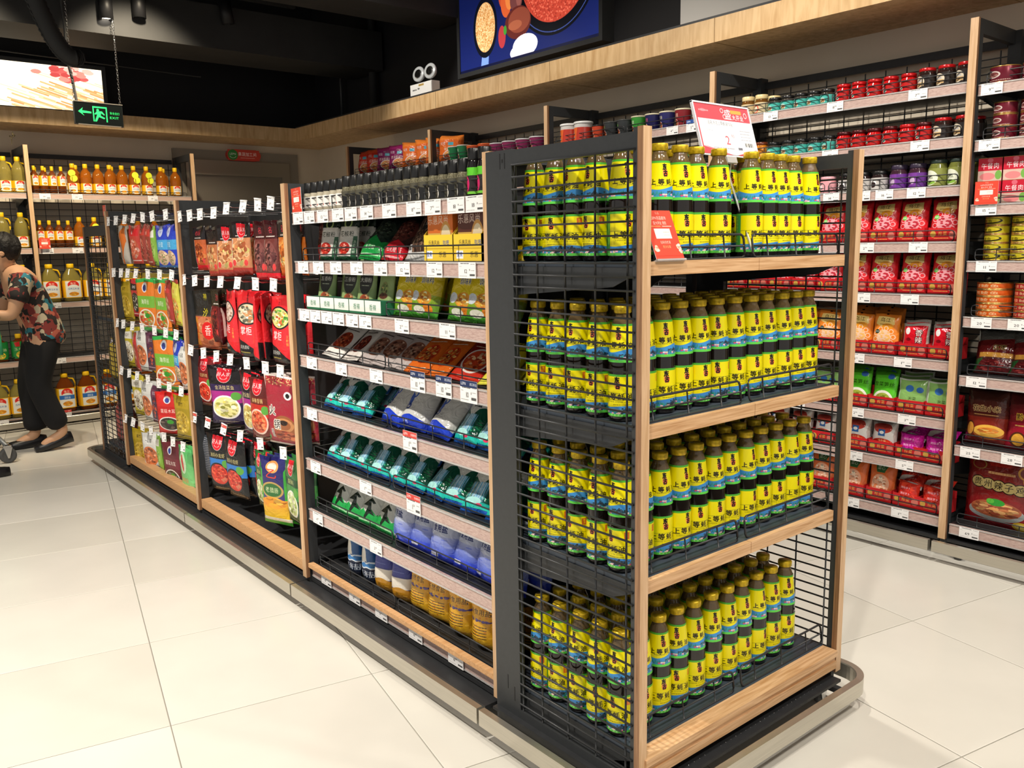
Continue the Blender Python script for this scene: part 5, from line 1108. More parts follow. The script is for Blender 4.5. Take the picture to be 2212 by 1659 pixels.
# goods in the far end rack, seen through the grille
def f(c):
    for i in range(14): c.r_(i/14+.01, .12, (i+.6)/14+.01, 1, 'c8ac40')
    c.food(.5, .08, .5, .06, ['e8e0e0', 'd84050', 'f4f0f0'], 40, .1)
NB = Proto('noodle_pack', 'pack', pouch_mesh('noodle_pack', .09, .26, .05, 'brick', film('noodle_film', art(160, 400, 'a08830', f), .3), 90))
RN = Proto('noodle_pack', 'pack', pouch_mesh('noodle_pack', .09, .26, .05, 'brick', film('red_noodle_film', art(160, 400, '8a3a34', lambda c: c.food(.5, .5, .5, .5, ['a85048', '7a2c30', 'c8807a', '602028'], 200, .08)), .3), 91))
for k, (P_, z) in enumerate(((NB, .555), (NB, .95), (RN, .155))):
    for i, y in enumerate((5.44, 5.54, 5.64, 5.74)):
        if k == 1: continue
        P_.put((1.45, y, z), (0, 0, FACE_W), f'{["yellow", "", "dark red"][k]} noodle pack behind the far grille, {ORD[i]} from the oak post', 'noodle packs in the far end rack')

# ------------------------------------------------------------------ goods on the right wall
def wal(pr, y, z, lab, grp, x=3.675, yaw=0, tilt=0, sc=None):
    return pr.put((x, y, z+.0015), (math.radians(tilt), 0, FACE_W+math.radians(yaw)), lab, grp, sc)
gl_c = mat('jar_glass_clear', 'a8a498', .08, spec=.8)
def f(c): c.e_(.5, .62, .1, .42, 'e0614a'); c.e_(.5, .62, .075, .32, 'f0e0c0'); c.t_('100%', .5, .72, .2, '3a2a1c')
W_CR = jar('fruit_jar', 'jar', .034, .092, M['cap_cream'], mat('honey_jar', '6a4418', .1), wrap(f, bg='d8c49a'), (.08, .6), .02)
def f(c): c.e_(.5, .5, .12, .32, '7ac8c0'); c.food(.54, .66, .07, .26, ['c8a070', 'a87850', 'e8d0a8'], 20, .3, 'f0ece4'); c.t_('菌', .44, .35, .2, 'd8b848'); c.r_(.0, .86, 1, 1, '3aa898')
W_AQ = jar('mushroom_jar', 'jar', .033, .068, M['cap_black'], mat('dark_jar', '3a3228', .08), wrap(f, bg='49b8ac'), (.05, .62), .013)
def f(c): c.e_(.47, .33, .045, .2, 'f0e0e0'); c.e_(.47, .33, .036, .16, '7a2428'); c.e_(.47, .3, .018, .08, 'e8c8b8'); c.e_(.52, .8, .04, .13, 'f0f0f0'); c.e_(.52, .8, .028, .09, '2a9a78')
W_RD = jar('chilli_jar', 'jar', .034, .076, M['cap_red'], mat('red_chilli_jar', 'c41416', .12, noise=.2, nscale=60), wrap(f, bg='c01818'), (.1, .78), .013, .8)
W_RD2 = jar('chilli_jar', 'jar', .034, .076, M['cap_dkred'], bpy.data.materials['red_chilli_jar'], wrap(f, bg='c01818'), (.1, .78), .013, .8)
def f(c): c.r_(0, 0, 1, 1, '2a2220'); c.e_(.5, .5, .13, .45, 'e0d4bc'); c.r_(.38, .55, .62, .85, 'c8a878'); c.t_('饭扫光', .5, .42, .2, '3a5a9a', ax=.9); c.t_('香辣', .5, .72, .16, '5a3020')
W_LB = jar('pickle_jar', 'jar', .036, .085, M['cap_red'], mat('brown_pickle_jar', '2c1c18', .1), wrap(f, bg='2a2220'), (.06, .72), .013, .9)
def f(c): c.r_(.36, 0, .64, .9, '7a3c9a'); c.e_(.56, .55, .05, .25, 'c8b0d0'); c.t_('蓝莓', .46, .25, .16, 'f0c8e8'); c.food(.45, .8, .06, .14, ['2c1838', '4a2c5a'], 12, .4)
W_PU = jar('jam_jar', 'jar', .037, .10, mat('dark_violet_lid', '32283c', .3), mat('jam_glass', '3c2430', .08), wrap(f, bg='6a3290'), (.04, .62), .018)
def f(c): c.e_(.5, .55, .16, .45, 'e8ecd8'); c.t_('黄瓜', .5, .5, .26, '2a3a1c'); c.e_(.5, .82, .12, .12, '8ab848')
W_GR = jar('gherkin_jar', 'jar', .038, .108, mat('dark_green_lid', '2c3a34', .3), mat('gherkin_glass', '6a6e34', .08, noise=.2, nscale=40), wrap(f, bg='8a9048'), (.04, .7), .014)
def f(c): c.e_(.5, .5, .12, .4, 'ffffff'); c.food(.55, .6, .06, .25, ['2c1c20', '4a2c30'], 12, .4)
W_WH = jar('jam_jar', 'jar', .036, .082, M['cap_black'], mat('dark_jam_glass', '281c1c', .08), wrap(f, bg='c8c4c0'), (.05, .75), .014)
def f(c): c.e_(.5, .5, .1, .42, 'f0c8cc'); c.e_(.5, .45, .06, .25, 'ffffff'); c.e_(.5, .5, .02, .1, '6a2c30')
W_PK = jar('paste_tub', 'tub', .038, .075, mat('pink_lid', 'e0a8b0', .3), mat('pink_tub', 'e0949c', .3), wrap(f, bg='e8a4ac'), (.05, .8), .013)
W_OR = jar('paste_jar', 'jar', .034, .075, mat('dark_orange_lid', '6a3018', .3), mat('orange_paste', 'c8781c', .15, noise=.3, nscale=50), None, (.05, .8), .013)
B1_ = 'red jar bay'
def rowp(pr, ys, z, nm, grp, x=3.675, second=True, yaw=0, tilt=0, dx=.08):
    for i, y in enumerate(ys):
        wal(pr, y, z, f'{nm}, {ORD[i]} from the far end of its run', grp, x, yaw+r5.uniform(-12, 6)-30 if pr.cat in ('jar', 'tub', 'cup') else yaw, tilt)
        if second: wal(pr, y-.015, z, f'{nm}, second row back, {ORD[i]} from the far end', grp, x+dx, -30, tilt)
z = RZ[0]
rowp(W_CR, [2.621, 2.545], z, 'cream-lidded fruit jar on the first red jar bay shelf', 'jars on the first shelf')
rowp(W_AQ, [2.470, 2.400, 2.330, 2.262, 2.195], z, 'turquoise-labelled mushroom jar on the first shelf', 'jars on the first shelf', second=False)
rowp(W_RD, [2.118, 2.046, 1.974, 1.902, 1.825], z, 'red chilli jar on the first shelf', 'jars on the first shelf', second=False)
for i, y in enumerate((1.865, 1.788)): wal(W_RD, y, z, f'red chilli jar behind the front run on the first shelf, {ORD[i]}', 'jars on the first shelf', x=3.76)
rowp(W_LB, [1.748, 1.670, 1.592], z, 'brown jar with a paper scene label on the first shelf', 'jars on the first shelf', second=False)
z = RZ[1]
rowp(W_OR, [2.60, 2.54], z, 'amber paste jar on the second shelf behind the price sign', 'jars on the second shelf', second=False)
rowp(W_AQ, [2.47, 2.39, 2.32, 2.25, 2.18], z, 'turquoise-labelled mushroom jar on the second shelf', 'jars on the second shelf')
rowp(W_RD2, [2.107, 2.036, 1.965, 1.894], z, 'red chilli jar with a dark lid on the second shelf', 'jars on the second shelf')
rowp(W_RD, [1.82], z, 'red chilli jar with a bright lid on the second shelf', 'jars on the second shelf', second=False)
rowp(W_RD2, [1.75+.0], z, 'red chilli jar with a dark lid next to the brown jars', 'jars on the second shelf', second=False)
rowp(W_LB, [1.672, 1.588], z, 'brown jar with a paper scene label on the second shelf', 'jars on the second shelf')
z = RZ[2]
rowp(W_OR, [2.55, 2.45, 2.35, 2.26], z, 'amber paste jar on the third shelf behind the bottles', 'jars on the third shelf', second=False)
rowp(W_PK, [2.175], z, 'pink tub with a round face-like mark on the third shelf', 'jars on the third shelf', second=False)
rowp(W_WH, [2.085, 2.008, 1.93], z, 'white-labelled dark jam jar on the third shelf', 'jars on the third shelf')
rowp(W_PU, [1.845, 1.765], z, 'purple blueberry jam jar on the third shelf', 'jars on the third shelf')
rowp(W_GR, [1.68, 1.60], z, 'gherkin jar with a pale oval label on the third shelf', 'jars on the third shelf')
TR = tray_proto('red_tray', .118, .10, .055, 'd0242a', '榨菜')
def wj(bg, a, b_, mask=True):
    def f(c):
        c.e_(.5, .03, .05, .02, '3a1010'); c.p_([(.2, .1), (.8, .1), (.86, .3), (.6, .42), (.3, .36), (.14, .3)], 'e8c878'); c.e_(.6, .36, .22, .08, 'e8982c'); c.t_('乌江', .5, .19, .13, '2a1a10', ax=1.2); c.small(.3, .3, .7, '8a5a20', .02)
        for k_ in range(9): c.e_(.5+.34*math.cos(k_*.7), .66+.24*math.sin(k_*.7), .09, .07, b_, hole=.45)
        c.e_(.5, .68, .26, .22, b_)
        for i in range(26): q = c.r.uniform(0, 6.28); rr_ = c.r.uniform(.3, .95); c.e_(.5+.26*rr_*math.cos(q), .68+.22*rr_*math.sin(q), .05, .02, a)
        c.e_(.22, .52, .09, .06, ['28382c', '6ac050'][mask]); c.t_('榨菜', .22, .52, .05, 'ffffff')
    return f
W_WJ = Proto('mustard_tuber_pouch', 'pouch', pouch_mesh('mustard_tuber_pouch', .118, .155, .04, 'pillow', film('red_tuber_film', art(200, 270, 'd42028', wj('d42028', 'b82838', 'e8a0a8')), .35), 110))
W_WO = Proto('mustard_tuber_pouch', 'pouch', pouch_mesh('mustard_tuber_pouch', .118, .155, .04, 'pillow', film('orange_tuber_film', art(200, 270, 'e8842c', wj('e8842c', 'f0b868', 'f0c8a8', False)), .35), 111))
def f(c): c.r_(0, 0, 1, 1, 'b8b0a8'); c.r_(.08, .1, .95, .82, 'd01828'); c.e_(.25, .3, .1, .12, 'f0e8e8'); c.t_('香辣', .7, .48, .26, 'f8e8e0', vert=True, out='501018'); c.e_(.3, .6, .1, .06, '801018')
W_RF = Proto('chilli_foil_pack', 'pack', pouch_mesh('chilli_foil_pack', .11, .12, .04, 'pillow', film('red_foil_film', art(200, 210, 'b8b0a8', f), .6, .15), 112))
def f(c): c.e_(.75, .15, .14, .08, '3a70c0'); c.t_('雪菜笋丝', .5, .4, .15, '1c3a10', ax=1.2); c.e_(.5, .85, .42, .26, 'f0f0e0'); c.food(.5, .87, .34, .2, ['a8b848', 'c8c070', '788828'], 40, .2)
W_GN = Proto('bamboo_shoot_pouch', 'pouch', pouch_mesh('bamboo_shoot_pouch', .118, .145, .04, 'pillow', film('green_shoot_film', art(200, 250, '58c02c', f), .35), 113))
def f(c): c.e_(.4, .35, .14, .12, '3a70b8'); c.e_(.75, .38, .12, .1, '3a70b8'); c.t_('泡菜', .5, .7, .14, '30401c'); c.food(.5, .85, .4, .1, ['c8c868', 'a8b048'], 24, .2); c.r_(0, 0, 1, .05, 'e8f0e0'); c.r_(0, 0, .05, 1, 'e8f0e0'); c.r_(.95, 0, 1, 1, 'e8f0e0')
W_G2 = Proto('pickle_tray_pack', 'pack', pouch_mesh('pickle_tray_pack', .125, .125, .03, 'pillow', film('pale_green_film', art(200, 200, '8ab868', f), .3), 114))
def f(c): c.p_([(0, .1), (1, 0), (.9, .5), (1, 1), (0, 1)], 'f0ece8'); c.e_(.45, .25, .4, .2, 'c8483c'); c.r_(.3, .3, .6, .55, '3a70b8'); c.e_(.45, .42, .1, .06, 'ffffff'); c.food(.5, .78, .42, .14, ['c83020', 'e0582c', 'f08838', 'a82018'], 40, .2); c.t_('金针菇', .5, .72, .11, 'f8e0a0')
W_RW = Proto('mushroom_snack_pouch', 'pouch', pouch_mesh('mushroom_snack_pouch', .12, .12, .045, 'pillow', film('red_white_film', art(200, 200, 'd8c8c0', f), .5), 115))
def crum(bg, w2):
    def f(c):
        for i in range(30): c.p_([(c.r.uniform(0, 1), c.r.uniform(0, 1)) for _ in range(3)], [bg, w2][i % 2])
        c.t_('美味萝卜', .5, .3, .14, 'f8d8e8'); c.t_('美味萝卜', .5, .6, .14, 'f8d8e8'); c.r_(0, .8, 1, 1, 'c8c4c0')
    return f
W_MG = Proto('crumpled_pack', 'pack', pouch_mesh('crumpled_pack', .105, .085, .05, 'pillow', film('magenta_film', art(160, 140, 'd820a0', crum('e030b0', 'c01890')), 1.2, .15), 116))
W_RC = Proto('crumpled_pack', 'pack', pouch_mesh('crumpled_pack', .105, .085, .05, 'pillow', film('red_crumple_film', art(160, 140, 'e03828', crum('e84830', 'c82820')), 1.2, .15), 117))
def f(c): c.p_([(.25, .05), (.75, .05), (.65, .3), (.35, .3)], '3a6a40'); c.t_('菜心', .5, .17, .12, 'e8e8d0'); c.food(.5, .65, .34, .3, ['f0b090', 'e88858', 'f8d8c0'], 50, .25)
W_OP = Proto('pickle_pouch', 'pouch', pouch_mesh('pickle_pouch', .12, .15, .04, 'pillow', film('coral_film', art(200, 250, 'e8743c', f), .35), 118))
def trayrow(z, k, items, sname, extra=True):
    for i, (pr, y, n_) in enumerate(items):
        wal(TR, y, z, f'red display tray, {ORD[i]} from the far end on the {sname} shelf of the red jar bay' if y < 2.76 else f'red display tray behind the rack, {ORD[i]} on the {sname} shelf of the instant cup bay', 'red display trays', x=3.70)
        for q in range(n_):
            nm = pr.name.replace('_', ' ')
            wal(pr, y+(.01 if q else 0), z+.022+(q*.012), f'{nm}, {"front one" if q == 0 else ORD[q]+" behind"}, in the {ORD[i]} red tray of the {sname} shelf' if y < 2.76 else f'{nm} seen through the far grille, {ORD[i]} tray, {sname} shelf, {ORD[q]} in line', 'pouches in red trays', x=3.672+.034*q, yaw=r5.uniform(-7, 7), tilt=-8+q*2)
SW = [2.66, 2.53, 2.40, 2.27, 2.14]
trayrow(RZ[3], 3, [(W_WJ, y, 2) for y in SW]+[(W_WJ, y, 2) for y in (2.02, 1.895, 1.77, 1.635)], 'fourth')
trayrow(RZ[4], 4, [(W_WJ, y, 2) for y in SW]+[(W_WJ, y, 2) for y in (2.015, 1.89, 1.755, 1.625)], 'fifth')
trayrow(RZ[5], 5, [(W_WO, y, 2) for y in SW[2:]]+[(W_WO, 1.99, 3), (W_WO, 1.87, 3), (W_RF, 1.735, 2), (W_RF, 1.607, 2)], 'sixth')
trayrow(RZ[6], 6, [(W_G2, y, 2) for y in SW[1:]]+[(W_GN, 1.985, 2), (W_GN, 1.86, 2), (W_G2, 1.73, 3), (W_G2, 1.605, 2)], 'seventh')
trayrow(RZ[7], 7, [(W_RW, y, 2) for y in SW[2:]]+[(W_RW, 1.975, 3), (W_RW, 1.85, 2), (W_MG, 1.725, 1), (W_MG, 1.61, 1)], 'eighth')
trayrow(RZ[8], 8, [(W_OP, y, 2) for y in SW[2:]]+[(W_OP, 1.98, 2), (W_OP, 1.85, 2), (W_RC, 1.725, 1), (W_RC, 1.61, 1)], 'ninth')
for (pr, z_, yy, nm) in ((W_MG, RZ[7], (1.725, 1.61), 'magenta'), (W_RC, RZ[8], (1.725, 1.61), 'red')):
    for y in yy:
        for q in range(2): wal(pr, y+.01*q, z_+.075+.025*q, f'crumpled {nm} pack heaped on top in the tray {"nearer" if y < 1.7 else "farther from"} the oak post, {ORD[q]} layer', 'heaped crumpled packs', x=3.69+.02*q, yaw=20*q-10, tilt=-50)
# instant cup bay: only what shows over and through the end rack
z = RZ[0]
def f(c): c.r_(0, 0, 1, 1, 'c83c2c'); c.p_([(.45, 0), (.62, 0), (.58, 1), (.45, 1)], 'e86a2c'); c.t_('嗨锅', .42, .35, .3, 'ffffff', ax=.9, out='5a1814'); c.t_('自热火锅', .42, .75, .2, 'ffffff', ax=.9, out='5a1814')
CUPW = jar('noodle_bowl', 'bowl', .056, .115, M['cap_white'], mat('bowl_white', 'd8d4d0', .4), wrap(f, 512, 200, 'c83c2c'), (.05, .76), .012, .98, .058, 20)
def cupart(bg, t1, tc, fc):
    def f(c): c.t_(t1, .48, .35, .24, tc, ax=.9); c.food(.5, .78, .08, .2, fc, 20, .3, 'f0ece4'); c.r_(0, 0, 1, .06, 'e8d890'); c.p_([(.3, .0), (.4, 0), (.36, .4), (.3, .5)], 'd8d870')
    return wrap(f, 512, 200, bg)
def cup(bg, t1, tc, lid='e8e0c0', R=.044, H=.092, fc=FOODR):
    m1 = MB().lathe([(R*.76, 0), (R*.78, .002), (R, H-.006)], 20, uvr=(0, H), cap1=False).mesh('noodle_cup', printed('cup_print', cupart(bg, t1, tc, fc), .4)); l_ = MB().lathe([(R*1.0, H-.008), (R*1.04, H-.006), (R*1.04, H-.002), (R*.98, H), (0, H)], 20).mesh('lid', mat('cup_lid', lid, .35))
    return Proto('noodle_cup', 'cup', m1, [('lid', l_)])
c_gr, c_pu, c_bl, c_rd, c_or, c_dk, c_wh = cup('3c9a38', '合味道', 'f0f8e0'), cup('1f1f5a', '合味道', 'e86a8a'), cup('2a2a68', '海鲜味', 'f0e8c0'), cup('8a1f28', '合味道', 'f8d8c0'), cup('d84a28', '拌面', 'f8e8d0', '2a2a2a', .042, .08), cup('3a3e40', '粉丝', '8adc60', '4a4c4c', .05, .085), cup('e0e0e0', '酸奶', 'c83040', 'e8e8e8')
CUPS = [(CUPW, 3.915, 'white-lidded self-heating hotpot bowl, left one'), (CUPW, 3.795, 'white-lidded self-heating hotpot bowl, right one'), (c_or, 3.665, 'orange noodle cup with a dark lid'), (c_dk, 3.56, 'dark grey noodle cup'), (c_dk, 3.455, 'dark grey and green noodle cup'), (c_gr, 3.352, 'green noodle cup'), (c_pu, 3.25, 'purple noodle cup with pink lettering'), (c_bl, 3.148, 'navy blue noodle cup'), (c_rd, 3.04, 'dark red noodle cup with a bowl picture'), (c_wh, 2.93, 'white noodle cup behind the price sign'), (c_rd, 2.84, 'dark red noodle cup hidden behind the price sign')]
for p, y, lab in CUPS: wal(p, y, z, lab+' on the top shelf of the instant cup bay', 'instant cups', yaw=-38, x=3.69)
for i, y in enumerate((3.98, 3.86, 3.73, 3.6, 3.49, 3.38, 3.28, 3.17, 3.06, 2.95)): wal(c_dk if i % 2 else c_or, y, RZ[1], f'noodle cup on the second shelf of the instant cup bay, {ORD[i]} from the far end', 'instant cups', yaw=-30, x=3.69)
# orange tub bay
c_t1, c_t2, c_t3 = cup('8a2858', '阿宽', 'f0f0f0', 'd8d8d8', .055, .075), cup('d8582c', '阿宽', 'f8e8c8', 'e87038', .055, .085), cup('1c7a48', '酸辣粉', 'f0f0e0', 'd0d0c8', .052, .10)
T4 = [(c_t1, 4.22), (c_t1, 4.36), (c_t1, 4.50), (c_t1, 4.63), (c_t2, 4.76), (c_t2, 4.89), (c_t3, 5.01), (c_t3, 5.12)]
for i, (p, y) in enumerate(T4): wal(p, y, z, f'{"purple" if p is c_t1 else ("orange" if p is c_t2 else "green")} noodle tub, {ORD[i]} from the near post of the orange tub bay', 'noodle tubs', yaw=-38, x=3.70)
def nb(bg, b2, t1):
    def f(c): c.r_(0, 0, 1, .2, b2); c.t_('阿宽', .28, .35, .12, 'e8e4f0'); c.t_(t1, .5, .55, .13, 'f8f0e0', ax=.9); c.food(.62, .78, .3, .17, ['e89858', 'f0c890', 'd84828', 'f0a0a0'], 40, .2, 'f0e0e0'); c.r_(.5, .3, .7, .42, '58b0c8')
    return Proto('noodle_bag', 'bag', pouch_mesh('noodle_bag', .20, .19, .10, 'pillow', film('noodle_bag_film', art(220, 220, bg, f), .8, .2), 130+len(t1)))
NBs = [nb('d83420', 'e84828', '红油面皮'), nb('8a1c60', 'a82874', '葱油面皮片'), nb('e8702c', 'f08838', '铺盖面')]
for i, (k, y, yw) in enumerate([(0, 6.36, 10), (0, 6.20, 25), (1, 6.04, 30), (1, 5.86, 30), (2, 5.67, 25), (2, 5.48, 30), (2, 5.34, 30)]):
    wal(NBs[k], y, z+.0, f'{["red", "purple", "orange"][k]} noodle bag, {ORD[i]} from the far post of the noodle bag bay', 'noodle bags', yaw=yw, x=3.70, tilt=-6)
wal(NBs[2], 5.20, z, 'orange noodle bag at the far end of the orange tub bay', 'noodle bags', yaw=30, x=3.72, tilt=-6)
# tinned meat bay, nearest right
def f(c): c.e_(.5, .5, .09, .22, 'e8d8d0'); c.food(.5, .5, .07, .15, ['8a4a48', 'b88880'], 12, .4); c.t_('肉', .36, .35, .2, 'f0e0d8'); c.small(.3, .82, .7, 'd8b8a8', .05)
T1_ = can('burgundy_tin', 'tin', .054, .062, wrap(f, 512, 120, '6e1a2c'), M['tin'])
T2_ = can('burgundy_tin', 'tin', .043, .046, bpy.data.materials and wrap(f, 512, 120, '741c2e'), M['tin'])
for j, (y, x) in enumerate(((1.448, 3.68), (1.330, 3.68))):
    wal(T1_, y, RZ1[0], f'burgundy tin on the top shelf of the tinned meat bay, {["left", "right"][j]} stack, lower one', 'burgundy tins', yaw=-30, x=x)
    if j == 0 or j == 1: wal(T1_, y, RZ1[0]+.0625, f'burgundy tin on the top shelf of the tinned meat bay, {["left", "right"][j]} stack, upper one', 'burgundy tins', yaw=-25, x=x) if False else None
for j, y in enumerate((1.436, 1.338)):
    for q in range(3): wal(T2_, y, RZ1[1]+.0466*q, f'burgundy tin in a stack of three, {["farther", "nearer"][j]} stack, {["bottom", "middle", "top"][q]}', 'burgundy tins', yaw=-30, x=3.68)
def f(c): c.r_(0, 0, 1, .55, 'c41c34'); c.t_('午餐肉', .5, .35, .3, 'f8f0f0', ax=.85); c.e_(.5, .1, .12, .1, 'd86878'); c.r_(0, .55, 1, 1, 'd8b8a8'); c.e_(.4, .8, .32, .16, 'e88888'); c.e_(.86, .75, .14, .2, '7ab050')
LM = carton('luncheon_meat_tin', 'tin', .086, .055, .088, art(220, 220, 'c41c34', f), mat('red_tin_side', 'a8182c', .3, metal=.3), [('lid', MB().box(-.0435, .0435, -.028, .028, .0865, .089).mesh('lid', M['tin']))])
for j, y in enumerate((1.471, 1.378, 1.285)):
    for q in range(2): wal(LM, y, RZ1[2]+.0895*q, f'red luncheon meat tin, {ORD[j]} from the oak post, {["lower", "upper"][q]} one', 'luncheon meat tins', x=3.68, yaw=4)
def f(c): c.e_(.5, .5, .2, .35, '3a341c'); c.e_(.5, .45, .17, .25, 'd8c830'); c.t_('鲮鱼', .5, .55, .4, '3a3010'); c.r_(.36, .75, .44, .95, 'c83028')
T3_ = can('yellow_fish_tin', 'tin', .045, .034, wrap(f, 512, 90, 'c8b824'), M['tin'])
for j, y in enumerate((1.436, 1.337)):
    for q in range(5): wal(T3_, y, RZ1[3]+.0345*q, f'yellow fish tin, {["farther", "nearer"][j]} stack, {ORD[q]} from the bottom', 'yellow fish tins', yaw=-30, x=3.68)
def f(c): c.t_('豆豉鲮鱼', .5, .5, .5, 'f8d8a8', ax=1.3); c.r_(0, 0, 1, .08, 'f0b070')
T4_ = can('orange_fish_tin', 'tin', .066, .027, wrap(f, 512, 70, 'e0601c'), M['tin'], 24)
T5_ = can('orange_fish_tin', 'tin', .066, .027, wrap(f, 512, 70, 'b81c28'), M['tin'], 24)
for j, (y, T_) in enumerate(((1.432, T4_), (1.290, T5_))):
    for q in range(5): wal(T_, y, RZ1[4]+.0275*q, f'{["orange", "red"][j]} flat fish tin, {ORD[q]} from the bottom of its stack', 'flat fish tins', yaw=-30, x=3.69)
def f(c): c.r_(0, 0, 1, .3, '8a8a84'); c.p_([(0, .3), (1, .2), (1, .6), (0, .62)], '7a2020'); c.t_('红枣', .55, .44, .13, '1c0c0c', out='c8a060'); c.r_(.1, .56, .9, .66, 'e8a848'); c.food(.5, .84, .44, .14, ['6a1c20', '8a2c2c', '4a1014', 'a84844'], 60, .14); c.p_([(0, .7), (.2, .68), (0, 1)], '2c6a38')
BG1 = Proto('date_bag', 'bag', pouch_mesh('date_bag', .17, .19, .07, 'brick', film('date_film', art(240, 280, '5a2a28', f), .7, .15), 140))
for j, y in enumerate((1.42, 1.285)): wal(BG1, y, RZ1[5], f'clear bag of dried red dates, {["next to the oak post", "farther right"][j]}', 'bags of dried dates', x=3.72, tilt=-22, yaw=8)
def f(c): c.grad(0, .45, '4a2820', '4a1c18'); c.t_('花生小米', .5, .35, .12, '2a1410', out='b89868'); c.grad(.5, 1, '8a2c20', '6a1c18'); c.small(.2, .45, .8, 'c8a060', .015); c.e_(.58, .78, .36, .12, 'b06030'); c.e_(.58, .74, .36, .11, 'f0b84c'); c.food(.58, .73, .25, .05, ['e88838', 'f8d070'], 14, .3); c.e_(.12, .72, .12, .14, '5a2c1c'); c.e_(.13, .72, .09, .11, 'e8a040')
BG2 = Proto('millet_bag', 'bag', pouch_mesh('millet_bag', .165, .232, .06, 'pillow', film('millet_film', art(240, 340, '5a241c', f), .35), 141))
def f(c): c.grad(0, .4, '4a1c1c', '6a1c20'); c.t_('黔味风', .5, .42, .13, '2a1010', out='d8b040'); c.r_(0, .52, 1, 1, '9a1c30'); c.small(.2, .56, .8, 'e8c060', .02); c.e_(.3, .82, .2, .14, '5a2c1c'); c.e_(.3, .82, .15, .11, 'f0b040'); c.e_(.75, .86, .3, .1, 'f0c060')
BG3 = Proto('millet_bag', 'bag', pouch_mesh('millet_bag', .165, .232, .06, 'pillow', film('crust_film', art(240, 340, '7a1c24', f), .35), 142))
wal(BG2, 1.432, RZ1[6], 'brown bag with a yellow millet bowl next to the oak post', 'brown and red food bags', x=3.70, tilt=-6, yaw=6); wal(BG3, 1.275, RZ1[6], 'crimson bag with yellow snacks right of the brown millet bag', 'brown and red food bags', x=3.70, tilt=-6, yaw=6)
def f(c):
    c.grad(0, 1, '6a2018', '8a141c'); c.e_(.2, .22, .12, .06, '8a7038', hole=.7); c.e_(.92, .26, .14, .09, 'c89038', hole=.6); c.e_(.96, .36, .1, .07, 'b87c30', hole=.6); c.p_([(.3, .12), (.75, .12), (.66, .22), (.38, .22)], '9a2018')
    for x in (.2, .36, .52, .68, .84): c.e_(x, .44+(x-.2)*.06, .115, .078, '2a180c')
    for x in (.2, .36, .52, .68, .84): c.e_(x, .44+(x-.2)*.06, .10, .066, 'b8a468')
    for ch_, x in zip('贵州辣子鸡', (.2, .36, .52, .68, .84)): c.t_(ch_, x, .44+(x-.2)*.06, .105, '16100c', ax=1.1)
    c.small(.35, .29, .75, 'd8a870', .03); c.e_(.5, .80, .42, .12, '9aa0a0'); c.food(.5, .76, .38, .11, ['a85838', 'c87848', 'd89858', '8a4028', 'e8b070'], 90, .2); c.e_(.5, .67, .14, .045, '2f9a34'); c.e_(.42, .66, .06, .03, '58b83c'); c.e_(.86, .94, .13, .06, 'd8b030'); c.e_(.86, .94, .09, .04, 'f0d870')
BG4 = Proto('chicken_bag', 'bag', pouch_mesh('chicken_bag', .265, .33, .08, 'pillow', film('chicken_film', art(420, 520, '7a181c', f), .4), 143))
wal(BG4, 1.368, RZ1[7], 'big dark red spicy chicken bag with gold lettering on the bottom right shelf', 'big red chicken bags', x=3.71, tilt=-4, yaw=3)
wal(BG4, 1.10, RZ1[7], 'big dark red spicy chicken bag beyond the right picture edge', 'big red chicken bags', x=3.71, tilt=-4, yaw=3)
# ------------------------------------------------------------------ cooking oil on the back wall
M['ycap'] = mat('yellow_cap', 'f0c018', .35)
M['amber'] = mat('amber_oil', 'b8681c', .06, trans=.45, spec=.7, ior=1.3); M['dkoil'] = mat('dark_amber_oil', '7a3c14', .06, trans=.3, spec=.7, ior=1.3); M['clroil'] = mat('pale_oil_plastic', 'b8a858', .06, trans=.6, spec=.7, ior=1.25)
def oil_lab(c, wide=.5, mid='f8e8b8', blue=False):
    c.r_(0, 0, 1, 1, 'f0b81c'); c.r_(.5-wide/2, .04, .5+wide/2, .96, mid)
    c.e_(.5, .25, wide*.36, .24, 'd82a1c'); c.e_(.5, .38, wide*.34, .14, mid); c.t_('鲁花', .5, .17, .14, 'f8e8d0'); 
    if blue: c.r_(.5-wide/2, .36, .5+wide/2, .56, '2a6ab8')
    c.t_('压榨玉米油' if not blue else '调和油', .5, .48, .14, '2a5aa0' if not blue else 'ffffff', ax=.7); c.food(.5, .78, wide*.32, .12, ['e89820', 'f0b840', 'c87818'], 20, .35)
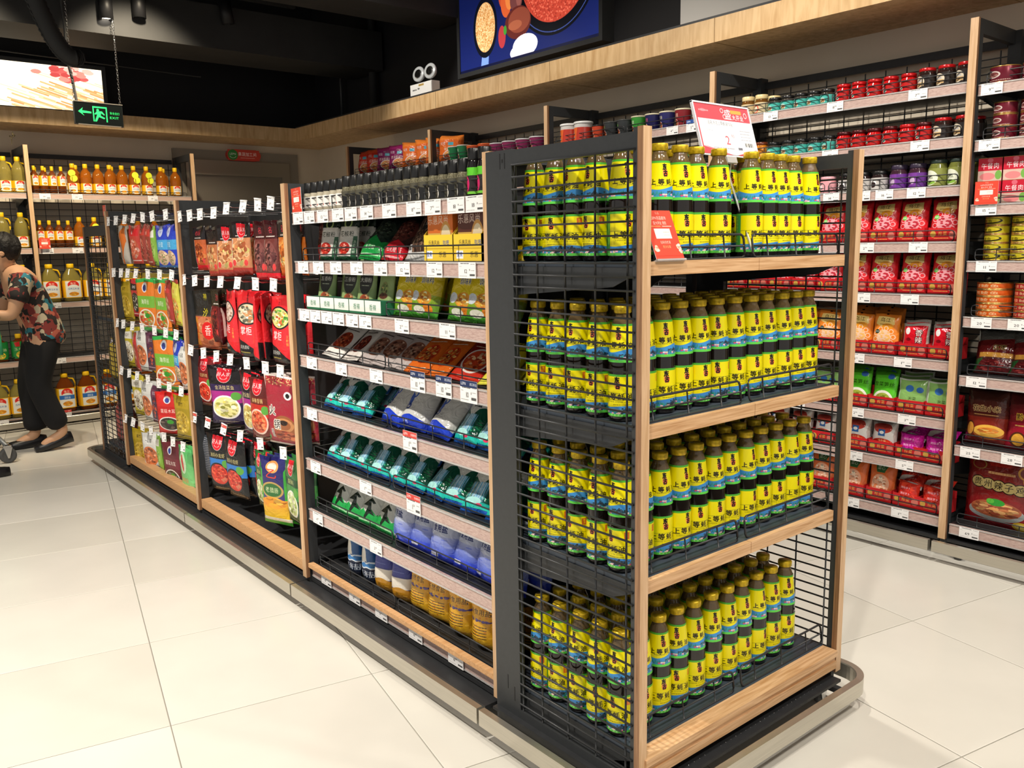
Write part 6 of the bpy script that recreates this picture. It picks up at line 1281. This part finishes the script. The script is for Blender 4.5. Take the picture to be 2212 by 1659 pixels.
def oil_bottle(nm, R, H, body, labz, sq=False, handle=False, tagn=False, blue=False, green=False):
    capR = R*.36; zt = H-.03; n = 20
    P = [(R*.88, 0), (R, .008), (R, H*.55), (R*.97, H*.60), (R*.82, H*.72), (R*.42, zt-.012), (R*.34, zt)]
    mb = MB().lathe(P, n)
    if sq:   # squarish body
        V = []
        for (x, y, z) in mb.v:
            a = math.atan2(y, x); r = math.hypot(x, y); k = min(1.18, (abs(math.cos(a))**5+abs(math.sin(a))**5)**(-1/5)) if z < H*.7 else 1; V.append((x*k, y*k*.8, z))
        mb.v = V
    me = mb.mesh(nm, body); cap = MB().lathe([(capR, zt-.004), (capR*1.1, zt), (capR*1.1, H-.004), (capR*.95, H), (0, H)], 14).mesh('cap', M['ycap']); parts = [('cap', cap)]
    c = CV(512, 180, 'f0b81c', 3); oil_lab(c, .24, 'e8e8e0' if not green else '1c8a3c', blue)
    if green: c = CV(512, 180, '1c8a3c', 3); c.p_([(.4, .05), (.5, 0), (.5, .3), (.42, .3)], 'c82828'); c.t_('玉米油', .5, .45, .2, 'e8f0c0'); c.food(.5, .78, .08, .2, ['f0c83c', 'e8e070', '58b838'], 20, .3)
    z0, z1 = labz; lb = MB().lathe([(R+.0008, z0), (R+.0008, z1)], n, uvr=(z0, z1), cap0=False, cap1=False)
    if sq: lb.v = [(x*min(1.18, (abs(math.cos(math.atan2(y, x)))**5+abs(math.sin(math.atan2(y, x)))**5)**(-1/5)), y*.8*min(1.18, (abs(math.cos(math.atan2(y, x)))**5+abs(math.sin(math.atan2(y, x)))**5)**(-1/5))-.0, z) for x, y, z in lb.v]
    parts.append(('label_wrap', lb.mesh('label_wrap', printed(nm+'_label', c, .3))))
    if handle: parts.append(('handle', MB().tube([(R*.35, 0, zt-.012), (R*.9, 0, zt-.02), (R*1.12, 0, H*.72), (R*1.1, 0, H*.6), (R*.95, 0, H*.52)], .007, 8).mesh('handle', M['ycap'])))
    if tagn:
        t = MB()
        for cx, cz in ((0, zt-.045), (.012, zt-.085)): t.v += []; t.tube([(cx, -R*.9-.004, cz), (cx, -R*.9+.0, cz)], .026, 14)
        parts.append(('neck_tag', t.mesh('neck_tag', mat('neon_tag', 'e8f03c', .4))))
    return Proto('oil_bottle' if H < .27 else 'oil_jug', 'bottle' if H < .27 else 'jug', me, parts)
OS = oil_bottle('small_oil_bottle', .030, .208, M['dkoil'], (.06, .135)); OB = oil_bottle('oil_bottle', .044, .236, M['amber'], (.012, .085)); OT = oil_bottle('oil_bottle', .044, .236, M['amber'], (.012, .085), tagn=True)
OJ = oil_bottle('oil_jug', .068, .295, M['clroil'], (.03, .165), True, True); OJ2 = oil_bottle('oil_jug', .068, .305, M['dkoil'], (.03, .19), True, True, blue=True)
OH = oil_bottle('handled_oil_bottle', .050, .268, M['clroil'], (.01, .09), False, True); OD = oil_bottle('dark_oil_bottle', .033, .21, M['dkoil'], (.06, .13)); OG = oil_bottle('green_oil_jug', .055, .205, M['dkoil'], (.02, .15), True, False, green=True)
def bk(p, x, z, lab, grp, y=7.48, yaw=0): return p.put((x, y, z+.001), (0, 0, math.radians(yaw)), lab, grp)
z = BZ[0]
for i, x in enumerate([1.44, 1.503, 1.566, 1.630]): bk(OS, x, z, f'small dark oil bottle, {ORD[i]} from the post on the top oil shelf', 'bottles on the top oil shelf', yaw=10)
for i, x in enumerate([1.712, 1.805, 1.895, 1.984, 2.077, 2.168, 2.268, 2.384, 2.50]): bk(OT if i in (0, 5, 6) else OB, x, z, f'amber oil bottle{" with a round neon neck tag" if i in (0, 5, 6) else ""}, {ORD[i]} after the small dark ones on the top oil shelf', 'bottles on the top oil shelf', yaw=[-20, 0, 0, 5, -5, 0, 10, 0, 0][i])
for i, x in enumerate([1.47, 1.54, 1.76, 2.03, 2.44]): bk(OB if x > 1.6 else OS, x, z, f'oil bottle in the second row of the top oil shelf, {ORD[i]} from the post', 'bottles on the top oil shelf', y=7.60)
z = BZ[1]
for i, x in enumerate([1.443, 1.510, 1.577, 1.644]): bk(OD, x, z, f'dark red-labelled oil bottle, {ORD[i]} from the post on the second oil shelf', 'bottles on the second oil shelf')
for i, x in enumerate([1.725, 1.835, 1.95, 2.06, 2.17, 2.30, 2.42, 2.54]): bk(OT if i in (1, 2) else OB, x, z, f'amber oil bottle, {ORD[i]} after the red-labelled ones on the second oil shelf', 'bottles on the second oil shelf')
z = BZ[2]
for i, x in enumerate([1.475, 1.628, 1.78, 1.93, 2.08, 2.23, 2.38, 2.52]): bk(OJ, x, z, f'large yellow-labelled oil jug, {ORD[i]} from the post on the third oil shelf', 'oil jugs on the third shelf')
z = BZ[4]
for i, x in enumerate([1.505, 1.665, 1.82, 1.98, 2.14, 2.30]): bk(OJ2, x, z, f'large jug with a red and blue label, {ORD[i]} from the post on the bottom oil shelf', 'oil jugs on the bottom shelf', yaw=[0, 8, 0, 0, 0, 0][i])
for i, x in enumerate([1.241, 1.346-.01]): bk(OH, x, BZ[0], f'pale handled oil bottle on the top shelf left of the post, {["outer", "inner"][i]} one', 'handled oil bottles'); bk(OH, [1.19, 1.317][i], BZ[1], f'pale handled oil bottle on the second shelf left of the post, {["outer", "inner"][i]} one', 'handled oil bottles')
bk(OJ, 1.285, BZ[2], 'large oil jug on the third shelf behind the shopper', 'oil jugs on the third shelf')
for i, x in enumerate([1.085, 1.215]): bk(OG, x, BZ[3], f'green-labelled oil jug behind the shopper, {["outer", "inner"][i]} one', 'green oil jugs')
for i, x in enumerate([1.04, 1.18]): bk(OJ, x, BZ[4], f'yellow-labelled jug on the bottom shelf behind the shopper, {["outer", "inner"][i]} one', 'oil jugs on the bottom shelf')
sp = tag(obj('dried_sprig', MB().tube([(1.30, 7.40, 2.148), (1.298, 7.37, 2.18), (1.305, 7.36, 2.22)], .0025, 5).tube([(1.298, 7.36, 2.18), (1.285, 7.36, 2.205)], [.001, .007], 5).tube([(1.30, 7.36, 2.19), (1.318, 7.36, 2.212)], [.001, .007], 5).tube([(1.304, 7.36, 2.21), (1.308, 7.36, 2.235)], [.007, .002], 5), mat('dried_leaf', '4a4028', .7)), 'small dried sprig sticking up from the top of the oil shelf frame', 'plant')

# ------------------------------------------------------------------ printed cards and signs
def flyer_art():
    c = CV(220, 260, 'e04a36', 5); c.t_('乐品', .5, .06, .06, 'f8b8a0'); c.t_('LEPN乐品超市', .5, .16, .085, 'fbe4d8', ax=.85); c.t_('盛大开业 惠民', .5, .26, .08, 'fbe4d8', ax=.8); c.r_(.12, .32, .5, .335, 'f0a060'); c.r_(.55, .32, .88, .335, 'f4c8b8')
    c.r_(.22, .38, .78, .58, 'f6efe8'); c.small(.52, .44, .75, 'c8c0b8', .02); c.small(.52, .5, .75, 'c8c0b8', .02); c.t_('扫码领优惠', .5, .66, .07, 'f8d8c8', ax=.9); c.t_('更多惊喜', .5, .75, .06, 'f0b070')
    for x in (.1, .9):
        for k in range(8): c.e_(x+c.r.normal(0, .03), .8+c.r.normal(0, .06), .05, .03, ['f4e0d0', 'f0c8b0', 'e89878'][k % 3])
    c.r_(0, .93, 1, .94, 'c83828'); return c
FM = printed('flyer_print', flyer_art(), .4)
def flyer(loc, rot, wd, ht, label, foot=False):
    mb = MB().box(-wd/2, wd/2, 0, .0012, 0, ht, m=1); mb.quad((-wd/2, -.0005, 0), (wd/2, -.0005, 0), (wd/2, -.0005, ht), (-wd/2, -.0005, ht))
    o = obj('promotion_card', mb, [FM, M['white']], None, loc, rot); tag(o, label, 'sign', 'red promotion cards')
    if foot: obj('clear_holder', MB().box(-wd/2-.002, wd/2+.002, -.004, .03, -.004, .0), M['plastic'], o)
    return o
flyer((1.462, 1.233, 1.304), (-math.radians(23), 0, 0), .092, .115, 'red promotion card leaning on bottles at the left of the top end rack shelf', True)
flyer((1.386, 2.889, 1.470), (0, math.radians(-2), FACE_W), .076, .086, 'red promotion card on the top salt bay shelf next to the far post')
flyer((3.598, 1.455, 1.467), (0, 0, FACE_W), .086, .088, 'red promotion card below the upper luncheon meat tins')
flyer((1.372, 5.345, 1.520), (0, 0, FACE_W), .06, .09, 'red promotion card on the far oak post of the island')
flyer((1.448, BY-.004, 1.379), (0, 0, 0), .078, .082, 'red promotion card on the second oil shelf next to the post')
c = CV(460, 270, 'f4f4f6', 6); c.r_(0, 0, 1, .30, 'd8505a'); c.e_(.15, .13, .05, .03, 'e88088'); c.small(.08, .12, .25, 'ee9aa0', .03); c.t_('盛', .6, .17, .24, 'ffffff', ax=.95); c.t_('大开业', .78, .22, .13, 'ffffff', ax=.95); c.r_(.66, .07, .86, .14, 'f0a050'); c.e_(.5, .1, .03, .05, 'f4d0d0', hole=.5); c.e_(.53, .22, .03, .05, 'f4d0d0', hole=.5); c.e_(.93, .15, .03, .06, 'f4d0d0', hole=.5)
c.r_(0, .30, .035, 1, 'd8505a'); c.t_('品名:东古上等蚝油700g', .42, .37, .095, '5a5a60', ax=.8); c.r_(.14, .44, .8, .445, 'b8b8c0'); c.t_('促销价¥', .2, .53, .05, '888890'); c.t_('2', .5, .70, .27, 'd8505a', ax=1.1); c.t_('.95', .6, .61, .10, 'd8505a'); 
for k in range(4): c.small(.76, .48+k*.06, .95, 'a0a0a8', .02)
c.bar(.8, .72, .97, .82); c.small(.2, .86, .6, '9a9aa2', .025); c.r_(.66, .84, .74, .89, '707078'); c.p_([(0, .84), (.5, 1), (0, 1)], 'd8505a'); c.p_([(1, .86), (.62, 1), (1, 1)], 'd8505a'); c.p_([(.035, .84), (.06, .84), (.55, 1), (.45, 1)], 'e87078')
sgn = thing('price_sign', 'large red and white price sign reading 2.95 standing above the sauce bottles', 'sign', (1.854, 1.372, 1.556), 0)
sgn.rotation_euler = (math.radians(-17), 0, 0)
obj('printed_sheet', MB().quad((-.112, -.003, 0), (.112, -.003, 0), (.112, -.003, .131), (-.112, -.003, .131)), printed('price_sign_print', c, .35), sgn)
obj('acrylic_holder', MB().box(-.115, .115, -.002, .001, -.004, .134).box(-.116, -.112, -.005, .002, -.004, .134).box(.112, .116, -.005, .002, -.004, .134).box(-.116, .116, -.005, .002, .131, .135), mat('acrylic', 'e8e8ee', .1), sgn)
obj('stand', MB().box(-.02, .02, -.002, .006, -.02, -.004).tube([(0, .002, -.01), (0, .018, -.05), (0, .0, -.255)], .003, 6), M['plastic'], sgn)

# ------------------------------------------------------------------ the shopper
def skinned(name, V, E, R_, m, parent=None, sub=2, root=0):
    me = bpy.data.meshes.new(name); me.from_pydata(V, E, []); o = bpy.data.objects.new(name, me); COL.objects.link(o)
    o.modifiers.new('skin', 'SKIN'); sk = me.skin_vertices[0] if me.skin_vertices else None
    if sk is None:
        bpy.context.view_layer.objects.active = o; bpy.ops.mesh.customdata_skin_add(); sk = me.skin_vertices[0]
    for i, r in enumerate(R_): sk.data[i].radius = r if isinstance(r, tuple) else (r, r); sk.data[i].use_root = (i == root)
    o.modifiers['skin'].use_smooth_shade = True
    s = o.modifiers.new('sub', 'SUBSURF'); s.levels = sub; s.render_levels = sub; me.materials.append(m)
    if parent: o.parent = parent
    return o
skin = mat('skin', 'c89a78', .5); PX, PY = 1.0, 6.56
pers = thing('person', 'shopper in a colourful patterned blouse and black trousers leaning over a trolley', 'person', (0, 0, 0))
V = [(1.21, 6.57, .84), (1.18, 6.57, .97), (1.13, 6.57, 1.10), (1.085, 6.57, 1.20), (1.055, 6.57, 1.255), (1.03, 6.57, 1.31), (1.02, 6.57, 1.375), (1.035, 6.57, 1.42), (.955, 6.57, 1.335), (.925, 6.57, 1.325)]
E = [(0, 1), (1, 2), (2, 3), (3, 4), (4, 5), (5, 6), (6, 7), (5, 8), (8, 9)]
Rr = [(.13, .15), (.11, .13), (.10, .15), (.08, .13), .05, .068, .078, .055, .035, .014]
def arm(sy):
    b = len(V); V.extend([(1.09, 6.57+sy*.16, 1.17), (1.055, 6.57+sy*.20, 1.05), (1.015, 6.57+sy*.20, .945), (.92, 6.57+sy*.17, .955), (.845, 6.57+sy*.14, .965), (.80, 6.57+sy*.135, .975)])
    E.extend([(3, b), (b, b+1), (b+1, b+2), (b+2, b+3), (b+3, b+4), (b+4, b+5)]); Rr.extend([.052, .05, .043, .036, .026, (.018, .034)])
    for q in range(4):
        f = len(V); yy = 6.57+sy*.135+(q-1.5)*.019; L_ = [.9, 1, .95, .75][q]; V.extend([(.785, yy, .985), (.758-.01*L_, yy, .978), (.752, yy, .978-.026*L_), (.768, yy, .955-.01*L_)]); E.extend([(b+5, f), (f, f+1), (f+1, f+2), (f+2, f+3)]); Rr.extend([.010, .009, .0085, .0075])
    f = len(V); V.extend([(.815, 6.57+sy*.135-sy*.034, .965), (.79, 6.57+sy*.135-sy*.05, .955), (.768, 6.57+sy*.135-sy*.045, .955)]); E.extend([(b+5, f), (f, f+1), (f+1, f+2)]); Rr.extend([.012, .010, .008])
arm(-1); arm(1)
for sy, kn, an, toe in ((-1, (1.14, 6.49, .46), (1.275, 6.49, .115), (1.12, 6.48, .035)), (1, (1.12, 6.66, .45), (1.13, 6.68, .085), (1.00, 6.69, .03))):
    b = len(V); V.extend([(1.215, 6.57+sy*.085, .76), kn, an, toe]); E.extend([(0, b), (b, b+1), (b+1, b+2), (b+2, b+3)]); Rr.extend([.10, .06, .04, .03])
skinned('body', V, E, Rr, skin, pers)
# clothing
bl = bpy.data.materials.new('patterned_blouse'); bl.use_nodes = True; N = bl.node_tree.nodes; L = bl.node_tree.links; b_ = N['Principled BSDF']; b_.inputs['Roughness'].default_value = .8
tc = N.new('ShaderNodeTexCoord'); nz = N.new('ShaderNodeTexNoise'); nz.inputs['Scale'].default_value = 12; mx = N.new('ShaderNodeMixRGB'); mx.inputs[0].default_value = .18
vo = N.new('ShaderNodeTexVoronoi'); vo.inputs['Scale'].default_value = 24; L.new(tc.outputs['Object'], nz.inputs[0]); L.new(tc.outputs['Object'], mx.inputs[1]); L.new(nz.outputs['Color'], mx.inputs[2]); L.new(mx.outputs[0], vo.inputs[0])
rp = N.new('ShaderNodeValToRGB'); rp.color_ramp.interpolation = 'CONSTANT'; L.new(vo.outputs['Color'], rp.inputs[0]); L.new(rp.outputs[0], b_.inputs['Base Color'])
cols = ['1c1614', '1f6a78', '1a1412', 'b05a48', '2a2220', 'b8aa90', '7a2c28', '161210', '2c7a8a', '6a6454']
el = rp.color_ramp.elements; el[0].position = 0; el[0].color = (*hexc(cols[0]), 1); el[1].position = .12; el[1].color = (*hexc(cols[1]), 1)
for i in range(2, 10): e = el.new(.1*i+.02); e.color = (*hexc(cols[i]), 1)
V2 = [(1.225, 6.57, .70), (1.225, 6.57, .80), (1.20, 6.57, .93), (1.155, 6.57, 1.07), (1.105, 6.57, 1.18), (1.075, 6.57, 1.235)]; E2 = [(0, 1), (1, 2), (2, 3), (3, 4), (4, 5)]; R2 = [(.15, .18), (.15, .18), (.13, .165), (.125, .16), (.105, .15), .07]
for sy in (-1, 1): b = len(V2); V2.extend([(1.10, 6.57+sy*.155, 1.175), (1.065, 6.57+sy*.20, 1.075), (1.045, 6.57+sy*.205, 1.03)]); E2.extend([(4, b), (b, b+1), (b+1, b+2)]); R2.extend([.066, .072, .074])
skinned('blouse', V2, E2, R2, bl, pers)
trm = mat('black_trousers', '121214', .9)
V3 = [(1.215, 6.57, .86), (1.22, 6.57, .79)]; E3 = [(0, 1)]; R3 = [(.11, .15), (.125, .16)]
for sy, kn, an in ((-1, (1.14, 6.49, .47), (1.26, 6.49, .13)), (1, (1.12, 6.655, .46), (1.14, 6.675, .11))):
    b = len(V3); V3.extend([(1.20, 6.57+sy*.08, .72), kn, ((kn[0]+an[0])/2, an[1], .28), an]); E3.extend([(1, b), (b, b+1), (b+1, b+2), (b+2, b+3)]); R3.extend([.115, .085, .078, .088])
skinned('trousers', V3, E3, R3, trm, pers)
hr = MB(); r8 = random.Random(5); nU, nV = 22, 14
for j in range(nV+1):
    for i in range(nU):
        a, e_ = 2*PI*i/nU, PI*j/nV; k = 1+.07*math.sin(5*a+3*e_)+r8.uniform(-.05, .05); x = .098*math.sin(e_)*math.cos(a)*k; y = .088*math.sin(e_)*math.sin(a)*k; zz = .098*math.cos(e_)*k
        if x < -.035 and zz < .05: x = -.035+.2*(x+.035)
        hr.v.append((1.047+x, 6.57+y, 1.385+zz))
for j in range(nV):
    for i in range(nU): hr.face([j*nU+i, (j+1)*nU+i, (j+1)*nU+(i+1) % nU, j*nU+(i+1) % nU], 0, None, True)
obj('hair', hr, mat('black_hair', '100d0c', .6, bump=.8, bscale=50), pers)
for sy in (-1, 1):
    obj('ear', MB().lathe([(.006, 0), (.018, .006), (.016, .012), (.006, .009)], 10), skin, pers, (1.012, 6.57+sy*.075, 1.345), (sy*PI/2*-1, 0, 0))
    obj('eye', MB().lathe([(0, -.008), (.008, -.005), (.01, 0), (.008, .005), (0, .008)], 10), mat('eye', '181210', .2), pers, (.962, 6.57+sy*.03, 1.372))
obj('mouth', MB().box(.925, .945, 6.55, 6.59, 1.292, 1.298), mat('lips', '9a5048', .5), pers)
def shoe(parent, x, y, z, ang, pitch=0, name='shoe', m=None):
    P = []; mb = MB(); n = 12; secs = [(-.12, .026, .030, .028), (-.09, .040, .032, .033), (-.03, .045, .036, .038), (.04, .036, .045, .045), (.09, .034, .045, .052), (.125, .028, .04, .045)]
    for (px, wy, hz_, zc) in secs:
        for k in range(n): a = 2*PI*k/n; mb.v.append((px, wy*math.cos(a), max(0.0, zc*.8+hz_*math.sin(a))))
    for s_ in range(len(secs)-1):
        for k in range(n): l = (k+1) % n; mb.face([s_*n+k, s_*n+l, (s_+1)*n+l, (s_+1)*n+k], 0, None, True)
    mb.face(list(range(n))[::-1]); mb.face([(len(secs)-1)*n+k for k in range(n)])
    return obj(name, mb, m or mat('black_shoe', '17171a', .35), parent, (x, y, z), (0, pitch, ang))
s1 = shoe(pers, 1.205, 6.49, .015, 0, -.2); s2 = shoe(pers, 1.07, 6.685, .0, 0)
s3 = shoe(None, .72, 5.92, .0, PI); tag(s3, 'black shoe tip of another shopper entering at the left picture edge', 'shoe')

# ------------------------------------------------------------------ the trolley (only its rear caster reaches the picture)
tr = thing('shopping_trolley', 'shopping trolley with a grey rubber caster in front of the shopper', 'trolley', (0, 0, 0))
fr_ = MB()
for y in (6.27, 6.84): fr_.tube([(.88, y, .125), (.80, y, .24), (.55, y, .30), (.10, y, .24), (.04, y, .125)], .014, 8).tube([(.80, y, .24), (.70, y, .60), (.76, y, .97)], .012, 8)
fr_.tube([(.10, 6.27, .24), (.10, 6.84, .24)], .012, 8).tube([(.80, 6.27, .24), (.80, 6.84, .24)], .012, 8); obj('chassis', fr_, mat('grey_trolley_tube', '6a6c6c', .35, metal=.5), tr)
obj('handle', MB().tube([(.76, 6.27, .97), (.76, 6.84, .97)], .016, 10), mat('trolley_grip', '3a3c40', .5), tr)
bs = MB()
for i in range(9):
    z = .50+.05*i; k = i/8*.04; bs.tube([(.66+k, 6.30-k*.3, z), (.66+k, 6.81+k*.3, z), (.08-k, 6.79+k*.3, z), (.08-k, 6.32-k*.3, z)], .0025, 4, closed=True)
for i in range(12): y = 6.31+i*.044; bs.tube([(.70, y, .90), (.66, y, .50), (.08, y, .50), (.04, y, .90)], .0025, 4)
tag(obj('basket', bs, M['chrome'], tr), kind='stuff')
for (x, y) in ((.89, 6.28), (.89, 6.83), (.05, 6.28), (.05, 6.83)):
    cf = obj('caster_fork', MB().box(x-.022, x+.022, y-.02, y+.02, .10, .118).prism([(x-.022, .105), (x+.026, .105), (x+.006, .035), (x-.004, .035)], y-.024, y-.020, 'y').prism([(x-.022, .105), (x+.026, .105), (x+.006, .035), (x-.004, .035)], y+.020, y+.024, 'y').tube([(x, y, .118), (x, y, .135)], .012, 8), M['chrome'], tr)
    w_ = MB().lathe([(0, -.012), (.024, -.014), (.030, -.013), (.036, -.016), (.050, -.013), (.051, 0), (.050, .013), (.036, .016), (.030, .013), (.024, .014), (0, .012)], 22); obj('wheel', w_, M['rubber'], cf, (x, y, .0515), (PI/2, 0, 0))
gb = Proto('shopping_bag', 'bag', pouch_mesh('shopping_bag', .22, .26, .12, 'brick', mat('mint_bag', '48c890', .5), 150)); gb.put((.83, 6.31, .70), (0, 0, .3), 'mint green bag resting at the trolley edge, cut by the picture edge')

bpy.data.objects.remove(_to)
